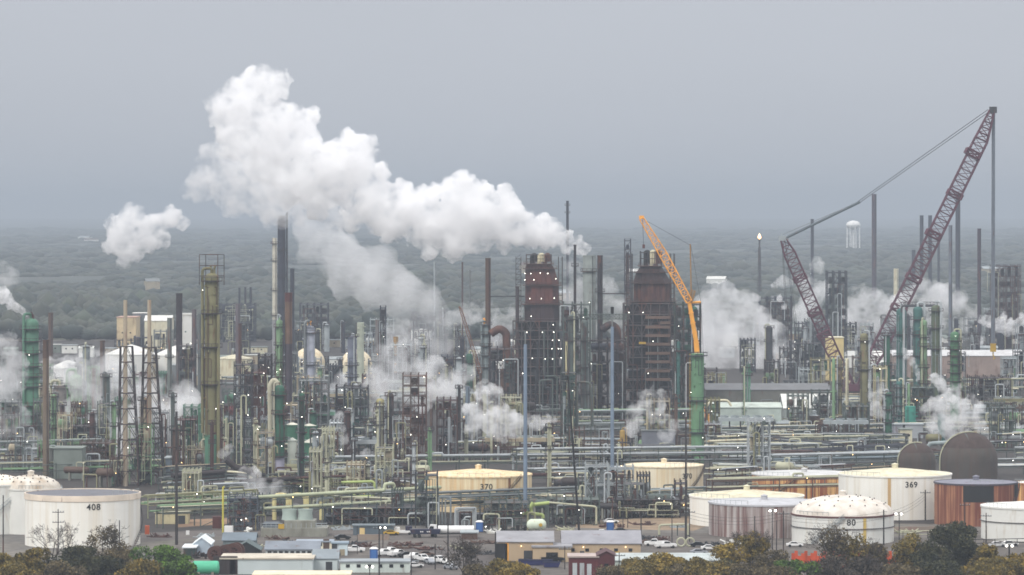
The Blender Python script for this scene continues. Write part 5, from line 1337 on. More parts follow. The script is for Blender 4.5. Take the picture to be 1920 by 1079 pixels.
# dark rack hall left of the 370 tank : deep shadowed structures
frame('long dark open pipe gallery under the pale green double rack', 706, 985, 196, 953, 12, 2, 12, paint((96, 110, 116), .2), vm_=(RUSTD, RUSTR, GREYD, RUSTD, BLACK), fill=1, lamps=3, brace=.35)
frame('pipe manifold right of the tank painted 370, behind the light blue pole', 950, 998, 84, 944, 9, 4, 6, STEELG, vm_=(GREY, STEELG, GREYL, RUSTD), fill=.75, lamps=3, brace=.2)
frame('grey-green pump gallery behind the tan sheds', 1076, 984, 96, 938, 10, 3, 6, STEELG, vm_=(GREY, GREYL, RUSTD, STEELG), fill=.6, lamps=3)
frame('white and grey pump rows in front of the off-white tank', 1215, 972, 120, 938, 10, 3, 8, STEEL, vm_=(GREYL, WHITE, GREYD, STEELG), fill=.8, lamps=5, warm=True)
frame('grey lattice pump unit right of the yellow pipe', 455, 996, 56, 935, 8, 5, 4, paint((96, 108, 120), .2), vm_=(GREY, GREYL, SLATE), fill=.7, lamps=3)
frame('dark vessel unit behind the cooling tower steam', 510, 968, 70, 935, 8, 3, 5, STEELG, vm_=(STEELG, GREYD, GREENL), fill=.8, lamps=4)
frame('blue-grey skid frames left of the white tanker in the yard', 885, 988, 50, 965, 6, 2, 5, GREYD, vm_=(GREYD, RUSTD, SLATE), fill=.8, lamps=0)
frame('pipe manifold behind the tan and red pump shelter', 350, 960, 80, 922, 8, 3, 6, STEELG, vm_=(RUST, PIPEC, GREYD, GREENL), fill=.8, lamps=3, warm=True)
building('tan pump shelter with red skirt at the left', 322, 983, 62, 962, 6, paint((186, 176, 140), .15), PIPEC, 'flat', doors=[(.6, 2, 2.4, GREYD)])
# white drum on saddles
D = DY(1001); s = D / F
t = thing('horizontal_drum', 'pale green-white horizontal drum with yellow fitting under the lime pipes', 'drum', (XP(1006, D), D, 0), .15)
R = 10.5 * s; L = 11 * s; zc = ZP(984, D)
c2 = MB(); c2.lathe([(0, -L - R * .75), (R * .5, -L - R * .62), (R * .85, -L - R * .3), (R, -L), (R, L), (R * .85, L + R * .3), (R * .5, L + R * .62), (0, L + R * .75)], 24)
b = MB(); b.add([(v[2], v[1], zc + v[0]) for v in c2.v], c2.f); b.build('shell', paint((196, 206, 186), .12, (170, 120, 70)), t, smooth=True)
for q in (-1, 1): b = MB(); b.box(q * L * .6, 0, 0, .6, R * 1.5, zc - R * .55); b.build('saddle', CONC, t)
b = MB(); b.bar((L * .55, -R * .8, zc), (L * .55, -R * 1.15, zc), .5, 10); b.build('nozzle', YELLOW, t)

# ------------------------------------------------------------------ fill the plant with smaller process units
AUTO = []   # (object, kindword, colourword, px, by)
cname = {id(GREEN): 'green', id(GREEND): 'dark green', id(GREENL): 'light green', id(TEAL): 'teal', id(OLIVE): 'olive', id(TAN): 'tan', id(CREAM): 'cream', id(WHITE): 'white', id(SILVER): 'silver',
         id(GREY): 'grey', id(GREYL): 'light grey', id(GREYD): 'dark grey', id(SLATE): 'slate', id(STEEL): 'brown-grey', id(STEELG): 'grey-green', id(RUST): 'rust', id(RUSTD): 'dark rust', id(RUSTR): 'red rust', id(BROWN): 'brown', id(PIPEC): 'pale tan', id(YGREEN): 'yellow-green', id(YELLOW): 'yellow'}
def u_frame(px, by, pal):
    m = rng.choice(pal); w_ = rng.uniform(18, 46); D = DY(by); h = rng.uniform(7, 20)
    ty = YH + (H - h) * F / D
    o = frame('x', px, by, w_, ty, rng.uniform(5, 10), max(2, int(h / 4)), rng.randint(2, 4), m, vm_=tuple(pal), fill=.7, lamps=rng.choice([0, 0, 1, 1]), npipe=2, brace=.3, warm=True)
    AUTO.append((o, rng.choice(['piped frame', 'open steel unit', 'vessel frame', 'decked frame']), m, px, by))
def u_col(px, by, pal):
    m = rng.choice(pal); D = DY(by); h = rng.uniform(12, 26); ty = YH + (H - h) * F / D; wp = rng.uniform(6, 14)
    o = column('x', px, by, wp, ty, m, [ty + (by - ty) * q for q in (.05, .35, .6)[:rng.randint(1, 3)]], lamps=rng.choice([0, 0, 1]), name='process_column')
    AUTO.append((o, rng.choice(['short column', 'platformed column', 'slim vessel column']), m, px, by))
def u_drum(px, by, pal):
    m = rng.choice(pal); D = DY(by); t = thing('horizontal_drum', 'x', 'drum', (XP(px, D), D, 0), rng.uniform(-.3, .3)); R = rng.uniform(.8, 1.5); L = rng.uniform(2.2, 4.5); zc = R + rng.uniform(.8, 4)
    c2 = MB(); c2.lathe([(0, -L - R * .5), (R * .7, -L - R * .35), (R, -L), (R, L), (R * .7, L + R * .35), (0, L + R * .5)], 16)
    b = MB(); b.add([(v[2], v[1], zc + v[0]) for v in c2.v], c2.f); b.build('shell', m, t, smooth=True)
    for q in (-1, 1): b = MB(); b.box(q * L * .6, 0, 0, .5, R * 1.4, zc - R * .5); b.build('saddle', CONC, t)
    b = MB(); b.tube([(0, 0, zc + R - .2), (0, 0, zc + R + 1.4), (L * .8, 0, zc + R + 1.4), (L * .8, -R - 1, zc + R + 1.4), (L * .8, -R - 1, .1)], .2, 7); b.build('pipe', rng.choice([SILVER, PIPEC, RUST]), t, smooth=True)
    AUTO.append((o_ := t, 'horizontal drum on saddles', m, px, by))
def u_fin(px, by, pal):
    m = rng.choice(pal); D = DY(by); n = rng.randint(3, 6); cw = 4.2; h = rng.uniform(5, 9); t = thing('air_cooler', 'x', 'air cooler', (XP(px, D), D, 0)); W = n * cw
    b = MB()
    for i in range(n + 1):
        for y in (0, 5): b.bar((-W / 2 + i * cw, y, 0), (-W / 2 + i * cw, y, h), .16)
        b.bar((-W / 2 + i * cw, 0, h * .6), (-W / 2 + i * cw, 5, h * .6), .12)
    for y in (0, 5): b.bar((-W / 2, y, h * .6), (W / 2, y, h * .6), .12)
    b.build('steel_frame', STEEL, t)
    b = MB(); b.box(0, 2.5, h, W, 5.6, 1.3); b.build('tube_bank', m, t)
    for i in range(n):
        b = MB(); b.lathe([(1.5, h + 1.3), (1.7, h + 2.1), (1.3, h + 2.1)], 14, -W / 2 + (i + .5) * cw, 2.5); b.build('fan_ring', GREYL, t, smooth=True)
    AUTO.append((t, 'air cooler bank with %s fans' % ['', '', '', 'three', 'four', 'five', 'six'][n], m, px, by))
def u_shed(px, by, pal):
    m = rng.choice([CREAM, GREYL, WHITE, TAN, G4]); D = DY(by); h = rng.uniform(3, 5.5)
    o = building('x', px, by, rng.uniform(20, 44), YH + (H - h) * F / D, rng.uniform(5, 9), m, rng.choice([GREYL, ROOFW, G4]), rng.choice(['gable', 'flat']), rise=1.2, wins=2, name='plant_shed', cat='shed')
    cname[id(G4)] = 'pale grey-green'
    AUTO.append((o, 'low shed', m, px, by))
def u_tank(px, by, pal):
    m = rng.choice(pal + [WHITE]); D = DY(by); h = rng.uniform(5, 10); wp = rng.uniform(14, 30)
    o = tank('x', px, by, wp, YH + (H - h) * F / D, m, rng.choice([m, GREYL]), 'cone', 1, stairs=False, vent=True)
    AUTO.append((o, 'small cone-roofed tank', m, px, by))
def u_loop(px, by, pal):
    m = rng.choice([SILVER, PIPEC, YGREEN, GREYL, STEELG, RUST]); D = DY(by); t = thing('pipe_portal', 'x', 'pipe', (XP(px, D), D, 0), rng.uniform(-.5, .5)); h = rng.uniform(3, 8); W = rng.uniform(3, 9)
    for k in range(rng.randint(2, 4)):
        b = MB(); e_ = k * .7; b.tube([(-W / 2 + e_, e_, 0), (-W / 2 + e_, e_, h - e_ * .7), (W / 2 - e_ * .3, e_, h - e_ * .7), (W / 2 - e_ * .3, e_, 0)], rng.uniform(.13, .28), 7); b.build('pipe', m if k == 0 else rng.choice([SILVER, RUST, m]), t, smooth=True)
    AUTO.append((t, 'standing pipe portal', m, px, by))
KINDS_ = {'f': u_frame, 'c': u_col, 'd': u_drum, 'a': u_fin, 's': u_shed, 't': u_tank, 'l': u_loop}
LP = [GREEN, STEELG, GREY, RUST, BROWN, GREENL, TAN]; CP_ = [RUST, STEEL, BROWN, GREYL, PIPEC, RUSTD, PIPEC, TAN, SILVER]; RP = [GREEND, GREENL, STEELG, GREYL, OLIVE, GREY, BROWN]; FP = [SLATE, GREYD, GREY, GREYL, RUSTD]
FILL = [  # base row, x from, x to, spacing, palette, mix
 (905, 300, 480, 34, LP, 'fdll'), (898, 470, 800, 34, CP_ + [YGREEN], 'fldlc'), (878, 180, 480, 36, LP, 'ffcdt'), (868, 610, 780, 34, CP_, 'fcfa'), (862, 850, 1060, 34, CP_, 'ffdla'), (848, 0, 200, 36, LP, 'ffdc'),
 (845, 200, 420, 38, LP, 'ffcl'), (838, 850, 1060, 34, CP_, 'ffclf'), (846, 1090, 1300, 34, CP_ + [GREENL], 'ffldl'), (880, 1080, 1180, 30, CP_, 'dls'), (822, 100, 420, 42, LP, 'fcft'), (815, 420, 760, 36, CP_ + [GREEN, TEAL], 'fcfaf'),
 (812, 860, 1000, 38, CP_, 'ffc'), (815, 1320, 1560, 40, RP, 'sfldt'), (835, 1330, 1760, 38, RP + [GREYL], 'sldla'), (800, 1540, 1800, 36, RP, 'fcfl'), (782, 1780, 1930, 36, RP, 'fsfa'), (812, 1840, 1930, 34, RP, 'sfld'),
 (842, 1880, 1930, 30, RP, 'fd'), (780, 0, 330, 44, LP, 'fcf'), (775, 420, 900, 40, CP_ + [TEAL], 'fcfa'), (748, 0, 330, 46, LP + FP, 'fcs'), (745, 420, 900, 42, FP + [STEELG], 'fcfs'), (722, 80, 400, 44, FP, 'fts'), (715, 480, 980, 42, FP, 'ffcs'),
 (690, 380, 980, 46, FP, 'fcfs'), (668, 0, 330, 50, FP, 'fsf'), (665, 420, 960, 46, FP, 'fcfs'), (648, 560, 980, 50, FP, 'fcs'), (750, 1300, 1540, 44, RP + FP, 'ffs'), (735, 1600, 1930, 44, RP + FP, 'ffs'), (700, 1400, 1930, 46, FP, 'ffsc'),
 (672, 1320, 1930, 46, FP, 'fcfs'), (655, 1380, 1930, 52, FP, 'fcf'), (640, 1400, 1930, 60, FP, 'fs'), (900, 1400, 1560, 40, CP_, 'ldl'), (868, 1560, 1680, 34, [GREYD, SLATE, GREY], 'ld'), (958, 340, 480, 40, CP_ + [YGREEN], 'ldf'), (948, 560, 790, 36, CP_ + [PIPEC, YGREEN], 'lldf'),
 (925, 480, 790, 34, CP_ + [YGREEN, PIPEC], 'ldlf'), (930, 1010, 1165, 32, CP_ + [STEELG], 'lfd'), (968, 1010, 1300, 34, [STEEL, GREY, GREYL, STEELG], 'ldf'), (985, 620, 900, 60, [GREYD, STEELG], 'dl'), (880, 0, 90, 30, LP, 'fl'), (908, 110, 300, 34, LP, 'ldl')]
for by, xa, xb, stp, pal, mix in FILL:
    x = xa + rng.uniform(0, stp)
    while x < xb:
        kq = rng.choice(mix)
        if kq == 'l' and rng.random() < .55: kq = rng.choice('ffc')
        KINDS_[kq](x, by + rng.uniform(-7, 7), pal); x += stp * rng.uniform(.5, .95)
def u_rack(px, by, wpx, sl, pal):
    lv = rng.choice([(2.0, 3.4), (2.6, 4.4), (3.2, 5.2), (2.4, 4.2, 6.0)]); m = rng.choice([STEELG, PIPEC, STEEL, BROWN, GREY])
    o = rack('x', (px, by), (px + wpx, by + sl), lv, rng.uniform(4, 6.5), specs(6, len(lv), pal, .11, .34), m=m, step=7.5, lamps=rng.choice([0, 0, 1]))
    AUTO.append((o, 'short pipe rack', m, px + wpx / 2, by))
HP = [SILVER, GREYL, PIPEC, CREAM, RUST, PIPEC, SILVER, GREYD, TAN, paint((150, 162, 166), .1)]
for by, xa, xb in ((752, 1330, 1900), (768, 1800, 1920), (778, 1330, 1900), (790, 960, 1300), (806, 1330, 1900), (812, 960, 1300), (824, 1340, 1700), (838, 1330, 1700), (846, 1330, 1720), (852, 960, 1180), (856, 1340, 1700), (866, 1340, 1760), (874, 1330, 1760), (878, 1000, 1300), (894, 1330, 1700), (900, 990, 1170), (905, 480, 800), (912, 1000, 1160),
                   (918, 480, 800), (926, 1010, 1170), (940, 560, 800), (948, 990, 1290), (958, 620, 800), (962, 1000, 1290), (908, 1320, 1420), (920, 1330, 1410), (870, 1880, 1980), (846, 1860, 1960), (815, 1850, 1960), (885, 380, 520), (858, 430, 700), (872, 0, 200), (916, 290, 480), (946, 280, 470)):
    x = xa + rng.uniform(0, 40)
    while x < xb - 50:
        wp_ = rng.uniform(90, 210); u_rack(x, by + rng.uniform(-4, 4), min(wp_, xb - x), rng.uniform(-7, 7), HP + ([YGREEN, YGREEN] if x < 900 else [])); x += wp_ * rng.uniform(.7, 1.1)
# label every small unit by its kind, colour and nearest landmark
groups = {}
for o, kw, m, px, by in AUTO:
    lx, lb_, ld = min(LANDMARKS, key=lambda q: (q[0] - px) ** 2 + ((q[1] - by) * 1.6) ** 2)
    dx, dy_ = px - lx, by - lb_
    rel = ('left of' if dx < 0 else 'right of') if abs(dx) > 26 else ('in front of' if dy_ > 0 else 'behind')
    if abs(dx) > 26 and dy_ < -45: rel = 'far behind, ' + rel
    elif abs(dx) > 26 and dy_ < -15: rel = 'behind, ' + rel
    elif abs(dx) > 26 and dy_ > 15: rel = 'before, ' + rel
    groups.setdefault(('%s %s %s %s' % (cname.get(id(m), 'grey'), kw, rel, ld)).replace('pale grey-green low','pale low'), []).append((px, by, o))
ORD = ['leftmost', 'second from left', 'third from left', 'fourth from left', 'fifth from left', 'sixth from left', 'seventh from left', 'eighth from left']
for lb_, L_ in groups.items():
    L_.sort(key=lambda q: q[0])
    for i, (px, by, o) in enumerate(L_):
        o['label'] = lb_ if len(L_) == 1 else ORD[min(i, 7)] + ' ' + lb_
        if len(o['label'].split()) > 16: o['label'] = o['label'].replace(' from left', '', 1)
        if len(o['label'].split()) > 16: o['label'] = o['label'].replace('the dark green foreground pair', 'the foreground pair').replace('brown-grey ', '')
        o['group'] = 'small process units filling the plant'

# ------------------------------------------------------------------ yard in the foreground
TANW = paint((184, 162, 132), .08, (150, 130, 104), .06)
building('dark-doored tan shed with orange door post left of the tan row', 985, 1052, 104, 1017, 20, TANW, paint((150, 150, 154), .06), 'gable', rise=1.9, ridge='x', doors=[(-.86, 3.0, 4.4, BLACK), (-.66, .8, 4.6, ORANGE), (.1, 2.2, 2.6, GREYD)], ribs=True, lampson=1, name='shed', cat='shed')
building('long tan shed with grey roof and yellow panel, right of the leaning mast', 1128, 1049, 146, 1020, 16, TANW, paint((150, 150, 156), .06), 'gable', rise=2.6, doors=[(.32, 2.6, 2.0, YELLOW), (-.5, 1.1, 2.1, GREYD)], wins=5, ribs=True, lampson=2, name='shed', cat='shed')
building('tan lean-to with dark open bay between the two tan sheds', 1035, 1054, 72, 1027, 12, TANW, paint((150, 150, 154), .06), 'flat', doors=[(0, 3, 2.4, BLACK)], name='shed', cat='shed')
building('long grey-roofed low building with white roof units along the bottom right', 1245, 1068, 240, 1052, 14, paint((176, 186, 178), .08), paint((168, 176, 174), .06), 'gable', rise=1.2, wins=9)
building('small dark red house with gable, right one of the joined red pair', 1137, 1084, 32, 1043, 10, paint((112, 26, 34), .1), paint((104, 36, 42), .1), 'gable', rise=1.0, ridge='y', wins=1, ribs=True)
building('dark red house with tall pale windows, left one of the joined red pair', 1094, 1084, 54, 1046, 9, paint((122, 32, 40), .1), paint((176, 160, 152), .1), 'flat', doors=[(-.6, 1.1, 3.6, SILVER), (-.1, 1.1, 3.6, SILVER), (.4, 1.1, 3.4, SILVER)])
WG = paint((186, 196, 196), .06, (150, 156, 150), .06)
building('long pale grey shed with cream roof and brown end bay at the bottom left', 500, 1077, 172, 1049, 13, WG, paint((190, 182, 164), .1), 'flat', doors=[(-.9, 6, 4.4, RUSTD), (-.74, 1.4, 4.4, paint((92, 44, 38), .2))], name='shed', cat='shed')
building('pale grey office trailer with windows at the bottom, left of the car park', 703, 1074, 130, 1055, 7, paint((196, 206, 200), .05), paint((150, 158, 162), .08), 'flat', wins=6, name='office_trailer', cat='trailer', ribs=True)
building('grey gable cabin left of the office trailer', 610, 1072, 46, 1048, 10, WG, paint((142, 152, 158), .08), 'gable', rise=1.8, doors=[(.3, 1.6, 2.4, GREYD)], name='cabin', cat='cabin')
building('grey-roofed ribbed long shed behind the rusty reels', 548, 1048, 100, 1031, 11, paint((176, 184, 184), .06), paint((132, 140, 150), .1), 'gable', rise=1.6, wins=9, name='shed', cat='shed')
building('white flat-bed box trailer parked right of the ribbed shed', 637, 1042, 28, 1020, 4, paint((190, 204, 208), .05), paint((140, 158, 170), .05), 'flat', doors=[(-.7, 1.4, 3, GREYD), (.35, 1.3, 1.6, TAN)], name='box_trailer', cat='trailer')
building('cream long trailer with brown doors behind the ribbed shed', 590, 1030, 66, 1017, 5, paint((206, 200, 178), .05), paint((150, 162, 174), .06), 'flat', doors=[(.0, 1.6, 2, BROWN), (.66, 1.6, 2.6, BROWN)], name='office_trailer', cat='trailer')
building('white gable shed with bright roof left of the rusty reels', 378, 1040, 32, 1021, 12, paint((170, 184, 196), .05), paint((222, 228, 230), .04), 'gable', rise=1.6, ridge='y', name='shed', cat='shed')
building('small dark green annex left of the white gable shed', 355, 1044, 22, 1028, 9, paint((46, 76, 74), .1), paint((222, 228, 230), .04), 'flat', name='shed', cat='shed')
building('low grey-green roof shed behind the rusty reels', 448, 1026, 60, 1014, 10, paint((120, 136, 138), .1), paint((118, 132, 142), .08), 'gable', rise=1.6, name='shed', cat='shed')
building('dark teal shelter with open side right of the rusty reels', 462, 1042, 50, 1032, 9, BLACK, paint((92, 112, 112), .1), 'gable', rise=2.0, ridge='y', name='shed', cat='shed')
building('blue-grey container with cream door in the yard', 700, 1004, 76, 987, 4, paint((104, 120, 130), .1), paint((120, 134, 140), .1), 'flat', doors=[(-.55, 1.4, 2.0, paint((212, 186, 130)))], name='container', cat='container')
building('beige flat roof cut by the bottom edge below the office trailer', 565, 1096, 180, 1080, 10, TANW, paint((222, 208, 178), .05), 'flat')
building('brown earth-coloured box behind the bare bush in the yard', 1010 - 130, 1012, 30, 1000, 6, BROWN, GREYL, 'flat', name='equipment_box', cat='box')
# earth berm wall strips and concrete blocks
for px, by, wp, lb in ((700, 1013, 60, 'long grey kerb wall left of the blue tipper'), (1715, 998, 130, 'earth bund wall below the tank painted 369')):
    D = DY(by); t = thing('bund_wall', lb, 'wall', (XP(px, D), D, 0)); W = wp * D / F
    b = MB(); b.add([(-W / 2, 0, 0), (W / 2, 0, 0), (W / 2, 3, 0), (-W / 2, 3, 0), (-W / 2, 1, 1.4), (W / 2, 1, 1.4), (W / 2, 2, 1.4), (-W / 2, 2, 1.4)], [(0, 1, 5, 4), (1, 2, 6, 5), (2, 3, 7, 6), (3, 0, 4, 7), (4, 5, 6, 7)]); b.build('embankment', paint((128, 112, 96), .3), t)
# green horizontal tank at bottom-left
D = DY(1080); s = D / F; t = thing('horizontal_tank', 'bright sea-green horizontal tank beside the brown bay at the bottom left', 'tank', (XP(386, D), D, 0)); R = 12.5 * s; L = 22 * s; zc = R + .4
c2 = MB(); c2.lathe([(0, -L - R * .3), (R * .8, -L - R * .2), (R, -L), (R, L), (R * .8, L + R * .2), (0, L + R * .3)], 28)
b = MB(); b.add([(v[2], v[1], zc + v[0]) for v in c2.v], c2.f); b.build('shell', paint((84, 190, 150), .06, (70, 140, 110)), t, smooth=True)
for x in (-L * .6, L * .6): b = MB(); b.box(x, 0, 0, .6, R * 1.6, zc - R * .6); b.build('saddle', CONC, t)
# rusty cable reels
REEL = paint((104, 58, 44), .35, (70, 40, 34)); reel0 = None
for px, r_, lb in ((404, 14, 'left one of three big rust-brown cable reels'), (424, 15, 'middle one of three big rust-brown cable reels'), (440, 16.5, 'right and largest one of three big rust-brown cable reels')):
    D = DY(1052); s = D / F; R = r_ * s
    if reel0 is None:
        t = reel0 = thing('cable_reel', lb, 'cable reel', (XP(px, D), D, R), -.25, 'rust-brown cable reels'); R0 = R
        for y in (-1.0, 1.0):
            b = MB(); n = 28
            for k in range(n):       # rim
                a, a2 = 2 * math.pi * k / n, 2 * math.pi * (k + 1) / n
                for (ri, ro) in ((R * .5, R), (0.0, R * .16)):
                    b.add([(q * math.cos(c_), y + d, q * math.sin(c_)) for d in (-.12, .12) for q, c_ in ((ri, a), (ro, a), (ro, a2), (ri, a2))], [(0, 1, 2, 3), (7, 6, 5, 4), (0, 4, 5, 1), (1, 5, 6, 2), (2, 6, 7, 3), (3, 7, 4, 0)])
            for k in range(7): a = 2 * math.pi * k / 7; b.bar((0, y, 0), (R * .52 * math.cos(a), y, R * .52 * math.sin(a)), .17)
            b.build('flange', REEL, t)
        b = MB(); b.bar((0, -.85, 0), (0, .85, 0), R * .45, 20); b.build('drum', RUSTD, t, smooth=True)
    else:
        dup(reel0, (XP(px, D), D + (px - 404) * .06, R), -.25, lb, scale=R / R0)
t = thing('material_pile', 'dark brown pile of scrap left of the cable reels', 'scrap pile', (XP(380, DY(1048)), DY(1048), 0))
b = MB()
for k in range(40): x, y = rng.uniform(-2.6, 2.6), rng.uniform(-1, 1); b.bar((x, y, rng.uniform(0, 1)), (x + rng.uniform(-1, 1), y + rng.uniform(-1, 1), rng.uniform(.3, 2)), rng.uniform(.1, .3))
b.build('scrap', RUSTD, t)

# vehicles
def wheel_mb(x, y, r=.38):
    b = MB(); b.bar((x, y - .13, r), (x, y + .13, r), r, 14); return b
def extrude(b, prof, y0, y1):
    n = len(prof); b.add([(x, y0, z) for x, z in prof] + [(x, y1, z) for x, z in prof], [tuple(range(n)), tuple(range(2 * n - 1, n - 1, -1))] + [(i, i + n, (i + 1) % n + n, (i + 1) % n) for i in range(n)])
def pickup(label, px, by, rz, m, kind='pickup', group=None):
    D = DY(by); t = thing('pickup_truck' if kind == 'pickup' else 'parked_car', label, 'pickup truck' if kind == 'pickup' else 'car', (XP(px, D), D, 0), rz, group)
    b = MB()
    if kind == 'pickup':
        extrude(b, [(-2.9, .5), (2.8, .5), (2.9, .95), (2.75, 1.15), (1.5, 1.25), (-.8, 1.3), (-.82, .95), (-2.8, .95), (-2.85, 1.3), (-2.95, 1.3)], -.98, .98); b.box(-1.85, -.93, .9, 2.1, .1, .42); b.box(-1.85, .93, .9, 2.1, .1, .42)
        b.build('body', m, t); b = MB(); extrude(b, [(1.45, 1.25), (.75, 1.86), (-.5, 1.9), (-.82, 1.3)], -.86, .86); b.build('cab', m, t)
        b = MB(); extrude(b, [(1.25, 1.3), (.68, 1.78), (-.42, 1.8), (-.6, 1.34)], -.88, .88); b.add([(1.44, -.7, 1.3), (1.44, .7, 1.3), (.84, .7, 1.82), (.84, -.7, 1.82)], [(0, 1, 2, 3)]); b.build('window', GLASS, t); xw = (1.85, -1.8)
    else:
        extrude(b, [(-2.2, .45), (2.2, .45), (2.25, .8), (1.2, .98), (-1.7, 1.02), (-2.25, .95)], -.88, .88); b.build('body', m, t)
        b = MB(); extrude(b, [(1.15, .97), (.4, 1.42), (-.9, 1.45), (-1.7, 1.01)], -.74, .74); b.build('cab', m, t)
        b = MB(); extrude(b, [(.95, 1.0), (.36, 1.36), (-.84, 1.38), (-1.4, 1.03)], -.76, .76); b.build('window', GLASS, t); xw = (1.4, -1.35)
    for x in xw:
        for y in (-.85, .85): wheel_mb(x, y).build('wheel', BLACK, t)
    for y in (-.7, .7):
        b = MB(); b.box(2.86 if kind == 'pickup' else 2.2, y, .72, .1, .3, .18); b.build('headlight', SILVER, t)
    return t
WH = paint((222, 222, 220), 0, var=.03, rough=.3); DKB = paint((34, 38, 46), 0, rough=.3); SLV = paint((150, 154, 160), 0, rough=.3); NAVY = paint((22, 30, 84), .05, rough=.5); REDP = paint((150, 30, 30), 0, rough=.35)
pickup('white pickup truck in front of the orange-posted tan shed door', 986, 1047, 0, WH)
pickup('dark pickup truck parked in the open bay of the tan lean-to', 1036, 1054, .1, DKB)
pickup('white pickup truck right of the white box trailer', 664, 1036, 0, WH)
pickup('white pickup truck behind the roof of the long tan shed', 1129, 1006, 3.14, WH)
pickup('white crew pickup with red load behind the low building at centre right', 1228, 1024, 3.1, WH)
pickup('white van-like pickup left of the pipe portal at centre right', 1248, 1028, .2, WH)
pickup('dark car half hidden right of the pipe portal', 1310, 1026, .1, DKB, 'car')
CARS = [(720, 1043, WH, 'white pickup at the left end of the car park back row', 'pickup', .5), (733, 1040, WH, 'white high pickup second in the car park back row', 'pickup', .6), (747, 1044, WH, 'white pickup third in the car park back row', 'pickup', .7), (762, 1045, DKB, 'dark car behind the white pickups in the car park', 'car', .6),
        (776, 1050, WH, 'white pickup in the middle of the car park', 'pickup', .9), (792, 1053, WH, 'white pickup with dark windshield facing the trees in the car park', 'pickup', -1.1), (806, 1058, SLV, 'silver car right of the middle white pickups', 'car', -1.2), (822, 1056, WH, 'white pickup beside the bare bush in the car park', 'pickup', -1.0),
        (838, 1059, WH, 'white car at the right end of the car park, behind the bush', 'car', -1.1), (777, 1065, WH, 'white car nearest the end of the office trailer', 'car', .4), (768, 1058, SLV, 'silver car in the front row of the car park by the trailer', 'car', .4), (800, 1044, BROWN, 'brown van at the back of the car park', 'car', .1), (845, 1068, SLV, 'silver car behind the bush, nearest the bottom', 'car', -1)]
for px, by, m, lb, k, rz in CARS: pickup(lb, px, by, rz, m, k, 'vehicles in the car park')
for i, (px, by, m, rz, lb) in enumerate(((1145, 982, WH, .2, 'white car by the pumps above the blue portable toilet'), (1165, 1000, DKB, .1, 'dark car right of the blue portable toilet'), (1330, 1032, WH, 0, 'white car at the right end of the low building roof line'), (1358, 1031, DKB, 0, 'dark car left of the streaked grey tank foot'), (1310, 1040, SLV, .1, 'silver car beside the small trees below the streaked tank'),
        (1870, 1026, WH, 0, 'white car left in the row below the right edge tank'), (1893, 1024, WH, .1, 'white car right in the row below the right edge tank'), (1490, 1026, WH, 0, 'white car below the dome-roofed tank'), (733, 1004, YELLOW, 0, 'bright yellow car before the blue-grey container'), (642, 1012, DKB, .3, 'dark car beside the road, right of the cooling tower'))):
    pickup(lb, px, by, rz, m, 'car')
# white tanker / truck and blue tipper
D = DY(1007); t = thing('tanker_truck', 'white truck with long white tank facing left in the yard', 'truck', (XP(845, D), D, 0), 0)
b = MB(); extrude(b, [(-6.2, .9), (-3.8, .9), (-3.8, 3.3), (-5.6, 3.4), (-6.1, 2.2), (-6.3, 1.4)], -1.15, 1.15); b.build('cab', WH, t)
b = MB(); extrude(b, [(-6.0, 2.2), (-5.6, 3.0), (-4.6, 3.0), (-4.6, 2.2)], -1.18, 1.18); b.build('window', GLASS, t)
b = MB(); b.bar((-3.4, 0, 2.0), (6.4, 0, 2.0), 1.1, 18); b.build('tank', WH, t, smooth=True)
b = MB(); b.box(1, 0, .75, 11, 1, .3); b.build('chassis', BLACK, t)
for x in (-5, 3.4, 4.7, 5.9):
    for y in (-1.05, 1.05): wheel_mb(x, y, .5).build('wheel', BLACK, t)
D = DY(1008); t = thing('dump_trailer', 'long dark blue open trailer with small white lettering left of the white truck', 'trailer', (XP(797, D), D, 0), .05)
b = MB(); extrude(b, [(-3.9, 1.0), (3.9, 1.0), (4.2, 2.3), (-4.2, 2.3)], -1.2, 1.2); b.build('body', NAVY, t)
b = MB()
for x in (-1.2, -.7, .6, 1.1): b.box(x, -1.28, 1.5, .34, .04, .3)
b.build('lettering_patch', WH, t)
for x in (-2.8, -1.6, 2.8):
    for y in (-1.05, 1.05): wheel_mb(x, y, .48).build('wheel', BLACK, t)
D = DY(1003); t = thing('flatbed_truck', 'small white flatbed with a blue box left of the dark blue trailer', 'truck', (XP(757, D), D, 0), 0)
b = MB(); extrude(b, [(-2.6, .6), (2.4, .6), (2.4, 1.2), (-1, 1.2), (-1.1, 2.1), (-2.3, 2.1), (-2.7, 1.3)], -1, 1); b.build('cab', WH, t)
b = MB(); b.box(1.4, 0, 1.21, 1.8, 1.9, 1.2); b.build('load_box', NAVY, t)
for x in (-1.8, 1.6):
    for y in (-.9, .9): wheel_mb(x, y).build('wheel', BLACK, t)
# blue skips
for px, by, wp, lb in ((1006, 1060, 60, 'long royal blue skip container by the trees at the bottom centre'), (1034, 1064, 34, 'shorter royal blue skip container right of the long one'), (981, 1059, 18, 'small royal blue skip end beside the white pickup')):
    D = DY(by); W = wp * D / F; t = thing('skip_container', lb, 'skip', (XP(px, D), D, 0), -.06); b = MB(); extrude(b, [(-W / 2 + .5, .1), (W / 2 - .5, .1), (W / 2, 1.25), (-W / 2, 1.25)], -1.1, 1.1)
    k = -W / 2 + .6
    while k < W / 2 - .5: b.box(k, -1.16, .2, .14, .1, 1.0); k += .9
    b.build('body', paint((24, 34, 118), .1), t); b = MB(); b.box(0, -1.12, 1.25, W, .16, .14); b.box(0, 1.12, 1.25, W, .16, .14); b.build('rim', NAVY, t)
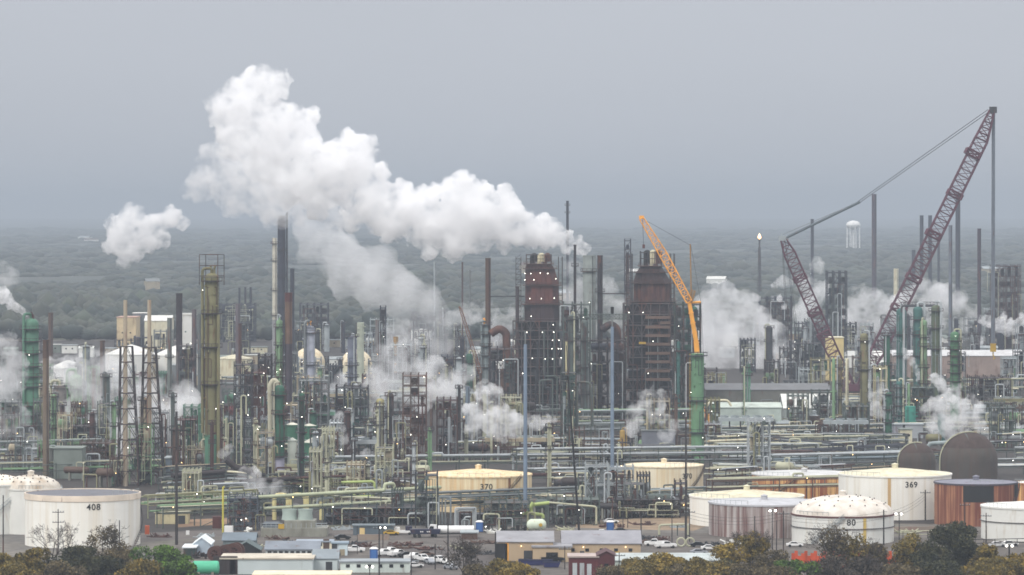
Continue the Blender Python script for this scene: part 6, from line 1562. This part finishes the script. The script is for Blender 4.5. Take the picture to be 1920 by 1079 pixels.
# portable toilets
PT0 = None
for px, by, lb in ((1144, 998, 'blue portable toilet with white roof behind the tan shed roof'), (701, 1050, 'blue portable toilet behind the office trailer'), (899, 998, 'blue portable toilet right of the white truck')):
    D = DY(by)
    if PT0 is None:
        t = PT0 = thing('portable_toilet', lb, 'portable toilet', (XP(px, D), D, 0), 0, 'blue portable toilets')
        b = MB(); b.box(0, 0, .12, 1.25, 1.25, 2.05); b.build('cabin', paint((44, 96, 168), .05), t)
        b = MB(); b.box(0, 0, 0, 1.35, 1.35, .12); b.build('base', GREYD, t)
        b = MB(); b.add([(-.7, -.7, 2.18), (.7, -.7, 2.18), (.7, .7, 2.18), (-.7, .7, 2.18), (-.35, -.35, 2.5), (.35, -.35, 2.5), (.35, .35, 2.5), (-.35, .35, 2.5)], [(0, 1, 5, 4), (1, 2, 6, 5), (2, 3, 7, 6), (3, 0, 4, 7), (4, 5, 6, 7), (3, 2, 1, 0)]); b.build('roof', WH, t)
        b = MB(); b.box(0, -.64, .2, .8, .05, 1.8); b.build('door', paint((60, 116, 186), .02), t)
        t.scale = (1.6, 1.6, 1.3)
    else: dup(PT0, (XP(px, D), D, 0), 0, lb)
# lit sign / valve boxes
for px, by, m, sz, lb in ((407, 992, RUSTR, (2.4, 2.2, 3.4), 'dark red cabinet beside the tall yellow pipe'), (429, 1001, WH, (2.4, 2, 2.0), 'white cabinet right of the tall yellow pipe'), (276, 1003, paint((196, 90, 44)), (1.2, 1, 2.4), 'orange cabinet at the foot of the tank painted 408'), (352, 1004, WH, (.9, .8, 1.1), 'small white box by the road, left'), (1310, 1052, WH, (1, 1, .8), 'small white box on the bottom right low roof edge')):
    D = DY(by); t = thing('utility_cabinet', lb, 'cabinet', (XP(px, D), D, 0)); b = MB(); b.box(0, 0, .15, *sz); b.build('body', m, t); b = MB(); b.box(0, -sz[1] / 2 - .03, .35, sz[0] * .8, .05, sz[2] * .8); b.build('door', m, t); b = MB(); b.box(0, 0, 0, sz[0] + .3, sz[1] + .3, .15); b.build('plinth', CONC, t)
# pump / hose machine
D = DY(1026); t = thing('hose_reel', 'coiled pale hose rings standing right of the pipe portal', 'hose', (XP(1277, D), D, 0))
for x in (0, 2.4):
    b = MB(); P_ = [(x + 1.1 * math.cos(a), 0, 1.3 + 1.1 * math.sin(a)) for a in [k * math.pi / 8 for k in range(17)]]; b.tube(P_, .22, 6); b.build('coil', PIPEC, t)
for px, by, lb in ((1214, 1012, 'dark excavated trench machine by the pale portal'), (1150, 990, 'grey machinery pile by the sand lot'), (660, 1022, 'pile of brown pallets beside the road'), (758, 1024, 'rusty loader parts on the grass beside the road'), (805, 1032, 'loose pipes lying on the verge above the car park'), (905, 1020, 'reddish pipe stack before the tan shed')):
    D = DY(by); t = thing('material_pile', lb, 'material pile', (XP(px, D), D, 0)); b = MB()
    for k in range(26): x, y = rng.uniform(-3, 3), rng.uniform(-1, 1); a = rng.uniform(0, 1.2); b.bar((x, y, rng.uniform(.1, .5)), (x + rng.uniform(-2.5, 2.5), y, rng.uniform(.1, 1.2)), rng.uniform(.08, .26))
    b.build('pieces', rng.choice([RUST, STEEL, BROWN, GREYD]), t)
YC = [('heap of pale pipe offcuts', PIPEC), ('stack of brown timbers', BROWN), ('pile of rusty beams', RUST), ('bundle of grey pipes', GREYL), ('heap of dark scrap', GREYD), ('stack of white panels', WHITE)]
for k, (px, by, where) in enumerate(((470, 1030, 'behind the ribbed shed'), (520, 1012, 'on the road verge below the cooling tower'), (680, 1026, 'left of the back row of cars'), (600, 1052, 'beside the grey gable cabin'), (905, 1040, 'left of the dark-doored tan shed'), (930, 1000, 'below the pipe manifold'), (1060, 995, 'behind the tan shed roofs'), (1190, 1018, 'right of the long tan shed'), (1240, 1014, 'under the pale pipe portal'),
        (1275, 990, 'on the sand lot edge'), (1340, 1024, 'below the off-white tank'), (1375, 1020, 'at the foot of the streaked tank'), (1700, 1000, 'on the bund below the tank painted 369'), (1120, 972, 'beside the grey-green pump gallery'), (1205, 985, 'in front of the pump rows'), (640, 994, 'right of the cooling tower basin'), (560, 1020, 'behind the cream long trailer'), (820, 1000, 'behind the dark blue trailer'), (870, 1030, 'behind the bare brown bush'), (750, 1030, 'behind the parked pickups'), (300, 1008, 'right of the tank painted 408'), (385, 1008, 'on the road by the small white box'))):
    nm, mm = YC[k % 6]; D = DY(by); t = thing('material_pile', nm + ' ' + where, 'material pile', (XP(px, D), D, 0), rng.uniform(-.4, .4)); b = MB()
    b.box(0, 0, 0, 5, 1.2, .2)
    for q in range(22): x, y = rng.uniform(-2.6, 2.6), rng.uniform(-.5, .5); b.bar((x, y, rng.uniform(.1, .4)), (x + rng.uniform(-2, 2), y * .5, rng.uniform(.15, 1.3)), rng.uniform(.08, .22))
    b.build('pieces', mm, t)
# lumps of roof equipment on the long shed
for k, px in enumerate((1160, 1206, 1248, 1290)):
    D = DY(1060); t = thing('roof_unit', ORD[k] + ' of the white units on the long low roof at the bottom right', 'roof unit', (XP(px, D), D + 2.0, ZP(1052, D)), 0, 'white roof units'); b = MB(); b.box(0, 0, -.2, 2.9, 1.2, .8); b.build('casing', WH, t); b = MB(); b.box(0, -.62, 0, 2.4, .06, .45); b.build('grille', GREYL, t)

# ------------------------------------------------------------------ poles and wires
POLE = paint((72, 66, 66), .2); POLED = paint((44, 40, 44), .2)
def pole(label, px, by, ty, arms=2, r=.16, m=None, lampt=False, armw=1.5, name='utility_pole', cat='utility pole'):
    D = DY(by); h = ZP(ty, D); t = thing(name, label, cat, (XP(px, D), D, 0), rng.uniform(-.3, .3)); b = MB(); b.bar((0, 0, 0), (0, 0, h), r, 8, r * .75); b.build('shaft', m or POLED, t, smooth=True)
    for k in range(arms):
        z = h - .9 - k * 2.6; b = MB(); b.box(0, -r, z, armw * 2, .14, .16)
        a_ = b.build('crossarm', m or POLED, t); b = MB()
        for x in (-armw * .9, -armw * .4, armw * .4, armw * .9): b.lathe([(.09, z + .16), (.12, z + .3), (.05, z + .45), (0, z + .46)], 6, x, -r)
        b.build('insulator', GREYL, a_)
    if lampt:
        b = MB(); b.box(0, -.4, h - .05, 2.2, .6, .12); b.build('lamp_bracket', POLED, t)
        for x in (-.7, .7): lamp(t, x, -.5, h - .2, False, .3)
    return t, h
PO = [('thin dark pole at the far left edge', 6, 1048, 929, 0, .2), ('dark double-crossarm pole before the tank painted 408', 109, 1038, 955, 2, .17), ('short pole among brown leaves before the tank painted 408', 224, 1036, 976, 0, .17), ('tall grey pole with side brackets right of the tank painted 408', 331, 1022, 772, 0, .42),
      ('tall grey pole crossing the cream tank', 1286, 1012, 782, 0, .32), ('dark pole behind the office trailer', 711, 1079, 985, 1, .2), ('slim dark pole at the right of the office trailer', 771, 1079, 1036, 0, .15), ('thin grey light pole left of the yellow car', 670, 1040, 986, 0, .1), ('dark pole by the white truck', 840, 1060, 972, 0, .2), ('pole standing before the bare bush', 816, 1068, 1020, 1, .16),
      ('dark pole beside the dark-doored tan shed', 929, 1045, 997, 0, .18), ('pole right of the tan shed roof line', 1202, 1024, 958, 1, .2), ('dark pole before the off-white tank', 1260, 1022, 955, 0, .14), ('dark pole at the left foot of the off-white tank', 1293, 1016, 955, 1, .14), ('slim pole behind the blue portable toilet', 1168, 996, 948, 1, .12), ('left slim pole behind the blue portable toilet', 1177, 990, 945, 0, .12),
      ('dark pole in front of the streaked grey tank, left', 1415, 1040, 968, 0, .18), ('dark pole in front of the streaked grey tank, middle', 1456, 1034, 976, 0, .16), ('pole between the streaked grey tank and the dome-roofed tank', 1469, 1060, 958, 1, .18), ('slim pole before the dome-roofed tank number', 1569, 1070, 990, 1, .16), ('dark pole at the right side of the dome-roofed tank', 1657, 1022, 956, 0, .22),
      ('dark pole in front of the tank painted 369', 1735, 976, 919, 1, .22), ('slim dark pole in front of the dark orange tank', 1809, 1000, 942, 1, .17), ('thin rail post before the white tank at the right edge', 1849, 1022, 962, 1, .17), ('pole by the right-hand row of cars', 1892, 1058, 1020, 0, .2), ('short pole near the red house roof', 1161, 1072, 1036, 1, .14), ('slim dark pole left of the leaning mast', 1059, 1068, 1024, 1, .14), ('short dark pole among the cars of the car park', 869, 1078, 1050, 0, .15),
      ('thin pole rising before the dark rust reactor base', 1058, 800, 690, 0, .2)]
poles = {}
for lb, px, by, ty, arms, r in PO: poles[px] = pole(lb, px, by, ty, arms, r, POLE if 'grey' in lb else POLED)
t, h = poles[331]
for z, dx in ((h - 5, 2.6), (h - 9.5, -2.8), (h - 14, .9)):
    b = MB(); b.bar((0, -.4, z), (dx, -.4, z), .12); b.box(dx * .85, -.4, z - .25, 1.6, .5, .3); b.build('side_bracket', POLED, t)
for lb, px, by, ty in (('lamp post with a bright white head before the tank painted 369', 1686, 1040, 962), ('lamp post with twin heads before the streaked grey tank', 1448, 1060, 956), ('lamp post with white head among the right-hand trees', 1893, 1066, 1022), ('white-headed lamp post at the bottom beside the office trailer', 693, 1090, 1061), ('lamp post with bright head above the car park', 718, 1040, 988)):
    pole(lb, px, by, ty, 0, .14, None, True, name='lamp_post', cat='lamp post')
def wire(label, a, c, sag, n=3):
    (pa, ba, ya), (pc, bc, yc_) = a, c; Da, Dc = DY(ba), DY(bc); A = Vector((XP(pa, Da), Da, ZP(ya, Da))); B_ = Vector((XP(pc, Dc), Dc, ZP(yc_, Dc)))
    t = thing('power_line', label, 'power line', tuple(A))
    for k in range(n):
        b = MB(); p = None
        for i in range(13):
            u = i / 12; q = A.lerp(B_, u) - A; q.z -= sag * 4 * u * (1 - u) + k * .9; q.y += k * .3
            if p is not None: b.bar(p, q, .035)
            p = q
        b.build('wire', POLED, t)
wire('sagging wires between the poles in front of the tank painted 369', (1735, 976, 925), (1657, 1022, 960), 1.2)
wire('wires running from the dome-roofed tank pole left past the streaked grey tank', (1657, 1022, 960), (1469, 1060, 962), 1.2)
wire('wires running from the streaked grey tank to the off-white tank', (1469, 1060, 962), (1293, 1016, 960), 1.5)
# boundary fence rails at the right
for (pa, ba, pc, bc, lb) in ((1670, 1012, 1762, 1010, 'pale pipe fence under the tank painted 369'), (1740, 1030, 1990, 1024, 'dark rail fence before the white tank at the right edge')):
    Da, Dc = DY(ba), DY(bc); A = Vector((XP(pa, Da), Da, 0)); B_ = Vector((XP(pc, Dc), Dc, 0)); t = thing('rail_fence', lb, 'fence', tuple(A)); d = B_ - A; n = int(d.length / 3)
    b = MB()
    for i in range(n + 1): b.bar(d * i / n, d * i / n + Vector((0, 0, 2.2)), .09)
    b.build('post', POLED, t)
    for z in (1.2, 2.2): b = MB(); b.bar(Vector((0, 0, z)), d + Vector((0, 0, z)), .1); b.build('rail', PIPEC if 'pale' in lb else POLED, t)

# ------------------------------------------------------------------ trees
def leafmat(name, c0, c1, c2):
    m = bpy.data.materials.new(name); m.use_nodes = True; t = m.node_tree; N = t.nodes; L = t.links; b = N['Principled BSDF']; b.inputs['Roughness'].default_value = .8
    tcn = N.new('ShaderNodeTexCoord'); n1 = N.new('ShaderNodeTexNoise'); n1.inputs['Scale'].default_value = .55; n1.inputs['Detail'].default_value = 4
    L.new(tcn.outputs['Object'], n1.inputs['Vector']); r = N.new('ShaderNodeValToRGB'); cr = r.color_ramp
    cr.elements[0].position = .34; cr.elements[0].color = (*[lin(c) for c in c0], 1); cr.elements[1].position = .64; cr.elements[1].color = (*[lin(c) for c in c2], 1)
    e = cr.elements.new(.5); e.color = (*[lin(c) for c in c1], 1); L.new(n1.outputs[0], r.inputs[0]); L.new(r.outputs[0], b.inputs['Base Color'])
    return m
LM = {'green': leafmat('leaf_green', (39, 55, 16), (64, 92, 20), (87, 119, 27)), 'dark': leafmat('leaf_dark', (23, 30, 15), (46, 49, 23), (73, 69, 35)), 'olive': leafmat('leaf_olive', (60, 53, 19), (99, 87, 32), (136, 112, 40)),
      'brown': leafmat('leaf_brown', (58, 50, 34), (84, 74, 48), (108, 94, 62)), 'yellow': leafmat('leaf_yellow', (85, 75, 27), (124, 104, 37), (151, 129, 45)), 'twig': leafmat('leaf_twig', (45, 39, 34), (63, 56, 48), (81, 71, 60))}
BARK = paint((74, 62, 54), .2)
def branch(b, p, d, L, r, g, depth, tips):
    q = p + d * L; b.bar(p, q, r, 5, r * .6)
    if depth == 0: tips.append(q); return
    for _ in range(g.integers(2, 4)):
        nd = Vector(d + Vector(g.normal(size=3) * .48)); nd.z += .12; nd.normalize(); branch(b, q, nd, L * g.uniform(.6, .85), r * .58, g, depth - 1, tips)
def tree(label, px, by, wpx, ty, kind, leaves=2600, seed=0, bare=False, group=None, name='tree', lobes=13, size=.42):
    D = DY(by); s = D / F; W = wpx * s / 2; h = ZP(ty, D); g = np.random.default_rng(seed + 77)
    t = thing(name, label, 'tree' if name == 'tree' else 'shrub', (XP(px, D), D, 0), g.uniform(0, 6), group)
    b = MB(); tips = []; z0 = h * .22
    b.bar((0, 0, 0), (0, 0, z0), max(.16, h * .03), 8, max(.12, h * .022))
    for k in range(4 if not bare else 5):
        d = Vector((g.normal() * .5 * W / h * 2, g.normal() * .5 * W / h * 2, 1)).normalized(); branch(b, Vector((0, 0, z0)), d, h * .27, max(.09, h * .014), g, 3 if not bare else 4, tips)
    if bare:
        b2 = b
        for tp in tips:
            for _ in range(2): d = Vector(g.normal(size=3)); d.z = abs(d.z); b2.bar(tp, tp + d.normalized() * g.uniform(.5, 1.3), .035, 3)
    b.build('trunk', BARK, t)
    if leaves == 0: return t
    C0 = []; 
    for k in range(lobes):
        a = g.uniform(0, 2 * math.pi); rr = W * math.sqrt(g.uniform(0, 1)) * .72; z = h * g.uniform(.36, .9) - (rr / W) ** 2 * h * .16
        C0.append((rr * math.cos(a), rr * math.sin(a), z, W * g.uniform(.24, .44), h * g.uniform(.1, .2)))
    C0.append((0, 0, h * .82, W * .35, h * .17))
    idx = g.integers(0, len(C0), leaves); c = np.array([C0[i] for i in idx]); dv = g.normal(size=(leaves, 3)); dv /= np.linalg.norm(dv, axis=1)[:, None]
    rad = g.uniform(.35, 1.08, leaves) ** .6
    pos = c[:, :3] + dv * np.stack([c[:, 3], c[:, 3], c[:, 4]], 1) * rad[:, None]; pos[:, 2] = np.maximum(pos[:, 2], .3)
    u = g.normal(size=(leaves, 3)); u /= np.linalg.norm(u, axis=1)[:, None]; v = np.cross(u, g.normal(size=(leaves, 3))); v /= np.linalg.norm(v, axis=1)[:, None]
    sz = g.uniform(.5, 1.25, leaves)[:, None] * size
    vs = np.stack([pos - u * sz - v * sz * .7, pos + u * sz - v * sz * .5, pos + u * sz * .6 + v * sz * .8, pos - u * sz * .7 + v * sz * .6], 1).reshape(-1, 3)
    me = bpy.data.meshes.new('crown'); me.from_pydata(vs.tolist(), [], np.arange(leaves * 4).reshape(-1, 4).tolist()); me.materials.append(LM[kind]); o = bpy.data.objects.new('crown', me); COL.objects.link(o); o.parent = t
    return t
TREES = [('low olive scrub tree at the foot of the left belt, left part', 30, 1120, 110, 1052, 'olive', 2200, False), ('low brown scrub tree at the foot of the left belt, middle part', 110, 1122, 120, 1050, 'brown', 2200, False), ('low green scrub tree at the foot of the left belt, right part', 268, 1122, 110, 1046, 'olive', 2200, False), ('low scrub tree right of the red houses at the bottom edge', 1215, 1122, 110, 1056, 'olive', 2200, False), ('low olive scrub tree under the golden trees', 1330, 1122, 100, 1052, 'olive', 2200, False), ('low scrub tree below the orange netting, left', 1460, 1124, 110, 1060, 'brown', 2000, False), ('low scrub tree below the orange netting, right', 1680, 1124, 110, 1056, 'brown', 2000, False), ('low olive scrub tree at the bottom right edge', 1845, 1124, 120, 1056, 'olive', 2200, False), ('bright green rounded tree at the bottom left, right end of the tree belt', 305, 1112, 120, 1021, 'green', 5200, False), ('olive-brown leafy tree rising before the tank painted 408', 200, 1100, 92, 990, 'brown', 1500, True), ('grey bare-branched tree left before the tank painted 408', 104, 1098, 80, 983, 'twig', 0, True),
         ('dark olive tree in the middle of the left tree belt', 140, 1106, 110, 1024, 'dark', 3800, False), ('olive-green tree in the left tree belt, second from left', 62, 1104, 90, 1028, 'olive', 3200, False), ('green-yellow tree at the bottom left corner', 4, 1106, 80, 1036, 'olive', 3600, False), ('brown thin-leaved tree beside the bright green one', 230, 1108, 96, 1030, 'brown', 3000, False),
         ('low green tree at the very bottom, left of the sea-green tank', 340, 1118, 70, 1046, 'green', 3000, False), ('dark brushy tree under the brown leafy tree', 185, 1116, 90, 1040, 'dark', 3000, False),
         ('bare brown bush in front of the car park', 868, 1092, 78, 1012, 'twig', 700, True), ('olive bush at the bottom centre before the blue skips', 935, 1110, 96, 1048, 'olive', 3400, False), ('golden bush below the white pickup', 972, 1116, 80, 1056, 'yellow', 2600, False), ('brown bush left of the olive bush at the bottom centre', 890, 1118, 60, 1056, 'brown', 1800, False),
         ('yellow-green tree right of the red houses', 1190, 1110, 96, 1044, 'olive', 3600, False), ('golden tree before the long grey roof', 1250, 1108, 100, 1038, 'yellow', 3600, False), ('golden brown tree right of the golden tree', 1310, 1110, 90, 1044, 'olive', 3400, False), ('brown low tree below the golden trees', 1275, 1120, 110, 1056, 'brown', 3200, False), ('low brushy tree in front of the red houses', 1150, 1120, 80, 1060, 'brown', 1800, False),
         ('budding yellow tree before the streaked grey tank', 1412, 1100, 74, 992, 'olive', 1900, True), ('thin yellow-leaved tree left of the budding yellow one', 1365, 1104, 70, 1020, 'yellow', 2400, False), ('brown tree between the yellow trees and the orange brush', 1450, 1112, 90, 1030, 'brown', 2800, False), ('small dark evergreen among the brown trees', 1358, 1116, 40, 1046, 'dark', 1800, False),
         ('green tree below the orange brush', 1492, 1120, 90, 1048, 'green', 2600, False), ('thin budding tree before the dome-roofed tank number', 1562, 1106, 80, 984, 'brown', 1300, True), ('thin budding tree at the right side of the dome-roofed tank', 1612, 1106, 66, 1000, 'olive', 1300, True), ('grey-brown leafless tree below the dome-roofed tank', 1560, 1118, 110, 1040, 'twig', 2200, True),
         ('reddish brown tree left of the big dark tree', 1650, 1108, 96, 1022, 'brown', 3000, False), ('mid-brown tree left behind the big dark tree', 1705, 1104, 80, 1000, 'olive', 3000, False), ('big dark green tree before the dark orange tank', 1798, 1098, 104, 976, 'dark', 5600, False), ('dark brushy tree left of the big dark tree', 1745, 1108, 90, 1010, 'dark', 3600, False),
         ('olive tree at the bottom right below the cars', 1872, 1112, 110, 1044, 'olive', 4200, False), ('olive tree in the bottom right corner', 1925, 1108, 80, 1034, 'olive', 3200, False), ('green-brown tree between the cars and the big dark tree', 1850, 1104, 60, 1022, 'olive', 2200, False), ('grey twiggy tree at the bottom right centre', 1620, 1122, 90, 1046, 'twig', 2400, True), ('dark low tree at the bottom below the big dark tree', 1770, 1122, 120, 1050, 'dark', 3200, False), ('brown low tree at the bottom, left of the grey twiggy tree', 1400, 1122, 100, 1056, 'brown', 2800, False)]
for i, (lb, px, by, wp, ty, kd, n, bare) in enumerate(TREES): tree(lb, px, by, wp * 1.08, ty, kd, int(n * 2.1), i, bare, size=.25, lobes=17)
# orange brush fence
for px, lb in ((1520, 'orange safety netting behind the trees, left length'), (1590, 'orange safety netting behind the trees, middle length'), (1660, 'orange safety netting behind the trees, right length')):
    D = DY(1068); t = thing('safety_fence', lb, 'fence', (XP(px, D), D, 0), rng.uniform(-.1, .1), 'orange safety netting'); b = MB(); n = 12; W = 72 * D / F
    for i in range(n):
        x0, x1 = -W / 2 + W * i / n, -W / 2 + W * (i + 1) / n; y0, y1 = math.sin(i * 1.3) * .4, math.sin((i + 1) * 1.3) * .4; z0 = 4.0 + math.sin(i * 2.1) * .7
        b.add([(x0, y0, .2), (x1, y1, .2), (x1, y1, z0), (x0, y0, z0), (x0, y0 + .08, .2), (x1, y1 + .08, .2), (x1, y1 + .08, z0), (x0, y0 + .08, z0)], [(0, 1, 2, 3), (7, 6, 5, 4), (3, 2, 6, 7), (0, 4, 5, 1)])
    b.build('netting', paint((214, 84, 40), .15), t); b = MB()
    for i in range(0, n + 1, 3): b.bar((-W / 2 + W * i / n, .15, 0), (-W / 2 + W * i / n, .15, 2.6), .07)
    b.build('post', POLED, t)
